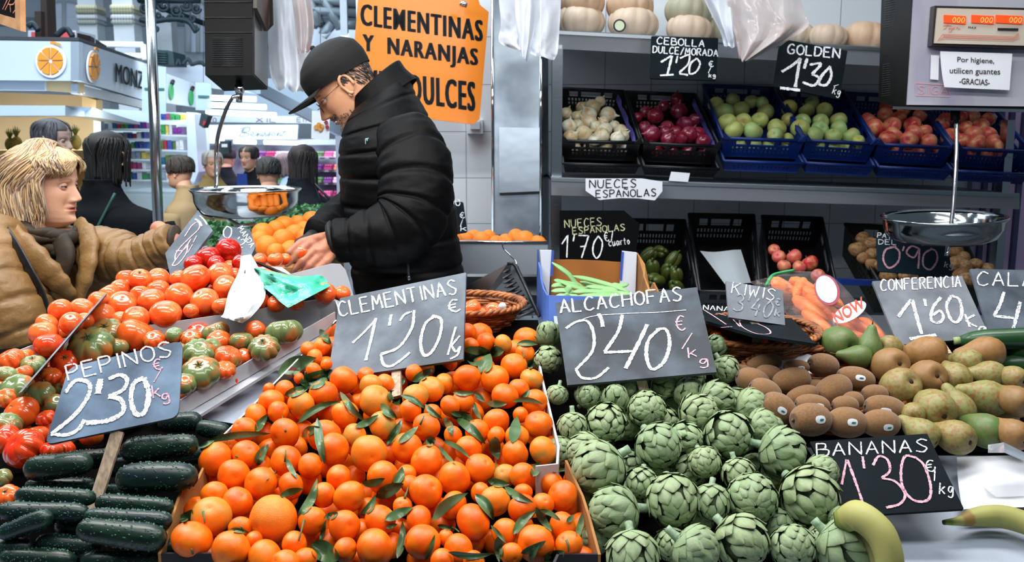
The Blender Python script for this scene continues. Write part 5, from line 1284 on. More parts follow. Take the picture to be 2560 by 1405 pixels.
basket('brown wicker basket of small tomatoes behind the CLEMENTINAS board', c, .127, .085, .075, Matrix.Translation(c) @ Euler((.1, 0, 0)).to_matrix().to_4x4(), 7, 24, .62)
for i, (x, y, r, lab) in enumerate(((1180,768,24,'tomato on the vine at left in the wicker basket'), (1232,775,24,'pinkish tomato in the middle of the wicker basket'), (1205,785,20,'tomato half under the others in the wicker basket'), (1270,778,14,'small tomato at the right rim of the wicker basket'))):
    o = inst('tomato', TM[i % 3], P(x, y + 4, 2.0), rrot(rng), r * 2 / F); tag(o, lab, 'tomato', 'tomatoes in the wicker basket')
mb = MB(); mb.ball(P(1256, 766, 1.97), (.009, .006, .009), 8, 6); solo('garlic_clove', mb, PAPER, 'small white clove at the rim of the wicker basket', 'garlic')
c = PP(2060, 1010, .075)
nrm = V(0, -PB, 1).normalized()
M = Matrix.Translation(c) @ basis(nrm, (1, 0, 0)).to_4x4()
basket('shallow wicker basket holding the kiwis', c, .165, .105, .06, M, 5, 30, .86)
c = P(1880, 880, 1.86)
basket('flat wicker basket behind the kiwis under the dark board', c, .13, .08, .05, Matrix.Translation(c) @ Euler((.2, 0, 0)).to_matrix().to_4x4(), 4, 24, .85)
for i, (x, y, r) in enumerate(((1800,862,26), (1850,868,24), (1900,862,24), (1950,866,22), (1790,845,20))):
    o = inst('tomato', TM[i % 3], P(x, y, 1.9), rrot(rng), r * 1.9 / F); tag(o, f'shaded tomato under the dark board, {ORD[i] if i < 4 else "fifth"} from the left' if i < 4 else 'shaded tomato behind the others under the dark board', 'tomato', 'tomatoes under the dark board')
mb = MB(); mb.grid([[PP(lerp(1868, 2030, u / 8) + 4 * sin(v * 2), lerp(930, 885, v / 4) - 6 * sin(u * 1.3), .03 - .01 * v / 4) for u in range(9)] for v in range(5)])
solo('paper_liner', mb, PAPER, 'crumpled white paper at the back of the kiwi basket', 'liner')

# carrot bag
CAR = mat('carrot', 'ef7a22', .4, col2='e0601a', scale=8, rnd='f59a4a', bump=.2, bscale=30, stretch=(1, 1, 6))
cb = [((2000,720),(2080,770)), ((1985,745),(2070,800)), ((2020,740),(2110,800)), ((2010,780),(2090,840)), ((2060,770),(2140,830)), ((2100,790),(2190,838)), ((2080,830),(2180,850)), ((1975,700),(2050,730)), ((2040,712),(2110,770)), ((2150,800),(2215,850)), ((2010,700),(1985,740)), ((2050,840),(2120,862)), ((1930,700),(1990,730))]
for i, (a, b) in enumerate(cb):
    za, zb_ = lerp(2.12, 1.9, (a[1] - 690) / 170), lerp(2.12, 1.9, (b[1] - 690) / 170)
    path = [P(lerp(a[0], b[0], t / 6), lerp(a[1], b[1], t / 6), lerp(za, zb_, t / 6) - .004 * (i % 3)) for t in range(7)]
    mb = MB(); mb.tube(path, [.008, .0145, .015, .014, .012, .009, .003], 10)
    solo('carrot', mb, CAR, '', 'carrot', 'carrots in the plastic bag')
cl = sorted([o for o in COL.objects if o.name.startswith('carrot')], key=lambda o: -pix(o.location)[1])
for i, o in enumerate(cl): o['label'] = f'orange carrot inside the printed bag, {ORD[i]} from its lower end'
bagp = thing('carrot_bag', 'clear printed plastic bag of carrots behind the kiwis', 'bag', P(2050, 780, 2.0))
FILM = mat('bag_film', 'f6e4e2', .08, trans=.85, alpha=.26, ior=1.15, coat=.5, bump=.4, bscale=22)
L1 = [(1872,705),(1905,725),(1945,765),(1985,805),(2020,838),(2052,868)]
L2 = [(1985,678),(2060,682),(2105,712),(2150,765),(2190,806),(2228,850)]
rows = []
for (ax, ay), (bx, by) in zip([tuple(p) for p in [(q.x, q.y) for q in catmull([V(*p, 0) for p in L1], 3)]], [(q.x, q.y) for q in catmull([V(*p, 0) for p in L2], 3)]):
    rw = []
    for k in range(11):
        t = k / 10; x, y = lerp(ax, bx, t), lerp(ay, by, t)
        z = lerp(2.08, 1.86, (y - 690) / 170) - .02 - .025 * sin(pi * t)
        rw.append(P(x, y, z + .008 * noise.noise(V(x / 14, y / 14, 0))))
    rows.append(rw)
mb = MB(); mb.grid(rows); mb.build('film', FILM, bagp)
ctr = rows[6][6]
pl = plane3((1960,720,2.0), (2150,720,1.99), (2100,850,1.845))
RPR = mat('bag_print_red', 'c8442c', .35)
def disc(mb, cx, cy, rx, ry, rot, lift):
    r_ = []
    for i in range(28):
        a = 2 * pi * i / 28; x, y = rx * cos(a), ry * sin(a)
        r_.append(hit(cx + x * cos(rot) - y * sin(rot), cy + x * sin(rot) + y * cos(rot), *pl) + pl[1] * lift)
    mb.prism(r_, -pl[1] * .0006)
mb = MB(); disc(mb, 2068, 725, 30, 40, -.4, .0); mb.build('round_print', mat('bag_print_maroon', '8a3a48', .4), bagp)
mb = MB(); disc(mb, 2066, 724, 25, 35, -.4, .001); disc(mb, 2124, 780, 46, 20, -.5, .0); mb.build('white_print', STK, bagp)
words(bagp, 'printed_word', 'NOW', ((2078,784),(2154,742),(2164,770),(2092,812)), pl, RPR, .0016, .02)
mb = MB(); mb.tube(catmull([P(1915,715,2.02), P(1930,690,2.05), P(1952,682,2.06), P(1985,676,2.06)], 5), .004, 6); mb.build('green_tie', mat('tie_green', '1f8a4c', .4), bagp)
# zucchini at the right edge
ZUC = mat('zucchini_skin', '0f2e18', .3, col2='27502a', scale=6)
for (a, b, r, lab) in (((2400,852),(2640,842),.022,'dark zucchini tip under the CALA board'), ((2515,872),(2680,880),.027,'dark green zucchini at the right edge above the pears'), ((2500,905),(2680,925),.025,'glossy zucchini at the right edge between pears')):
    p, q = P(*a, 1.86), P(*b, 1.82)
    mb = MB(); mb.tube([p.lerp(q, t / 8) for t in range(9)], [r * .45, r * .85] + [r] * 6 + [r * .8], 14)
    z0 = solo('zucchini', mb, ZUC, lab, 'zucchini')
    mb = MB(); d = (p - q).normalized(); mb.tube([p, p + d * .012], [r * .4, r * .36], 10); mb.build('stem', mat('zucchini_cut', '8fa06a', .6), z0)

mb = MB(); mb.prism([P(268, 733, 1.80), P(55, 979, 1.50), P(66, 968, 1.66), P(266, 740, 1.98)], V(-.008, .002, -.004))
solo('price_board', mb, SLATEG, 'grey price board seen edge-on, leaning between red and ribbed tomatoes', 'price sign')
pt_ = thing('lilac_partition', 'lilac lit partition with vertical strips behind the right end of the rack', 'partition', P(2500, 400, 4.02))
mb = MB(); a, b = P(2440, 200, 4.0), P(2620, 420, 4.0); mb.box((a.x, 4.05, 0), (b.x, 4.075, a.z)); mb.build('sheet', mat('lilac_sheet', 'b9a6cc', .5), pt_)
for x in (2462, 2490, 2516, 2548):
    mb = MB(); c = P(x, 200, 4.0); mb.box((c.x, 4.03, 0), (c.x + .022, 4.05, c.z)); mb.build('strip', mat('partition_strip', '3f4468', .5), pt_)
# bananas, white paper, plastic clip on the counter
BAN = mat('banana_skin', 'a5a060', .6, col2='979052', scale=5, rnd='a3a85c', attrmul=True)
def banana(label, pts, radii, stemcol=True):
    path = catmull(pts, 7); n = len(path)
    rr = [np.interp(i / (n - 1), np.linspace(0, 1, len(radii)), radii) for i in range(n)]
    cols = [(.55, .75, .4) if i < n * .1 else (1, 1, 1) for i in range(n)]
    cols[0] = (.2, .12, .08)
    if stemcol > 1:
        for i in range(n):
            if .2 < i / n < .32: cols[i] = (.8, .5, .35)
    mb = MB(); mb.tube(path, rr, 7, col=cols)
    return solo('banana', mb, BAN, label, 'banana')
zb_ = lambda y: pz(y, .05)
banana('yellow banana with a brown patch lying on the white counter', [P(2358,1306,zb_(1306)), P(2400,1302,zb_(1302)), P(2440,1292,zb_(1292)), P(2500,1290,zb_(1290)), P(2570,1310,zb_(1310)), P(2640,1350,zb_(1350))], [.004,.007,.013,.018,.019,.018,.016], 2)
banana('greenish banana curving beside the artichokes, its side facing up', [P(2112,1300,1.30), P(2150,1290,1.27), P(2200,1330,1.25), P(2224,1390,1.24), P(2225,1450,1.24)], [.02,.022,.022,.02,.018], 0)
banana('second banana tucked under the greenish one beside the artichokes', [P(2120,1330,1.31), P(2170,1340,1.29), P(2200,1390,1.28), P(2205,1450,1.28)], [.018,.02,.02,.018], 0)
mb = MB(); mb.grid([[PP(lerp(2392, 2640, u / 8) + 14 * (v / 5) ** 2 * (1 - u / 8), lerp(1140, 1262, v / 5) + (u - 3) * -1.0 + 8 * (v / 5) ** 2, .055 - .02 * sin(pi * u / 8) * (v < 4)) for u in range(9)] for v in range(6)])
solo('paper_sheet', mb, PAPER, 'white curled paper sheet on the counter above the banana', 'paper')
CLP = mat('clear_clip', 'dfe6ec', .1, trans=.5)
mb = MB(); mb.add(*quadbox([(2470,1112),(2510,1108),(2512,1130),(2470,1132)], 1.40, [(2510,1106),(2600,1150),(2600,1170),(2512,1132)], 1.36), smooth=False)
solo('price_rail', mb, CLP, 'clear plastic price rail end in front of the pears', 'rail')
# bags and trays in the middle
def sheet(name, label, cat, La, Lb, zf, m, amp, fr, n=14, seed=0):
    A_ = catmull([V(*p, 0) for p in La], 5); B_ = catmull([V(*p, 0) for p in Lb], 5)
    k = min(len(A_), len(B_)); rows = []
    for i in range(k):
        rw = []
        for j in range(n + 1):
            t = j / n; x, y = lerp(A_[i].x, B_[i].x, t), lerp(A_[i].y, B_[i].y, t)
            w = noise.noise(V(x / fr, y / fr, seed)) + .5 * noise.noise(V(x / fr * 2.3, y / fr * 2.3, seed + 5))
            rw.append(P(x, y, zf(x, y) + amp * w - amp * 1.2 * sin(pi * t)))
        rows.append(rw)
    mb = MB(); mb.grid(rows)
    mb.grid([[p + V(0, .0012, 0) for p in r[::-1]] for r in rows])
    return solo(name, mb, m, label, cat)
sheet('paper_bag', 'crumpled white paper bag hanging over the red tomatoes', 'bag', [(602,640),(596,680),(572,730),(560,780),(552,792)], [(628,636),(655,690),(662,745),(630,790),(606,808)], lambda x, y: pz(y) - .05, mat('tissue_paper', 'c9ced6', .8), .03, 20)
TEAL = mat('teal_plastic', '35b08c', .25, col2='54c8a6', scale=9, coat=.4)
sheet('plastic_bag', 'crumpled teal plastic bag lying on the red tomatoes', 'bag', [(634,672),(652,700),(690,745),(720,770)], [(640,668),(740,690),(800,688),(826,715)], lambda x, y: pz(y) - .06, TEAL, .035, 30, 18)
sheet('plastic_bag', 'teal plastic bag twist hanging toward the grey tray', 'bag', [(655,715),(680,735),(700,752)], [(700,712),(730,745),(722,768)], lambda x, y: pz(y) - .055, TEAL, .012, 22, 8)
HB = mat('white_carrier_bag', 'e6eaf2', .35, col2='d6dde8', scale=5, alpha=.93)
HBP = mat('pinkish_carrier_bag', 'dcd4d4', .3, trans=.35, ior=1.05, col2='c4b4b0', scale=5, coat=.4)
def hbag(label, La, Lb, z, m, seed, amp=.05):
    A_ = catmull([V(*p, 0) for p in La], 6); B_ = catmull([V(*p, 0) for p in Lb], 6); rows = []
    for i in range(len(A_)):
        rw = []
        for j in range(41):
            t = j / 40; a, b = A_[i], B_[i]
            x, y = lerp(a.x, b.x, t), lerp(a.y, b.y, t)
            pl_ = sin(t * 15 + .8 * sin(i * .4 + seed)) * .4 + .9 * noise.noise(V(t * 5, i * .1, seed)) + .3 * noise.noise(V(x / 9, y / 14, seed))
            y += 10 * noise.noise(V(t * 4, 3, seed)) * (i / len(A_)) ** 3
            rw.append(P(x, y, z + amp * .7 * pl_ * (i / len(A_) + .15) - amp * sin(pi * t)))
        rows.append(rw)
    mb = MB(); mb.grid(rows)
    o = solo('carrier_bag', mb, m, label, 'bag', 'hanging carrier bags')
    return o
hbag('white plastic bags hanging beside the steel cabinet', [(1243,-60),(1248,10),(1252,60),(1246,100),(1262,116)], [(1400,-60),(1402,10),(1398,80),(1394,130),(1385,150)], 3.0, HB, 1)
hbag('narrow white plastic bag hanging in front of the others by the cabinet', [(1290,-60),(1288,30),(1296,100),(1302,140)], [(1340,-60),(1340,30),(1330,110),(1318,152)], 2.93, HB, 2, .03)
hbag('pinkish translucent plastic bag hanging before the top shelf', [(1815,-60),(1820,20),(1838,90),(1848,148)], [(1985,-60),(2010,30),(2012,75),(1870,154)], 3.15, HBP, 3)
hbag('bluish plastic bag hanging left of the pinkish one', [(1735,-60),(1770,20),(1800,80),(1810,115)], [(1850,-60),(1850,30),(1845,90),(1842,120)], 3.2, HB, 4)
hbag('roll of white plastic bags hanging between scale and vendor cap', [(660,-60),(668,60),(675,180),(690,220)], [(760,-60),(772,60),(775,200),(760,232)], 3.25, HB, 5, .06)
hbag('second row of white plastic bags hanging over the vendor cap', [(720,-60),(735,40),(740,110),(745,135)], [(770,-60),(785,60),(776,120),(770,130)], 3.15, HBP, 6, .03)
# black ribbed tray and hanger
tr = thing('ribbed_tray', 'black ribbed plastic tray leaning behind the wicker basket', 'tray', P(1260, 780, 2.5))
mb = MB(); mb.prism([P(x, y, z) for x, y, z in ((1120,740,2.62),(1268,660,2.62),(1280,660,2.62),(1290,668,2.62),(1346,788,2.42),(1170,800,2.42))], V(0, .004, 0)); mb.build('sheet', BLACKPL, tr)
for i in range(11):
    t = i / 10; a = P(lerp(1272, 1336, t), lerp(672, 774, t), lerp(2.605, 2.425, t)); b = P(lerp(1230, 1275, t), lerp(700, 800, t), lerp(2.605, 2.425, t))
    mb = MB(); mb.tube([a + V(0, -.012, 0), b + V(0, -.012, 0)], .004, 6); mb.build('rib', mat('rib_black', '22262a', .25), tr)
mb = MB(); mb.tube([P(1268,660,2.6), P(1282,658,2.6), P(1292,668,2.6), P(1348,790,2.41)], .005, 8); mb.build('rim', mat('rib_black'), tr)
mb = MB(); mb.tube(catmull([P(1268,606,2.64), P(1258,606,2.64), P(1258,620,2.64), P(1275,638,2.64), P(1290,655,2.64), P(1292,680,2.62), P(1318,738,2.55), P(1345,860,2.3)], 6), .0022, 8); solo('wire_hook', mb, CHROME, 'curved steel wire hook behind the black ribbed tray', 'hook')
# ---------------------------------------------------------------- people
SKIN = mat('skin', 'ffffff', .5, attr=True, sss=.12, bump=.06, bscale=160)
EYEW = mat('eye_white', 'd8d4d0', .15)
IRIS = mat('iris', '2a1c12', .1)
ZS = [-1.6, -.8, 0, 1, 2.5, 4.5, 7, 9.5, 11.5, 13.5, 16, 19, 21.3, 22.6, 23.1]
FS = [4.0, 6.0, 7.3, 8.5, 8.8, 8.9, 8.9, 8.9, 8.6, 9.2, 9.2, 8.0, 5.4, 2.6, .05]
BS = [2.5, 3.0, 3.6, 4.6, 5.6, 6.6, 8.0, 9.0, 9.6, 9.9, 10.0, 9.2, 7.0, 3.9, .05]
WS = [2.2, 3.2, 3.9, 4.8, 5.5, 6.1, 6.6, 7.0, 7.25, 7.4, 7.4, 6.7, 5.0, 2.6, .05]
def head_pt(z, a, fem=0, nose=1.0, off=0.0, feat=True):
    """surface point, cm: x right, y forward, z up from the chin; a: 0 = forward"""
    f, b, w = np.interp(z, ZS, FS), np.interp(z, ZS, BS), np.interp(z, ZS, WS)
    if fem and z < 6: w *= 1 - .06 * (6 - max(z, 0)) / 6
    f, b, w = f + off, b + off, w + off
    c, s = cos(a), sin(a)
    e = 2 / 2.25
    x = w * math.copysign(abs(s) ** e, s)
    y = (f if c > 0 else b) * math.copysign(abs(c) ** e, c)
    if feat and c > 0:
        g = lambda X, sx, Z, sz: math.exp(-((abs(x) - X) / sx) ** 2 - ((z - Z) / sz) ** 2)
        nz = np.interp(z, [6.3, 6.8, 7.4, 8.0, 9.5, 11.5, 12.8, 14], [0, .9, 2.2, 2.45, 1.75, .85, .35, 0]) * nose
        sg = np.interp(z, [6.5, 7.6, 10, 13], [1.55, 1.35, .95, 1.1])
        y += nz * math.exp(-(x / sg) ** 2) + .75 * g(1.45, .55, 7.3, .55) * nose
        y += -1.25 * g(3.1, 1.35, 11.5, .95) + .45 * g(3.0, 1.9, 13.0, .7) + .35 * g(4.3, 1.6, 8.8, 1.6)
        y += .85 * g(0, 1.9, 5.5, .45) + .85 * g(0, 1.6, 4.35, .52) - .8 * g(0, 2.1, 4.92, .22) - .35 * g(0, 1.8, 3.3, .6) + 1.0 * g(0, 1.8, 1.5, 1.2) - .3 * g(2.6, .7, 6.2, 1.4)
        y -= .3 * g(3.0, 1.0, 5.6, 1.6)
    return V(x, y, z)
def head(root, M, skin, lips, brow, fem=0, nose=1.0, stub=None, ears=True, eyes=True, res=1.0, ball=(.14, .08, .05)):
    """face, neck stub, ears and lids as one surface; M: cm -> world"""
    mb = MB(); n, m = int(84 * res), int(100 * res)
    angs = []
    for j in range(m):
        t = 2 * j / m - 1
        angs.append(pi * (abs(t) ** 1.5) * (1 if t > 0 else -1))
    rows, cols = [], []
    for i in range(n + 1):
        z = lerp(-1.6, 23.1, (i / n))
        rw, cw = [], []
        for a in angs:
            p = head_pt(z, a, fem, nose)
            c = Vector(skin)
            if cos(a) > 0:
                x = abs(p.x)
                l = math.exp(-(x / 2.0) ** 4) * (math.exp(-((z - 5.4) / .42) ** 4) + math.exp(-((z - 4.4) / .5) ** 4))
                c = c.lerp(Vector(lips), min(l, 1))
                c = c.lerp(V(.12, .03, .02), math.exp(-(x / 2.0) ** 4 - ((z - 4.92) / .16) ** 2))
                bz = 13.3 + .25 * sin((x - 1.4) / 3.4 * pi)
                bq = math.exp(-((z - bz) / .32) ** 4) * (1 if 1.3 < x < 5.0 else 0)
                c = c.lerp(Vector(brow), .75 * bq)
                c = c.lerp(c * .93 + V(.05, 0, 0), math.exp(-((x - 3.8) / 1.8) ** 2 - ((z - 8.3) / 1.8) ** 2) * .7)
                if stub:
                    sb = (1 if z < 3.2 else math.exp(-((z - 3.2) / 1.2) ** 2)) * (.9 if x < 5 else .35) + math.exp(-((z - 6.2) / .45) ** 2 - (x / 2.6) ** 4)
                    c = c.lerp(Vector(stub), min(sb, 1) * (.55 + .45 * noise.noise(p * 2.2)))
            rw.append(M @ p); cw.append(tuple(c))
        rows.append(rw); cols.append(cw)
    mb.grid(rows, cu=True, col=cols)
    if ears:
        for s in (-1, 1):
            path = []
            for k in range(13):
                a = lerp(-.9, 4.1, k / 12)
                path.append(V(s * (7.0 + .9 * sin(a) ** 2 + .35), -.9 - 1.75 * cos(a + .5) * (1 if k < 9 else .8), 10.3 + 3.0 * sin(a + .5) * (1.05 if sin(a + .5) > 0 else .95)))
            mb.tube([M @ p for p in path], [.0045 * M.to_scale().x / .01] * 13, 8, col=tuple(skin))
            mb.ball(M @ V(s * 6.9, -.7, 10.2), tuple(v * M.to_scale().x for v in (.55, 1.45, 2.6)), 14, 10, M.to_3x3().normalized(), tuple(Vector(skin) * .85))
            mb.ball(M @ V(s * 7.2, .15, 7.6), tuple(v * M.to_scale().x for v in (.45, .7, .8)), 10, 8, M.to_3x3().normalized(), tuple(skin))
    # neck
    mb.tube([M @ V(0, -1.5, 4), M @ V(0, -2.2, -1), M @ V(0, -3.2, -6), M @ V(0, -3.6, -11)], [v * M.to_scale().x for v in (5.6, 5.6, 5.8, 7)], 28, col=tuple(Vector(skin) * .97))
    if eyes:
        for s in (-1, 1):
            c0 = V(s * 3.1, 7.25, 11.5); R3 = M.to_3x3()
            for up_, th0, th1 in ((1, .1, 1.4), (-1, .3, 1.3)):
                rows = []
                for i in range(7):
                    rw = []
                    for k in range(13):
                        u = lerp(-1.3, 1.3, k / 12); th = lerp(th0 * max(cos(u * 1.35), -.02), th1, i / 6)
                        rw.append(M @ (c0 + V(1.34 * cos(th) * sin(u), 1.34 * cos(th) * cos(u), up_ * 1.34 * sin(th))))
                    rows.append(rw)
                lid = [[tuple(Vector(skin) * (.12 if i == 0 and up_ > 0 else .95))] * 13 for i in range(7)]
                mb.grid(rows, col=lid)
                if up_ > 0: mb.tube([p + (p - M @ c0).normalized() * .0006 for p in rows[0]], .0009, 5, col=(.03, .02, .02))
    body = mb.build('face', SKIN, root)
    if eyes:
        for s in (-1, 1):
            sc = M.to_scale().x; c0 = V(s * 3.1, 7.25, 11.5)
            e = MB(); e.ball(M @ c0, 1.22 * sc, 16, 12); ey = e.build('eye', EYEW, root)
            e = MB(); e.ball(M @ (c0 + V(s * .1, .64, -.12)), .66 * sc, 12, 8); e.build('iris', IRIS, ey)
    return body
def capsule(mb, a, b, ra, rb, n=14, col=None):
    a, b = Vector(a), Vector(b); k = 5
    d = (b - a); pts, rr = [], []
    dn = d.normalized()
    for i in range(1, k): 
        t = i / k * pi / 2; pts.append(a - dn * ra * cos(t)); rr.append(ra * sin(t))
    pts.append(a); rr.append(ra); pts.append(b); rr.append(rb)
    for i in range(k - 1, 0, -1):
        t = i / k * pi / 2; pts.append(b + dn * rb * cos(t)); rr.append(rb * sin(t))
    mb.tube(pts, rr, n, col=col)
def remesh(o, vox, it=6, fac=.5):
    m = o.modifiers.new('fuse', 'REMESH'); m.mode = 'VOXEL'; m.voxel_size = vox; m.use_smooth_shade = True
    if it:
        s = o.modifiers.new('smooth', 'SMOOTH'); s.iterations = it; s.factor = fac
    return o
def hand(root, wrist, knuck, up, curl, length=.18, spread=1.0, side=1, thumb=None, m=None, tips=None):
    """five-fingered hand; wrist and knuckle centre in world, up = back of the hand"""
    wrist, knuck = Vector(wrist), Vector(knuck)
    f = (knuck - wrist).normalized(); u = Vector(up); u = (u - f * u.dot(f)).normalized(); r = f.cross(u) * side
    mb = MB(); s = length / .18
    for k, (o_, L) in enumerate(((.030, .074), (.010, .083), (-.010, .078), (-.029, .062))):
        base = knuck + r * o_ * s * spread
        capsule(mb, wrist + r * o_ * .6 * s, base, .0125 * s, .0105 * s)
        p = base; d = f.copy(); ang = 0
        for j, fr in enumerate((.45, .32, .25)):
            cv = curl[k] * (1, 1.1, .7)[j]
            ang += cv
            d = (f * cos(ang) - u * sin(ang)).normalized()
            q = p + d * L * fr * s
            capsule(mb, p, q, (.0098, .0088, .0078)[j] * s, (.0088, .0078, .0068)[j] * s)
            p = q
    capsule(mb, wrist, wrist.lerp(knuck, .85), .021 * s, .016 * s)
    capsule(mb, wrist - f * .07 * s, wrist, .026 * s, .023 * s)
    tb = thumb or [(.032, .03, -.012), (.055, .055, -.02), (.05, .085, -.03)]
    P0 = wrist + r * .018 * s
    pts = [P0] + [wrist + r * a * s + f * b * s + u * c * s for a, b, c in tb]
    for j in range(len(pts) - 1): capsule(mb, pts[j], pts[j + 1], (.0145, .0118, .0098)[j] * s, (.012, .0098, .008)[j] * s)
    return remesh(mb.build('hand', m or mat('hand_skin', 'bd8060', .5, col2='a8644c', scale=40, sss=.12), root), .0035, 3)
def loft(mb, rings, n=48, puff=None, wr=0, seed=0, cap=True):
    """rings: (centre, rx vector, ry vector); puff(i, t) scales a ring; wr: wrinkle noise in metres"""
    rows = []
    for i, (c, a, b) in enumerate(rings):
        c, a, b = Vector(c), Vector(a), Vector(b); rw = []
        for j in range(n):
            t = 2 * pi * j / n
            k = puff(i / (len(rings) - 1), t) if puff else 1
            ct, st = cos(t), sin(t); e = 2 / 2.3
            p = c + a * (k * math.copysign(abs(ct) ** e, ct)) + b * (k * math.copysign(abs(st) ** e, st))
            if wr: p += (p - c).normalized() * wr * (noise.noise(p * 14 + V(seed, 0, 0)) + .6 * noise.noise(V(p.x * 30, p.y * 30, p.z * 60 + seed)))
            rw.append(p)
        rows.append(rw)
    mb.grid(rows, cu=True, capa=cap, capb=cap)
def respl(keys, n):
    """smooth interpolation of rings (centre, a, b)"""
    cs = [catmull([k[i] for k in keys], n) for i in range(3)]
    return list(zip(*cs))
def sleeve(path, radii, n_seams, amp=.07, n=8, wr=.004, seed=0, sag=0):
    pts = catmull(path, n); k = len(pts)
    rr = [float(np.interp(i / (k - 1), np.linspace(0, 1, len(radii)), radii)) for i in range(k)]
    rings = []; nrm = None
    for i in range(k):
        t = (pts[min(i + 1, k - 1)] - pts[max(i - 1, 0)]).normalized()
        nrm = V(0, 1, 0) if nrm is None else nrm
        nrm = (nrm - t * nrm.dot(t)).normalized(); b = t.cross(nrm)
        q_ = n_seams * i / (k - 1)
        s = 1 - amp * math.exp(-((((q_ + .5) % 1) - .5) / .1) ** 2)
        rings.append((pts[i], nrm * rr[i] * s, b * rr[i] * s))
    mb = MB(); loft(mb, rings, 40, None, wr, seed)
    return mb

# ---- the vendor
ZM = 2.65
vd = thing('person', 'person in black quilted jacket, black cap and glasses bending over the produce', 'person', (P(1010, 735, ZM).x, P(1010, 735, ZM).y, 0))
JK = mat('black_jacket', '030304', .55, bump=.2, bscale=30, col2='050506', scale=12, spec=.14)
def hframe(ear_px, z, fwd, upv, scale):
    """matrix cm -> world with the ear (0, -.7, 10.2) on a pixel"""
    f = Vector(fwd).normalized(); u = Vector(upv); u = (u - f * u.dot(f)).normalized(); r = f.cross(u)
    M = Matrix((r, f, u)).transposed().to_4x4() @ Matrix.Scale(scale * .01, 4)
    c = P(*ear_px, z) - (M @ V(0, -.7, 10.2))
    return Matrix.Translation(c) @ M
a = radians(40)
MV = hframe((872, 218), ZM, (-cos(a), -.10, -sin(a)), (-sin(a), -.06, cos(a)), .97)
SKV = (.72, .37, .21)
head(vd, MV, SKV, (.45, .18, .14), (.12, .08, .05), nose=1.3, stub=(.16, .10, .07))
# grey hair at the temples and nape
mb = MB(); rg = random.Random(5)
for i in range(420):
    s = rg.choice((-1, 1)); aa = s * rg.uniform(1.45, 3.1); z = rg.uniform(8.5, 15.5) if abs(aa) > 1.9 else rg.uniform(12, 15.5)
    p = head_pt(z, aa, off=.1, feat=False); q = head_pt(max(z - rg.uniform(1, 2.2), 7), aa + s * .12, off=.35, feat=False)
    g = rg.choice(((.03, .025, .02), (.05, .04, .035), (.25, .23, .22)))
    mb.tube([MV @ p, MV @ ((p + q) / 2 + (p + q).normalized() * .15), MV @ q], [.0016, .0014, .0006], 4, col=g)
mb.build('hair', mat('hair', 'ffffff', .6, attr=True), vd)
CAPM = mat('cap_black', '050506', .75)
mb = MB(); rows = []
for i in range(15):
    t = i / 14; rw = []
    for j in range(56):
        aa = 2 * pi * j / 56
        zl = 14.8 - 2.6 * (1 - cos(aa)) / 2
        z = lerp(zl, 23.0, sin(t * pi / 2))
        rw.append(MV @ (head_pt(z, aa, off=1.0 + .9 * sin(t * pi) * 1.2, feat=False) + V(0, 0, 2.2 * t)))
    rows.append(rw)
mb.grid(rows, cu=True, capb=True); mb.ball(MV @ V(0, 0, 25.5), .0085, 10, 8)
cp = mb.build('cap', CAPM, vd)
mb = MB(); rows = []
for i in range(9):
    u = i / 8; rw = []
    for j in range(25):
        w = j / 24 * 2 - 1; aa = w * 1.15
        b0 = head_pt(14.8, aa, off=.9, feat=False)
        ext = 8.2 * u * (1 - .55 * abs(w) ** 2.5)
        rw.append(MV @ (b0 + V(b0.x * .03 * u, ext, 1.5 * u - 1.9 * (w * w) * u - .6 * u * u)))
    rows.append(rw)
mb.grid(rows); mb.grid([[p + (MV.to_3x3() @ V(0, 0, -.25)) for p in r[::-1]] for r in rows]); mb.build('brim', CAPM, cp)
gl = MB()
for s in (-1, 1):
    c0 = V(s * 3.2, 10.0, 10.6)
    gl.tube([MV @ (c0 + V(2.3 * cos(t), -.25 * abs(cos(t)), 1.7 * sin(t))) for t in [2 * pi * k / 24 for k in range(25)]], .0009, 6)
    gl.tube([MV @ V(s * 5.5, 9.8, 11.1), MV @ V(s * 7.2, 6, 11.6), MV @ V(s * 7.4, 0, 11.9), MV @ V(s * 7.2, -1.6, 11.2)], .0008, 6)
gl.tube([MV @ V(-1, 10.2, 10.9), MV @ V(0, 10.9, 11.1), MV @ V(1, 10.2, 10.9)], .0009, 6)
gb = gl.build('glasses', mat('frame_wire', '5a4a40', .3, .8), vd)
gl = MB()
for s in (-1, 1):
    gl.prism([MV @ (V(s * 3.2, 9.95, 10.6) + V(2.2 * cos(t), -.2 * abs(cos(t)), 1.6 * sin(t))) for t in [2 * pi * k / 20 for k in range(20)]], MV.to_3x3() @ V(0, .08, 0))
gl.build('lens', mat('lens_glass', 'f4f8fa', .02, trans=.95, alpha=.35, ior=1.2), gb)
mb = MB()
for i in range(520):                                   # goatee, moustache and stubble
    s = rg.choice((-1, 1))
    if i < 140: x, z, L_ = rg.uniform(.3, 2.8), rg.uniform(5.9, 6.7), .9
    elif i < 330: x, z, L_ = rg.uniform(0, 2.8), rg.uniform(-.9, 3.0), 2.3
    else: x, z, L_ = rg.uniform(2.5, 6), rg.uniform(-.4, 5.5), .3
    w_z = float(np.interp(z, ZS, WS)); aa = s * math.asin(min(.97, x / w_z))
    p = head_pt(z, aa, nose=1.3); d = V(s * .15, .35, -1).normalized() * L_
    g = rg.choice(((.12, .07, .045), (.2, .13, .09), (.3, .24, .2), (.07, .045, .03)))
    mb.tube([MV @ p, MV @ (p + d * .5 + V(0, .12, 0)), MV @ (p + d)], [.0014, .0012, .0005], 4, col=g)
mb.build('beard', mat('hair'), vd)
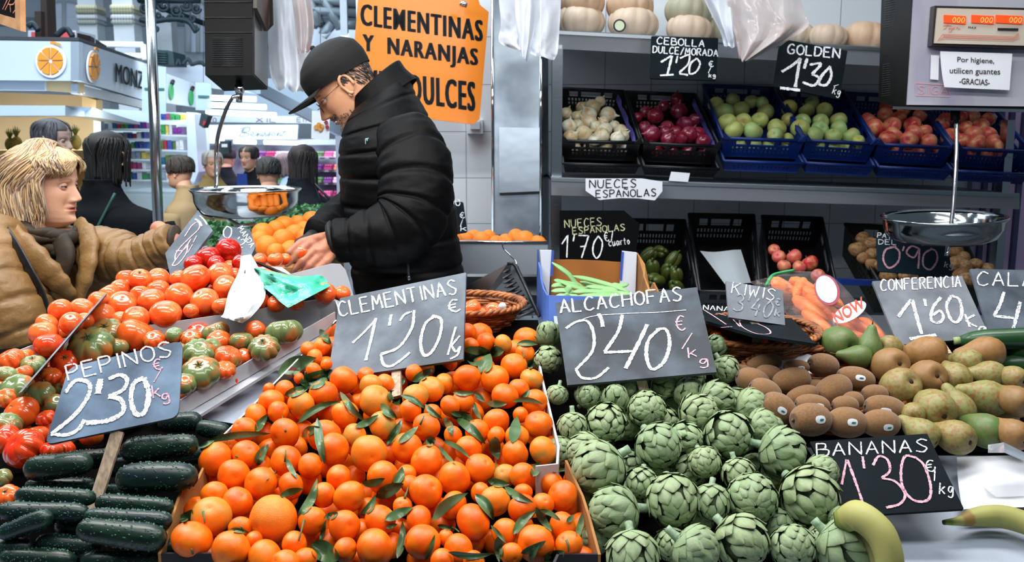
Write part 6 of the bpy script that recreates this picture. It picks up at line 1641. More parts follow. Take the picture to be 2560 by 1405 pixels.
# jacket body, in rings from hem to collar
def rg_(x0, x1, y, ry, z=ZM, tilt=0.0):
    c = P((x0 + x1) / 2, y, z); w = (x1 - x0) / 2 * z / F
    return (c, V(w, 0, w * tilt), V(0, ry, 0))
keys = [rg_(898,1150,790,.17), rg_(893,1158,735,.18), rg_(880,1156,660,.19), rg_(866,1148,590,.2), rg_(858,1138,510,.205), rg_(853,1126,440,.215), rg_(852,1105,375,.22, tilt=.1), rg_(858,1072,320,.205, tilt=.25), rg_(866,1040,275,.165, tilt=.45), rg_(884,1022,240,.115, tilt=.6)]
mb = MB(); rings = respl(keys, 18)
loft(mb, rings, 72, lambda u, t: 1 - .035 * math.exp(-((((u * 9 + .5) % 1) - .5) / .09) ** 2) * (1 if u < .93 else 0), .003, 3)
mb.build('jacket', JK, vd)
mb = MB(); fw = V(-.55, 0, .83)
ck = [(P(962,262,ZM), V(.095, 0, .075), V(0, .105, 0)), (P(950,232,ZM), V(.078, 0, .068), V(0, .088, 0)), (P(938,205,ZM), V(.072, 0, .062), V(0, .078, 0)), (P(943,212,ZM), V(.06, 0, .052), V(0, .066, 0))]
loft(mb, respl(ck, 5), 40, None, .002, 5, cap=False); mb.build('collar', JK, vd)
mb = sleeve([P(1010,330,ZM-.14), P(1040,430,ZM-.20), P(1030,530,ZM-.23), P(985,580,ZM-.25), P(905,595,ZM-.26), P(838,602,ZM-.26)], [.085,.102,.1,.096,.085,.062,.056], 8, .07, 22, .005, 8)
mb.build('sleeve', JK, vd)
mb = MB(); w_ = P(838,602,ZM-.26)
for r_, x in ((.056, 838), (.05, 834)): mb.tube([P(x,602,ZM-.26), P(x-8,604,ZM-.26)], [r_, r_ * .92], 24)
mb.build('cuff', mat('cuff_black', '111417', .7), vd)
mb = sleeve([P(945,340,ZM+.13), P(935,440,ZM+.16), P(905,510,ZM+.1), P(845,556,ZM-.05), P(792,586,ZM-.16)], [.08,.085,.075,.062,.045], 8, .07, 18, .005, 11)
mb.build('sleeve', JK, vd)
hand(vd, P(776,596,ZM-.17), P(764,606,ZM-.2), (0, -.2, 1), (.5,.6,.7,.8), .15, side=-1, m=mat('glove_black', '14151a', .6))
hand(vd, P(832,606,ZM-.27), P(795,632,ZM-.31), (.15, -.75, .3), (.35,.45,.5,.55), .195, side=1, thumb=[(.03,.03,.004), (.046,.062,-.006), (.046,.098,-.018)])
inst('tomato', TM[0], P(752,632,ZM-.31), rrot(rng), 20 * ZM / F); tag(COL.objects[-1], 'red tomato held in the vendor fingers', 'tomato')
mb = MB(); mb.tube(catmull([P(1016,635,ZM-.22), P(1020,660,ZM-.235), P(1022,690,ZM-.23)], 4), .003, 6); mb.tube([P(1020,688,ZM-.238), P(1024,700,ZM-.238)], .005, 6)
mb.build('zip', mat('zip_metal', '6a6c70', .3, .9), vd)
mb = MB(); pl = plane3((912,345,ZM-.235),(924,345,ZM-.235),(912,362,ZM-.235)); chalk(mb, [catmull([V(*p, 0) for p in q], 4) for q in (((914,360,),(914,348),(917,346)), ((917,346),(918,352),(919,346),(922,346)))], pl, 1.0, rng)
mb.build('emblem', mat('emblem_teal', '8fd0d8', .6), vd)
mb = MB(); mb.ball(P(936,207,ZM-.06), (.009,.004,.005), 8, 6); mb.build('neck_tag', mat('tag_teal', '7ac0c4', .6), vd)
for s in (-.09, .09):
    mb = MB(); c = P(1015, 760, ZM)
    mb.tube([V(c.x, c.y + s, c.z), V(c.x + .01, c.y + s, .55), V(c.x + .03, c.y + s, .1)], [.1, .075, .06], 18); mb.build('trouser_leg', mat('trousers', '15171c', .8), vd)
    mb = MB(); mb.ball(V(c.x - .02, c.y + s, .045), (.13, .05, .045), 14, 8); mb.build('shoe', BLACKPL, vd)

# ---- the customer
ZW = 2.62
wm = thing('person', 'person with blonde bob in tan puffer coat reaching over the tomatoes', 'person', (P(110, 800, ZW).x, P(110, 800, ZW).y, 0))
COAT = mat('tan_coat', '86653c', .42, col2='70522e', scale=7, bump=.3, bscale=45, spec=.35, detail=5)
MWm = hframe((100, 470), ZW, (1, .0, -.07), (.06, -.02, 1), 1.0)
SKW = (.74, .42, .28)
head(wm, MWm, SKW, (.55, .13, .08), (.28, .15, .08), fem=1, nose=1.0)
HAIR = mat('blonde_hair', 'ffffff', .5, attr=True, spec=.3)
mb = MB(); rg = random.Random(11)
tones = [(.56, .38, .19), (.64, .46, .26), (.46, .28, .14), (.28, .18, .12), (.62, .47, .32), (.38, .29, .24), (.70, .53, .32)]
rows = []
for i in range(12):
    z = lerp(9, 23.2, i / 11)
    rows.append([MWm @ (head_pt(z, lerp(1.4 if z < 16 else .2, 2 * pi - (1.4 if z < 16 else .2), j / 40), off=.7, feat=False) + V(0, -.2, .3)) for j in range(41)])
mb.grid(rows, col=(.4, .25, .12), capb=True)
for i in range(2600):
    s = rg.choice((-1, 1, 1)); aa = s * rg.uniform(.8, pi)
    z0 = rg.uniform(18, 23.2)
    pts = [head_pt(23.0, 0, off=.9, feat=False) * 0 + (lambda x, y: V(x, y, 24.5 - .06 * (x * x + y * y) + rg.uniform(-.2, .2)))(rg.uniform(-1.6, 1.6), rg.uniform(-4, 4))]
    drop = rg.uniform(-5.5, -.5) if abs(aa) > 1.5 else rg.uniform(0, 5) if abs(aa) > 1.3 else rg.uniform(15, 16.5)
    lay = rg.uniform(.4, 1.6)
    sw_ = rg.uniform(-.25, .25)
    for k in range(1, 9):
        z = lerp(22.6, drop, (k / 8) ** 1.1)
        ae = aa * lerp(.6, 1, min(1, k / 4)) + sw_ * k / 8
        if z > 1:
            p = head_pt(max(z, 1), ae, off=lay + 1.6 * sin(k / 8 * pi) * .6, feat=False)
            bb = head_pt(12, ae, off=lay + .6, feat=False)
            if z < 12: p = V(lerp(p.x, bb.x, .75), lerp(p.y, bb.y, .75), z)
        else:
            p = head_pt(12, ae, off=lay + .3, feat=False); p.z = z
        fl = max(0, k - 3) * .42 * (1.3 if abs(aa) > 2 else .6)
        p += V(p.x, p.y, 0).normalized() * (fl * (.75 + .5 * sin(i)) + .5 * sin(k * 1.3 + i))
        p += V(.4 * sin(k * 1.9 + i * 2), .4 * cos(k * 1.7 + i), 0) * (k / 8)
        pts.append(p)
    pth = [MWm @ p for p in catmull(pts, 3)]; n = len(pth)
    c = rg.choice(tones)
    w = rg.uniform(.0014, .0032)
    mb.tube(pth, [w * min(1, .5 + 2 * q / n) * (1 - .85 * (q / n) ** 4) for q in range(n)], 5, flat=.45, col=c)
for i in range(260):                                   # fringe swept towards the temple
    t = rg.random(); x0 = rg.uniform(-5, 5)
    side = 1 if rg.random() < .7 else -1
    a0, a1 = x0 / 9, lerp(.25, 1.15, t) * side
    pts = [head_pt(22.6, a0, off=1.2, feat=False) + V(0, -1.5, .6)]
    for k in range(1, 7):
        u = k / 6
        pts.append(head_pt(lerp(22.2, rg.uniform(14.6, 16) - 1.2 * t, u ** 1.25), lerp(a0, a1, u ** .8), off=.7 + 1.3 * sin(u * pi), feat=False))
    pth = [MWm @ p for p in catmull(pts, 3)]; n = len(pth)
    mb.tube(pth, [.0024 * (1 - .85 * (q / n) ** 3) for q in range(n)], 5, flat=.4, col=rg.choice(tones[:3] + tones[4:5] + tones[6:]))
mb.build('hair', HAIR, wm)
mb = MB(); mb.tube([MWm @ (V(7.6, -.4, 6.2) + V(0, 1.5 * cos(t), 1.5 * sin(t) - 1.2)) for t in [2 * pi * k / 20 for k in range(21)]], .0011, 6); mb.build('earring', mat('gold', 'c9a050', .25, 1), wm)
wr_ = lambda x0, x1, y, ry, tilt=0.0, z=ZW: rg_(x0, x1, y, ry, z, tilt)
keys = [wr_(-150,260,960,.2), wr_(-150,250,880,.21), wr_(-140,240,790,.215), wr_(-128,236,700,.215), wr_(-100,236,650,.205), wr_(-70,222,610,.185, -.05), wr_(-40,196,586,.15, -.06), wr_(10,170,568,.11, -.06)]
mb = MB(); loft(mb, respl(keys, 20), 90, lambda u, t: 1 - .05 * math.exp(-((((u * 9 + .5) % 1) - .5) / .09) ** 2), .007, 21)
mb.build('coat', COAT, wm)
mb = sleeve([P(200,660,ZW-.02), P(250,645,ZW-.08), P(300,646,ZW-.12), P(345,648,ZW-.14), P(395,626,ZW-.15), P(440,604,ZW-.16)], [.098,.088,.074,.064,.056,.05], 9, .09, 22, .009, 31); mb.build('sleeve', COAT, wm)
mb = sleeve([P(-20,600,ZW-.16), P(-10,680,ZW-.24), P(20,770,ZW-.27), P(60,860,ZW-.25)], [.095,.108,.105,.1], 6, .07, 24, .007, 41); mb.build('sleeve', COAT, wm)
# collar lapels, scarf, strap, hand
for pts, r in (([P(196,556,ZW-.12), P(222,604,ZW-.18), P(215,680,ZW-.21), P(190,760,ZW-.2)], [.02,.036,.034,.02]), ([P(20,575,ZW-.19), P(80,640,ZW-.25), P(140,700,ZW-.25), P(185,745,ZW-.23)], [.03,.04,.034,.014])):
    mb = MB(); pth = catmull(pts, 7); n = len(pth); mb.tube(pth, [float(np.interp(i / (n - 1), np.linspace(0, 1, 4), r)) * (1 + .1 * sin(i * 1.7)) for i in range(n)], 14, flat=.5, up=(0, -1, 0)); mb.build('lapel', COAT, wm)
SCARF = mat('brown_scarf', '2c241c', .6, col2='3a2c20', scale=30, lo=.5, hi=.75, spec=.2, stretch=(1, 1, 3))
mb = MB(); rg = random.Random(2)
for k in range(7):
    yy = 568 + k * 11; hw = 70 - k * 4
    pth = [P(132 + k * 2 + hw * cos(t), yy + 13 * sin(t) * (1 if sin(t) > 0 else .3) + 5 * sin(k * 2 + t), ZW - .02 - .17 * (.4 + .6 * max(0, sin(t))) - .008 * (k % 3)) for t in [lerp(-.3, pi + .3, q / 16) for q in range(17)]]
    mb.tube(pth, [.014 + .006 * sin(q * .9 + k * 1.7) for q in range(17)], 10)
mb.tube(catmull([P(150,600,ZW-.2), P(165,640,ZW-.23), P(150,690,ZW-.23), P(160,730,ZW-.22)], 5), .03, 12, flat=.5, up=(0, -1, 0))
mb.build('scarf', SCARF, wm)
mb = MB(); pth = catmull([P(-10,548,ZW-.14), P(30,600,ZW-.27), P(70,670,ZW-.30), P(105,740,ZW-.29), P(118,800,ZW-.28)], 7)
mb.tube(pth, .017, 8, flat=.25, up=(0, -1, 0)); mb.build('bag_strap', mat('strap_black', '0d1016', .5), wm)
hand(wm, P(438,604,ZW-.16), P(462,622,ZW-.17), (0, -.3, 1), (.5,.6,.65,.7), .165, side=-1)
mb = MB(); mb.tube([P(432,604,ZW-.16), P(442,604,ZW-.16)], .045, 20); mb.build('cuff', mat('cuff_brown', '30231a', .7), wm)
for s in (-.08, .1):
    mb = MB(); c = P(60, 900, ZW); mb.tube([V(c.x + s, c.y, .95), V(c.x + s, c.y, .5), V(c.x + s, c.y, .08)], [.1, .07, .055], 16); mb.build('trouser_leg', mat('trousers'), wm)
    mb = MB(); mb.ball(V(c.x + s + .04, c.y - .03, .045), (.12, .05, .045), 14, 8); mb.build('shoe', BLACKPL, wm)

# ---- people in the hall
def walker(label, ear, z, fwd, coat, hairc, skin=(.5, .27, .18), shoulder=None, hgt=None, hair='short', look=1.0, bag=None, wide=.23):
    px, py = ear
    c = P(px, py, z)
    t = thing('person', label, 'person', (c.x, c.y, 0))
    f = V(*fwd, -.05)
    M = hframe(ear, z, f, (0, 0, 1), .93)
    head(t, M, skin, (.4, .15, .12), (.1, .07, .05), ears=hair != 'long', eyes=True, res=.5)
    mb = MB(); rg = random.Random(int(px)); rows = []
    for i in range(12):
        zz = lerp(10 if hair == 'short' else 4, 23.2, i / 11)
        lim = 1.05 if zz < 16.5 else .1
        if hair == 'back': lim = 1.25 if zz < 16.5 else .1
        rows.append([M @ (head_pt(zz, lerp(lim, 2 * pi - lim, j / 30), off=.9 + .25 * noise.noise(V(i * .9, j * .9, px)), feat=False) + V(0, -.2, .3)) for j in range(31)])
    mb.grid(rows, col=hairc)
    n = 140
    for i in range(n):
        aa = rg.choice((-1, 1)) * rg.uniform(.9, pi); low = {'short': rg.uniform(10, 12), 'back': rg.uniform(-3, 1), 'long': rg.uniform(-14, -6)}[hair]
        pts = []
        for k in range(7):
            zz = lerp(23, low, k / 6); p = head_pt(max(zz, 11), aa * lerp(.85, 1, min(1, k / 3)), off=1.2 + .25 * sin(i + k), feat=False); p.z = zz; pts.append(M @ p)
        kx = rg.uniform(.7, 1.25); mb.tube(catmull(pts, 2), .006, 4, flat=.4, col=tuple(v * kx for v in hairc))
    mb.build('hair', mat('hair'), t)
    nk = M @ V(0, -3.0, -4.6); fx = Vector((f.x, f.y, 0)).normalized(); rx = fx.cross(V(0, 0, 1))
    top = nk.z
    cm = mat('coat_' + coat, coat, .8, bump=.25, bscale=10, spec=.15)
    keys = []
    for zz, w, d in ((top + .055, .068, .07), (top + .02, .075, .075), (top - .05, .13, .09), (top - .12, wide, .125), (top - .3, wide * 1.04, .14), (top - .5, wide * .98, .145), (top - .75, wide * 1.05, .16), (max(top - .98, .3), wide * 1.05, .155)):
        cc = V(nk.x, nk.y, zz) + fx * (-.02); keys.append((cc, rx * w, fx * d))
    mb = MB(); loft(mb, respl(keys, 5), 36, None, .006, px); mb.build('coat', cm, t)
    for s in (-1, 1):
        sh = V(nk.x, nk.y, top - .14) + rx * s * (wide - .02)
        mb = sleeve([sh, sh + V(0, 0, -.18) + rx * s * .05, sh + V(0, 0, -.34) + rx * s * .05 + fx * .04, sh + V(0, 0, -.5) + rx * s * .03 + fx * .14], [.07, .068, .06, .045], 4, .05, 5, .005, px + s); mb.build('sleeve', cm, t)
        hand(t, sh + V(0, 0, -.52) + rx * s * .03 + fx * .16, sh + V(0, 0, -.58) + rx * s * .03 + fx * .22, rx * s, (.4, .4, .4, .4), .17, side=s, m=mat('hand_skin'))
        mb = MB(); q = V(nk.x, nk.y, 0) + rx * s * .09; mb.tube([q + V(0, 0, max(top - .9, .35)), q + V(0, 0, .3), q + V(0, 0, .06)], [.085, .06, .05], 14); mb.build('trouser_leg', mat('trousers'), t)
        mb = MB(); mb.ball(q + fx * .05 + V(0, 0, .045), (.06, .13, .045) if abs(fx.y) > .7 else (.13, .06, .045), 12, 8); mb.build('shoe', BLACKPL, t)
    return t, nk, fx, rx
t, nk, fx, rx = walker('person seen from behind in black coat with dark hair beside the steel pole', (268, 398), 3.9, (.25, 1), '06080d', (.006, .005, .005), hair='back', wide=.27)
mb = MB(); mb.tube(catmull([nk + rx * .1 + V(0, -.1, 0), nk + V(0, -.17, -.2), nk - rx * .17 + V(0, -.19, -.5)], 6), .006, 6); mb.build('bag_strap', mat('strap_green', '1d4a44', .6), t)
walker('grey-haired person in profile just behind the blonde customer', (130, 356), 4.6, (1, -.1), '14171c', (.05, .05, .06), skin=(.36, .24, .2), wide=.2)
walker('person with short dark hair in beige quilted coat walking left', (452, 432), 6.2, (-1, .2), '8f7a5c', (.02, .015, .012), wide=.2)
walker('grey-haired person in camel coat behind the scale hanger arm', (531, 412), 7.5, (.5, -.8), '8a7448', (.32, .3, .28))
walker('person in dark coat with back turned near the scale arm', (566, 396), 8.9, (.2, 1), '101218', (.01, .01, .01), hair='short')
t, nk, fx, rx = walker('person with dark hair in black jacket over blue jumper', (624, 396), 8.4, (-.35, -1), '14161a', (.015, .012, .01), wide=.22)
mb = MB(); mb.prism([nk + fx * .15 + rx * x + V(0, 0, z) for x, z in ((-.05, .0), (.05, .0), (.075, -.4), (-.075, -.4))], fx * .012); mb.build('jumper', mat('blue_jumper', '1f3f8a', .8), t)
walker('person with short dark hair in pale grey coat above the scale pan', (672, 436), 6.1, (-.2, 1), '8a8f96', (.03, .03, .03), hair='short', wide=.22)
walker('person in pale blue top between the grey coat and long-haired person', (712, 412), 9.0, (-1, .1), '7f98ac', (.12, .1, .1), hair='back', wide=.19)
t, nk, fx, rx = walker('person with long dark hair and shoulder bag right of the pan', (757, 410), 5.6, (.3, 1), '15181e', (.018, .012, .012), hair='long', wide=.21)
mb = MB(); c = nk + rx * .24 + V(0, -.12, -.32); mb.ball(c, (.13, .09, .19), 18, 12); mb.tube([c + V(-.05, 0, .18), nk + rx * .12 + V(0, -.1, .02), c + V(.05, 0, .18)], .01, 6); mb.build('bag', mat('bag_navy', '12161e', .5), t)
mb = MB(); c = nk + rx * .2 + V(0, -.1, -.62); mb.ball(c, (.16, .1, .1), 18, 12); mb.build('shopping_bag', mat('bag_red', 'b0142c', .5), t)
# ---------------------------------------------------------------- the market hall
def px_prism(mb, pts, z, d=.03):
    mb.prism([P(x, y, z) for x, y in pts], (0, d, 0))
PANW = mat('fascia_white', 'b4c1d2', .5)
PANL = mat('fascia_side', 'bccadb', .5)
CREAM = mat('stall_cream', 'cdb68c', .6, col2='bfa577', scale=2)
# steel pole
pole = thing('steel_pole', 'tall polished steel pole left of the hanging scale', 'pole', (P(392, 600, 3.1).x, P(392, 600, 3.1).y, 0))
mb = MB(); mb.tube([P(373, -60, 3.1), P(386, 300, 3.1), P(397, 600, 3.1)], .0175, 20); mb.build('shaft', STEEL, pole)
mb = MB(); a = P(397, 600, 3.1); mb.tube([a, V(a.x, a.y, 0)], .0175, 16); mb.tube([V(a.x, a.y, 0), V(a.x, a.y, .02)], .06, 16); mb.build('base', STEEL, pole)
# juice stall with orange-slice logos
st = thing('juice_stall', 'white-fronted market stall with orange slice logos and cream shelves', 'stall', P(100, 400, 5.6))
zc, zr = 5.5, 8.6
fr = [(-250, 98, 5.5), (197, 104, zc), (197, 201, zc), (-250, 197, 5.5)]
sd = [(197, 104, zc), (372, 161, zr), (372, 254, zr), (197, 201, zc)]
mb = MB(); mb.prism([P(*q) for q in fr], (0, .05, 0)); mb.build('front_fascia', PANW, st)
mb = MB(); mb.prism([P(*q) for q in sd], (-.05, 0, 0)); mb.build('side_fascia', PANL, st)
mb = MB(); mb.prism([P(-250, 96, 5.5), P(197, 102, zc), P(372, 160, zr), P(-250, 140, zr)], (0, 0, .02)); mb.build('roof_panel', mat('stall_roof', '3a3f46', .7), st)
LG = mat('logo_orange', 'd58a1e', .5)
def slice_logo(pl, ctr, rx, ry, lift):
    mb = MB()
    def pp(x, y): return hit(ctr[0] + x * rx, ctr[1] + y * ry, *pl) + pl[1] * lift
    mb.prism([pp(1.15 * cos(t), 1.15 * sin(t)) for t in [2 * pi * k / 32 for k in range(32)]], -pl[1] * .01)
    lo = mb.build('logo_disc', mat('logo_white', 'e9edf2', .5), st)
    for k in range(8):
        mb = MB(); a0, a1 = k * pi / 4 + .06, (k + 1) * pi / 4 - .06
        mb.prism([pp(.12 * cos((a0 + a1) / 2), .12 * sin((a0 + a1) / 2))] + [pp(.96 * cos(t), .96 * sin(t)) for t in [lerp(a0, a1, q / 6) for q in range(7)]], pl[1] * .012); mb.build('logo_segment', LG, lo)
    mb = MB(); mb.prism([pp(x, y) for x, y in ((.0,-1.35),(.3,-1.4),(.75,-1.22),(.8,-1.08),(.4,-1.2),(.0,-1.22))], pl[1] * .01); mb.build('logo_leaf', LG, lo)
plf = plane3(fr[0], fr[1], fr[3]); pls = plane3(sd[0], sd[1], sd[3])
slice_logo(plf, (131, 155), 33, 35, .02); slice_logo(pls, (226, 166), 13, 35, .02)
words(st, 'lettering', 'MONZ', ((285,157),(356,180),(356,224),(285,205)), pls, mat('sign_teal', '10222c', .6, spec=.1), .012, 0, 1.0)
mb = MB(); px_prism(mb, [(-250, 198), (112, 202), (112, 226), (-250, 222)], 5.6, .05); mb.build('valance', mat('valance_grey', 'a7b0ba', .5), st)
mb = MB(); mb.prism([P(193, 210, 5.6), P(372, 256, 8.5), P(372, 274, 8.5), P(193, 234, 5.6)], (-.04, 0, 0)); mb.build('side_valance', mat('valance_grey'), st)
mb = MB(); px_prism(mb, [(112, 203), (192, 203), (192, 232), (112, 226)], 5.62, .1); mb.build('corner_beam', CREAM, st)
mb = MB(); px_prism(mb, [(205, 240), (240, 250), (240, 278), (205, 270)], 6.2, .1); mb.build('corner_beam', CREAM, st)
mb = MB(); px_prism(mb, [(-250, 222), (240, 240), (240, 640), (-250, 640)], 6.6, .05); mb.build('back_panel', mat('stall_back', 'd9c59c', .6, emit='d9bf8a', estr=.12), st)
mb = MB(); mb.prism([P(-250, 262, 5.3), P(163, 264, 5.3), P(300, 304, 6.4), P(300, 310, 6.4), P(163, 289, 5.3), P(-250, 290, 5.3)], (0, .35, 0)); mb.build('canopy_shelf', mat('shelf_blue', 'a9bcd0', .5), st)
mb = MB(); mb.prism([P(-250, 378, 5.4), P(230, 376, 5.4), P(236, 398, 5.6), P(-250, 402, 5.4)], (0, .5, 0)); mb.build('counter_shelf', CREAM, st)
mb = MB(); px_prism(mb, [(-250, 402), (235, 400), (235, 760), (-250, 760)], 5.7, .4); mb.build('counter_front', mat('stall_wood', 'b98c4a', .6, col2='a87a38', scale=3), st)
mb = MB(); px_prism(mb, [(234, 300), (252, 304), (252, 640), (234, 640)], 6.4, .05); mb.build('corner_post', STEELM, st)
PIN = mat('pineapple_green', '4a5a20', .6, col2='6a5a20', scale=20)
for x, y, h, lab in ((5, 378, 58, 'pineapple cut by the left picture edge on the stall shelf'), (22, 378, 64, 'second pineapple from the left on the stall shelf'), (68, 376, 66, 'third pineapple on the stall shelf, left of the grey-haired head'), (172, 374, 64, 'pineapple right of the grey-haired head on the stall shelf')):
    c = P(x, y, 5.55); s = 5.55 / F; t = thing('pineapple', lab, 'pineapple', c, 'pineapples on the stall shelf')
    mb = MB(); mb.ball(c + V(0, .1, h * .28 * s), (13 * s, 13 * s, h * .3 * s), 18, 14); mb.build('fruit', mat('pineapple_skin', '7a6424', .7, col2='3f4a1c', scale=40), t)
    mb = MB()
    for k in range(16):
        a_ = k * 2.4; r = 7 * s * (1 - k / 20); b = c + V(0, .1, h * .52 * s)
        mb.tube([b, b + V(r * cos(a_), r * sin(a_), h * .2 * s), b + V(r * 2.0 * cos(a_), r * 2.0 * sin(a_), h * (.3 + .012 * k) * s)], [3.4 * s, 3 * s, .4 * s], 5, flat=.3)
    mb.build('crown', PIN, t)
for i, (x, y) in enumerate(((-5, 440), (10, 470), (4, 420))):
    mb = MB(); c = P(x, y, 5.6); mb.ball(c, (.05, .05, .045), 14, 10); mb.ball(c + V(0, 0, .04), (.015, .015, .02), 8, 6)
    solo('lemon', mb, mat('lemon_skin', 'd9a830', .4), ('lemon at the left picture edge in front of the stall', 'lower lemon at the left picture edge', 'top lemon at the left picture edge')[i], 'lemon', 'lemons at the stall')
# framed chalkboard, corner of frame in view
fb = thing('framed_chalkboard', 'hanging chalkboard in a wooden frame at the top left corner', 'sign', P(0, 0, 2.6))
pl = plane3((0, 57, 2.6), (65, 80, 2.5), (0, -100, 2.6))
mb = MB(); mb.prism([hit(x, y, *pl) for x, y in ((-90, 20), (52, 52), (50, -100), (-90, -120))], -pl[1] * .006); mb.build('board', mat('slate_jet'), fb)
FRM = mat('frame_wood', 'c29468', .6, col2='a8784c', scale=20)
mb = MB(); mb.prism([hit(x, y, *pl) for x, y in ((-90, 28), (-90, 10), (52, 50), (65, 80))], pl[1] * .015); mb.build('frame_bar', FRM, fb)
mb = MB(); mb.prism([hit(x, y, *pl) for x, y in ((52, 50), (50, -100), (62, -100), (65, 80))], pl[1] * .015); mb.build('frame_bar', FRM, fb)
mb = MB(); chalk(mb, strokes('IRA', 4, 22, 48, 38, 34, .1), (pl[0] + pl[1] * .002, pl[1]), 1.8, rng); mb.build('lettering', mat('chalk_salmon', 'd0806c', .9), fb)

# second white stall with green leaf logos, leaflets
s2_ = thing('leaf_stall', 'pale stall with green leaf logos behind the steel pole', 'stall', P(450, 300, 9))
pl = plane3((362, 163, 8.4), (530, 230, 10.5), (362, 255, 8.4))
mb = MB(); mb.prism([hit(x, y, *pl) for x, y in ((372, 168), (530, 225), (530, 275), (372, 250))], -pl[1] * .05); mb.build('side_fascia', PANL, s2_)
mb = MB(); px_prism(mb, [(372, 163), (512, 163), (512, 186), (640, 235), (372, 200)], 10.8, .05); mb.build('front_fascia', PANW, s2_)
for x, y, rx, ry in ((425, 230, 5, 20), (475, 245, 5, 19)):
    mb = MB(); mb.prism([hit(x + rx * cos(t), y + ry * sin(t), *pl) + pl[1] * .01 for t in [2 * pi * k / 24 for k in range(24)]], pl[1] * .01); mb.build('leaf_logo', mat('leaf_green', '1f8f4a', .5), s2_)
    mb = MB(); mb.tube([hit(x, y - ry, *pl) + pl[1] * .02, hit(x + 3, y - ry - 8, *pl) + pl[1] * .02], .02, 6); mb.build('leaf_stalk', INK, s2_)
for x0, y0, x1, y1, lab in ((355, 165, 415, 285, 'pale translucent hanging leaflet beside the steel pole'), (489, 206, 528, 277, 'small pale blue hanging leaflet left of the scale')):
    lf = thing('hanging_leaflet', lab, 'leaflet', P(x0, y0, 4.4))
    mb = MB(); px_prism(mb, [(x0, y0), (x1, y0 + 2), (x1, y1), (x0, y1 - 2)], 4.4, .003); mb.build('sheet', mat('leaflet_blue', 'b7d0d8', .4, alpha=.75), lf)
    mb = MB(); ym = lerp(y0, y1, .45); px_prism(mb, [(x0 + 6, ym), (x1 - 5, ym + 1), (x1 - 5, ym + 6), (x0 + 6, ym + 5)], 4.395, .003); mb.build('printed_bar', mat('leaflet_teal', '2a6a74', .5), lf)
    mb = MB(); mb.tube([P((x0 + x1) / 2, y0, 4.4), P((x0 + x1) / 2, y0 - 260, 4.4)], .0012, 4); mb.build('string', mat('dark_metal'), lf)

# shop shelving with coloured packs
sh = thing('shop_shelving', 'white refrigerated shelving of coloured packs behind the pole', 'shelving', P(440, 480, 9))
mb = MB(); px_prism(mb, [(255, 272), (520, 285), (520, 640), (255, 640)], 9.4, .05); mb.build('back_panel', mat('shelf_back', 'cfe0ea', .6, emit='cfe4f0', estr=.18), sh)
for x0, x1, y0 in ((258, 372, 322), (258, 372, 346), (258, 372, 370), (258, 372, 396), (258, 372, 422), (258, 372, 448), (405, 470, 300), (405, 470, 336), (405, 470, 374), (405, 480, 412), (405, 480, 452)):
    mb = MB(); px_prism(mb, [(x0, y0), (x1, y0 + 2), (x1, y0 + 6), (x0, y0 + 4)], 8.9, .45); mb.build('shelf', WHITE, sh)
mb = MB(); px_prism(mb, [(466, 280), (486, 285), (496, 430), (480, 470), (470, 420)], 8.8, .3); mb.build('side_panel', PANW, sh)
rg = random.Random(8)
pc = ['2f4a9a', '3f9a5a', 'c8cfd8', '7a3a8a', 'b03a4a', 'd8c060', '2a6a8a', 'e0e4ea', '8a9aac', '405aa8', 'a04a7a', '5a7a3a']
packs = []
for x0, x1, y0, hh in ((258, 372, 322, 22), (258, 372, 346, 20), (258, 372, 370, 20), (258, 372, 396, 22), (258, 372, 422, 22), (258, 372, 448, 22), (405, 466, 300, 20), (405, 466, 336, 28), (405, 468, 374, 30), (405, 478, 412, 28), (405, 478, 452, 30)):
    x = x0 + 2
    while x < x1 - 8:
        w = rg.uniform(6, 12); h = hh * rg.uniform(.65, .98); ci = rg.randrange(len(pc))
        a, b = P(x, y0, 9.0), P(x + w, y0 - h, 9.0)
        mb = MB(); mb.box((a.x, a.y - .05, a.z), (b.x, a.y + .08, b.z - .01)); mb.box((a.x + .01, a.y - .06, lerp(a.z, b.z, .3)), (b.x - .01, a.y - .05, lerp(a.z, b.z, .6)))
        o = solo('food_pack', mb, mat('pack_' + pc[ci], pc[ci], .4), '', 'pack', 'coloured packs on the shop shelves'); packs.append((o, x, y0, ci)); x += w + rg.uniform(1, 3)
cn = ['blue', 'green', 'pale grey', 'purple', 'red', 'yellow', 'teal', 'white', 'grey-blue', 'bright blue', 'plum', 'olive']
shelves = sorted(set((y, x < 390) for o, x, y, c in packs), key=lambda q: q[0])
for s_ in shelves:
    ps_ = sorted([q for q in packs if (q[2], q[1] < 390) == s_], key=lambda q: q[1])
    same = sorted([k for k in shelves if k[1] == s_[1]])
    for i, q in enumerate(ps_):
        q[0]['label'] = f'{cn[q[3]]} pack, {ORD[i]} from left on the {ORD[same.index(s_)]} shop shelf {"left" if s_[1] else "right"} of the pole'
# glass display counter in front of the shelving
dc = thing('glass_counter', 'glass-fronted shop display counter behind the beige-coated person', 'counter', P(430, 560, 8.2))
mb = MB(); px_prism(mb, [(300, 478), (520, 480), (520, 560), (300, 560)], 8.4, .6); mb.build('case', mat('case_pale', 'bcd0da', .3), dc)
mb = MB(); px_prism(mb, [(300, 452), (520, 455), (520, 478), (300, 478)], 8.35, .02); mb.build('glass', mat('case_glass', 'dce8ee', .05, trans=.9, alpha=.5), dc)
mb = MB(); px_prism(mb, [(300, 560), (520, 560), (520, 700), (300, 700)], 8.4, .6); mb.build('plinth', mat('plinth_brown', '5a4a44', .6), dc)

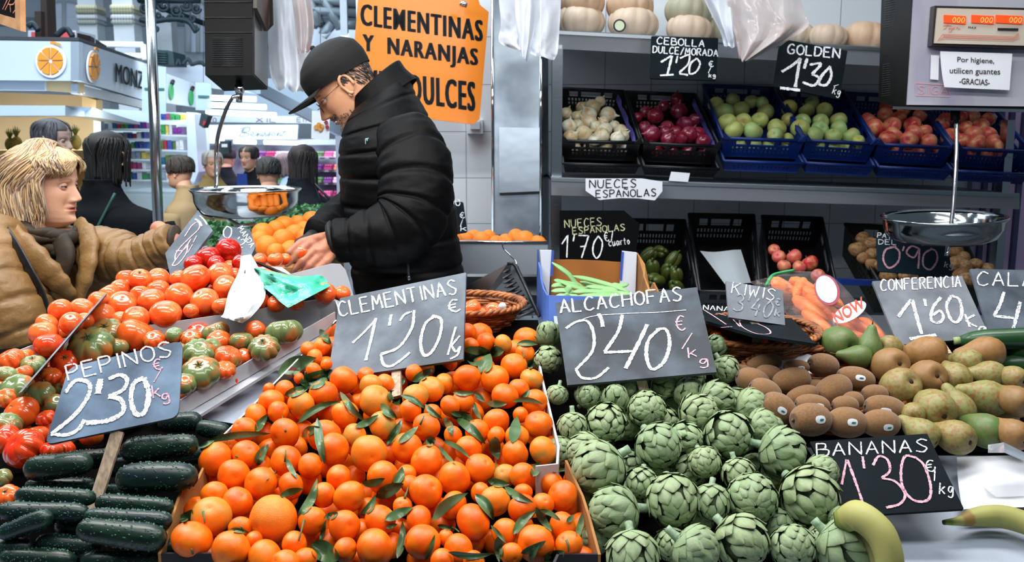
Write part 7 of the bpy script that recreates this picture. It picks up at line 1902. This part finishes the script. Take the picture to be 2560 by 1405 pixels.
# stall with script sign and bright lamps, produce case under purple light
bs = thing('script_stall', 'white stall with flowing script sign above the hall crowd', 'stall', P(620, 330, 11))
mb = MB(); px_prism(mb, [(495, 312), (745, 312), (742, 348), (495, 348)], 10.2, .05); mb.build('fascia', mat('fascia_lit', 'd8e4e8', .5, emit='d8e8ec', estr=.02), bs)
mb = MB(); px_prism(mb, [(510, 290), (860, 290), (860, 310), (510, 305)], 10.6, .3); mb.build('upper_fascia', PANL, bs)
pl = plane3((495, 312, 10.18), (745, 312, 10.18), (495, 348, 10.18))
def script(mb, pts, w): chalk(mb, [catmull([V(x, y, 0) for x, y in pts], 6)], pl, w, rng)
mb = MB()
sx = lambda pts: [(592 + (x - 750) / 3.5125 - 380 * 0, y / 3.5125) for x, y in pts]
for pts in ([(598,340),(610,322),(604,328)], [(600,322),(622,318),(622,328),(606,331),(622,334),(616,341),(598,340)], [(626,338),(634,334),(632,330),(626,336),(634,341),(640,336)], [(640,340),(646,331),(643,340),(650,332),(650,340),(656,336)], [(664,332),(656,333),(656,341),(664,333),(664,341),(670,336)], [(668,347),(678,328),(676,331),(668,338),(676,337)], [(686,332),(679,335),(683,341),(688,334),(684,331)], [(690,340),(696,331),(693,340),(700,332),(700,340),(704,336)], [(714,324),(704,340),(712,339)], [(704,330),(718,329)]):
    script(mb, pts, 1.0)
mb.build('lettering', mat('script_grey', '55677a', .5), bs); mb = MB()
for pts in ([(500,338),(508,331),(503,340),(512,326),(508,340)], [(514,332),(514,340),(522,331),(522,340)]): script(mb, pts, 1.0)
mb.build('lettering', mat('script_grey'), bs)
pl2 = plane3((510, 290, 10.55), (860, 290, 10.55), (510, 305, 10.55))
for t, x0, x1 in (('LLO', 512, 540), ('XIL', 640, 690), ('EII', 742, 765)):
    mb = MB(); chalk(mb, strokes(t, x0, 305, x1, 306, 11), pl2, 1.2, rng); mb.build('lettering', mat('sign_maroon', '5a1c2c', .5), bs)
mb = MB(); px_prism(mb, [(495, 348), (850, 348), (850, 362), (495, 362)], 10.4, .1); mb.build('valance', PANW, bs)
mb = MB(); mb.prism([P(640, 205, 8.0), P(860, 320, 10.5), P(860, 350, 10.5), P(640, 235, 8.0)], (.04, 0, 0)); mb.build('side_fascia', mat('fascia_blue', 'a9bccf', .5), bs)
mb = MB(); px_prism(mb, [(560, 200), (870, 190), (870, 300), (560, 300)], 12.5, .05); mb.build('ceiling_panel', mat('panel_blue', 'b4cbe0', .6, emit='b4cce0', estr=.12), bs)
LMP = mat('lamp_glow_far', 'f4fbff', .4, emit='f0faff', estr=4)
for i, (a, b) in enumerate((((520, 244), (640, 248)), ((520, 262), (665, 268)), ((516, 280), (690, 288)), ((585, 354), (640, 356)), ((660, 356), (760, 358)), ((500, 352), (560, 353)))):
    mb = MB(); z_ = 9.8 if i < 3 else 10.1; mb.tube([P(*a, z_), P(*b, z_)], .028 if i < 3 else .022, 8)
    solo('fluorescent_lamp', mb, LMP, ('uppermost bright fluorescent lamp over the script sign', 'middle bright fluorescent lamp over the script sign', 'lowest bright fluorescent lamp just above the script sign', 'lamp under the script sign beside the scale arm', 'long lamp under the right half of the script sign', 'lamp under the left end of the script sign')[i], 'lamp')
pcs = thing('produce_case', 'refrigerated produce case glowing purple behind the vendor back', 'display case', P(760, 440, 9))
mb = MB(); a, b = P(500, 362, 10.6), P(860, 362, 10.6); mb.box((a.x, a.y, 0), (b.x, a.y + .1, a.z)); mb.build('back_panel', mat('case_back', '6a5a7a', .6, col2='b8c0cc', scale=3), pcs)
for y in (392, 424, 456, 490):
    mb = MB(); px_prism(mb, [(640, y), (860, y + 2), (860, y + 6), (640, y + 4)], 10.0, .5); mb.build('shelf', WHITE, pcs)
tr_c = ['8a2a5a', 'a03060', '5a2a6a', 'c05a8a', 'd07a50', 'b0b8c4', '6a3a7a', '4a7a4a', 'c8b0c0']
tn = ['crimson', 'rose', 'violet', 'pink', 'orange', 'pale', 'purple', 'green', 'lilac']
k_ = 0
for yi, y in enumerate((392, 424, 456, 490)):
    for xi in range(9):
        x = 646 + xi * 24 + rg.uniform(-2, 2); ci = rg.randrange(9); s = 10 / F
        c = P(x + 9, y - 8, 9.9); mb = MB(); mb.box((c.x - 9 * s, c.y - .1, c.z - 7 * s), (c.x + 9 * s, c.y + .15, c.z - 1 * s))
        for q in range(6): mb.ball(c + V((q % 3 - 1) * 6 * s, -.05 + .1 * (q // 3), 2 * s), 3.8 * s, 10, 6)
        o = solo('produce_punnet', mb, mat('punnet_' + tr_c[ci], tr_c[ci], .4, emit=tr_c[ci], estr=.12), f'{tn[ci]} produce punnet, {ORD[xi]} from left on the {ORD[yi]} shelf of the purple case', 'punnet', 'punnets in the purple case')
ld = bpy.data.lights.new('case_lamp', 'AREA'); ld.size = 1.5; ld.energy = 14; ld.color = (1, .6, .95)
lo = bpy.data.objects.new('case_lamp', ld); COL.objects.link(lo); lo.location = P(750, 370, 9.4)
# poster, white posts, hanging things behind the vendor's face
po = thing('fruit_poster', 'white hanging poster with a fruit picture before the vendor face', 'poster', P(802, 300, 4.0))
mb = MB(); px_prism(mb, [(780, 276), (825, 282), (823, 352), (778, 346)], 4.0, .003); mb.build('sheet', PAPER, po)
mb = MB()
for x, y, r in ((790, 318, 6), (797, 312, 6), (804, 316, 6), (800, 322, 6)): mb.prism([P(x + r * cos(t), y + r * sin(t), 3.995) for t in [2 * pi * k / 14 for k in range(14)]], (0, .002, 0))
mb.build('printed_fruit', mat('print_orange', 'c98a3a', .5), po)
mb = MB()
for x, y, r in ((815, 306, 5), (818, 318, 5)): mb.prism([P(x + r * cos(t), y + r * sin(t), 3.994) for t in [2 * pi * k / 14 for k in range(14)]], (0, .002, 0))
mb.build('printed_berries', mat('print_berry', '8a2030', .5), po)
mb = MB(); mb.tube([P(802, 278, 4.0), P(800, -60, 4.0)], .0012, 4); mb.build('string', mat('dark_metal'), po)
mb = MB(); a, b = P(838, 340, 4.3), P(872, 460, 4.3); mb.box((a.x, a.y, 0), (b.x, a.y + .12, a.z)); solo('white_post', mb, mat('post_grey', 'aab0c4', .5), 'pale grey post with rounded foot just left of the vendor chest', 'post')
rd = thing('card_reader', 'dark card terminal sign above the head beside the scale arm', 'sign', P(560, 370, 8))
mb = MB(); px_prism(mb, [(549, 352), (572, 352), (572, 384), (549, 384)], 8.0, .08); mb.build('case', mat('reader_green', '17343a', .5), rd)
mb = MB(); px_prism(mb, [(554, 360), (568, 360), (568, 368), (554, 368)], 7.99, .01); mb.build('screen', mat('reader_screen', 'dfe8f0', .4), rd)
bxs = thing('hanging_box', 'small dark hanging box with a red patch near the lamps', 'box', P(505, 300, 7))
mb = MB(); mb.prism([P(503, 283, 7.4), P(520, 290, 7.4), P(508, 320, 7.4), P(497, 312, 7.4)], (0, .12, 0)); mb.build('case', mat('reader_green'), bxs)
mb = MB(); mb.prism([P(509, 302, 7.39), P(515, 304, 7.39), P(510, 314, 7.39), P(506, 311, 7.39)], (0, .01, 0)); mb.build('red_patch', mat('patch_red', 'b02030', .5), bxs)

# hall structure high up: wall, columns, iron brackets, beams, boxes on stall roofs
WALLH = mat('hall_wall', 'c6d2de', .8, col2='b4c2d0', scale=.6)
mb = MB(); mb.box((-14, 17, 0), (-.2, 17.3, 9)); struct('wall_far', mb, WALLH)
mb = MB(); mb.box((-14.3, 3, 0), (-14, 17.3, 9)); struct('wall_left', mb, WALLH)
mb = MB(); mb.box((-14, 17.0, 3.6), (-2, 16.95, 3.75)); struct('trim_1', mb, mat('hall_trim', '8795a5', .7))
ART = mat('column_grey', 'cdd6df', .7, col2='bcc6d2', scale=3)
IRON = mat('iron_dark', '1f2f38', .5, .4)
def column(label, x0, x1, z, bands=True):
    c0, c1 = P(x0, 150, z), P(x1, 150, z); cx, r = (c0.x + c1.x) / 2, (c1.x - c0.x) / 2
    t = thing('hall_column', label, 'column', (cx, c0.y, 0))
    mb = MB(); mb.box((cx - r, c0.y - r, 0), (cx + r, c0.y + r, 6)); mb.build('shaft', ART, t)
    if bands:
        for y, m, hh in ((20, 'dcd6bc', 8), (32, '8d9078', 6), (44, 'c9cdd2', 8), (58, '9aa09a', 5)):
            a = P(x0, y, z); mb = MB(); mb.box((cx - r - .02, c0.y - r - .02, a.z - hh * z / F), (cx + r + .02, c0.y + r + .02, a.z))
            n = 7
            for k in range(n): mb.ball(V(lerp(cx - r, cx + r, (k + .5) / n), c0.y - r - .03, a.z - hh * z / F / 2), (.03, .02, .03), 8, 6)
            mb.build('tile_band', mat('band_' + m, m, .6), t)
column('grey hall column with patterned tile bands above the side fascia', 214, 258, 12)
column('grey hall column with tile bands just left of the steel pole', 300, 350, 11)
column('pale hall column with plain shaft right of the steel pole', 400, 440, 13, False)
column('slim pale hall column left of the orange sign', 855, 872, 9, False)
mb = MB(); t = thing('iron_bracket', 'dark scrolled iron bracket high behind the steel pole', 'bracket', P(430, 40, 10.5))
def scroll(mb, cx, cy, r, turns, z, s=1, w=.018):
    pts = [P(cx + s * r * (1 - k / 40) * cos(k / 40 * turns * 2 * pi), cy + r * (1 - k / 40) * sin(k / 40 * turns * 2 * pi), z) for k in range(38)]
    mb.tube(pts, w, 6)
for cx, cy, r, s in ((362, 20, 14, 1), (410, 14, 16, -1), (440, 26, 15, 1), (468, 14, 15, -1), (490, 22, 12, 1), (395, 40, 12, 1), (424, 44, 10, -1), (455, 44, 11, 1), (480, 46, 10, -1), (488, 70, 8, 1), (390, 72, 7, -1)): scroll(mb, cx, cy, r, 1.7, 10.5, s)
mb.tube(catmull([P(350, 50, 10.5), P(380, 54, 10.5), P(430, 48, 10.5), P(470, 54, 10.5), P(490, 80, 10.5)], 6), .03, 8); mb.tube([P(350, 0, 10.5), P(500, 0, 10.5)], .04, 8)
mb.build('scrollwork', IRON, t)
a = P(350, 0, 10.5); mb = MB(); mb.tube([P(350, 0, 10.5), V(a.x, 17, a.z)], .04, 8); mb.build('wall_arm', IRON, t)
ar = thing('wall_arch', 'white arched window high on the far hall wall', 'window', P(160, 60, 16))
for x0, x1, lab in ((110, 210, 0), (470, 520, 1)):
    mb = MB(); px_prism(mb, [(x0, 130), (x0, 20)] + [(lerp(x0, x1, .5) - (x1 - x0) / 2 * cos(t), 20 - 22 * sin(t)) for t in [pi * k / 12 for k in range(13)]] + [(x1, 20), (x1, 130)], 16.4, .05); mb.build('pane', mat('arch_pane', 'b9c9da', .4, emit='bcd0e4', estr=.2), ar)
    mb = MB(); mb.tube([P(x0, 130, 16.3), P(x0, 20, 16.3)] + [P(lerp(x0, x1, .5) - (x1 - x0) / 2 * cos(t), 20 - 22 * sin(t), 16.3) for t in [pi * k / 12 for k in range(13)]] + [P(x1, 130, 16.3)], .06, 8); mb.tube([P((x0 + x1) / 2, -2, 16.3), P((x0 + x1) / 2, 130, 16.3)], .04, 6); mb.build('moulding', mat('arch_white', 'd8e2ec', .6), ar)
bm = thing('brown_post', 'dark brown post rising from the juice stall roof', 'post', P(102, 100, 6.0))
mb = MB(); px_prism(mb, [(86, 28), (102, 28), (103, 100), (88, 100)], 6.0, .12); px_prism(mb, [(100, -60), (114, -60), (120, 100), (103, 100)], 6.05, .12); mb.build('post_boards', mat('brown_wood', '2a1d1a', .6), bm)
rb = thing('red_white_crate', 'red and white boxes lying on the juice stall roof', 'box', P(140, 98, 6.2))
mb = MB(); px_prism(mb, [(70, 76), (190, 76), (190, 100), (70, 100)], 6.3, .3); mb.build('white_box', PANW, rb)
mb = MB(); px_prism(mb, [(78, 80), (184, 80), (184, 99), (78, 99)], 6.28, .02); mb.build('red_label', mat('label_red', 'c8505a', .6), rb)
mb = MB(); mb.prism([P(193, 82, 6.2), P(238, 108, 7.0), P(238, 118, 7.0), P(193, 104, 6.2)], (0, .2, 0)); mb.build('dark_panel', mat('brown_wood'), rb)
wf = thing('white_rack', 'white rectangular rack leaning on the side fascia top', 'rack', P(300, 130, 9))
mb = MB()
for q in ([P(238, 110, 8.8), P(358, 112, 8.8)], [P(358, 112, 8.8), P(362, 150, 8.8)], [P(238, 110, 8.8), P(260, 140, 8.8)], [P(290, 140, 8.8), P(362, 140, 8.8)]): mb.tube(q, .03, 6)
mb.build('bars', PANW, wf)
cr = thing('dark_crates', 'black vented box on top of the leaf stall', 'box', P(410, 150, 10))
mb = MB(); px_prism(mb, [(388, 124), (420, 126), (432, 130), (436, 162), (388, 162)], 10.2, .4)
for i in range(5): mb.tube([P(390, 132 + i * 6, 10.18), P(418, 133 + i * 6, 10.18)], .012, 5)
mb.build('case', mat('reader_green'), cr)
for i, pts in enumerate(([(440, 164), (446, 150), (452, 164)], [(455, 162), (470, 148), (480, 164)], [(480, 162), (500, 156), (512, 164)], [(70, 66), (82, 60), (96, 76)], [(140, 90), (165, 72), (182, 92)], [(330, 146), (352, 136), (375, 134)])):
    mb = MB(); mb.tube(catmull([P(x, y, 10.0 if i not in (3, 4) else 5.9) for x, y in pts], 6), .02, 6)
    solo('cable', mb, IRON, ('looped cable nearest the vented box', 'taller looped cable right of the vented box', 'flat cable loop at the left of the scale housing', 'cable loop left of the brown post', 'cable loop over the red and white boxes', 'thin cable rising toward the steel pole')[i], 'cable')
# steel trusses and dark panels behind the bags, left of the orange sign
ts = thing('roof_truss', 'grey steel truss with dark panels high between bags and orange sign', 'truss', P(800, 40, 9))
mb = MB()
for q in ([(700, -10), (900, 10)], [(700, 22), (900, 34)], [(800, -20), (850, 70)], [(770, -10), (800, 60)], [(830, 60), (806, 90)], [(740, 30), (790, 30)], [(848, 60), (890, 62)]): mb.tube([P(*q[0], 9), P(*q[1], 9)], .05, 6)
mb.build('bars', mat('truss_grey', '7d8a94', .5, .5), ts)
mb = MB(); px_prism(mb, [(700, 2), (900, 12), (900, 40), (700, 34)], 9.6, .1); px_prism(mb, [(770, 34), (800, 34), (790, 72), (772, 70)], 9.3, .05); mb.build('dark_panel', mat('panel_dark', '1d3036', .5), ts)
mb = MB(); px_prism(mb, [(775, 70), (905, 66), (905, 120), (775, 130)], 11, .05); mb.build('pale_panel', PANL, ts)
mb = MB(); mb.tube([P(700, 0, 9), V(P(700, 0, 9).x, 17, P(700, 0, 9).z)], .05, 6); mb.build('wall_arm', IRON, ts)
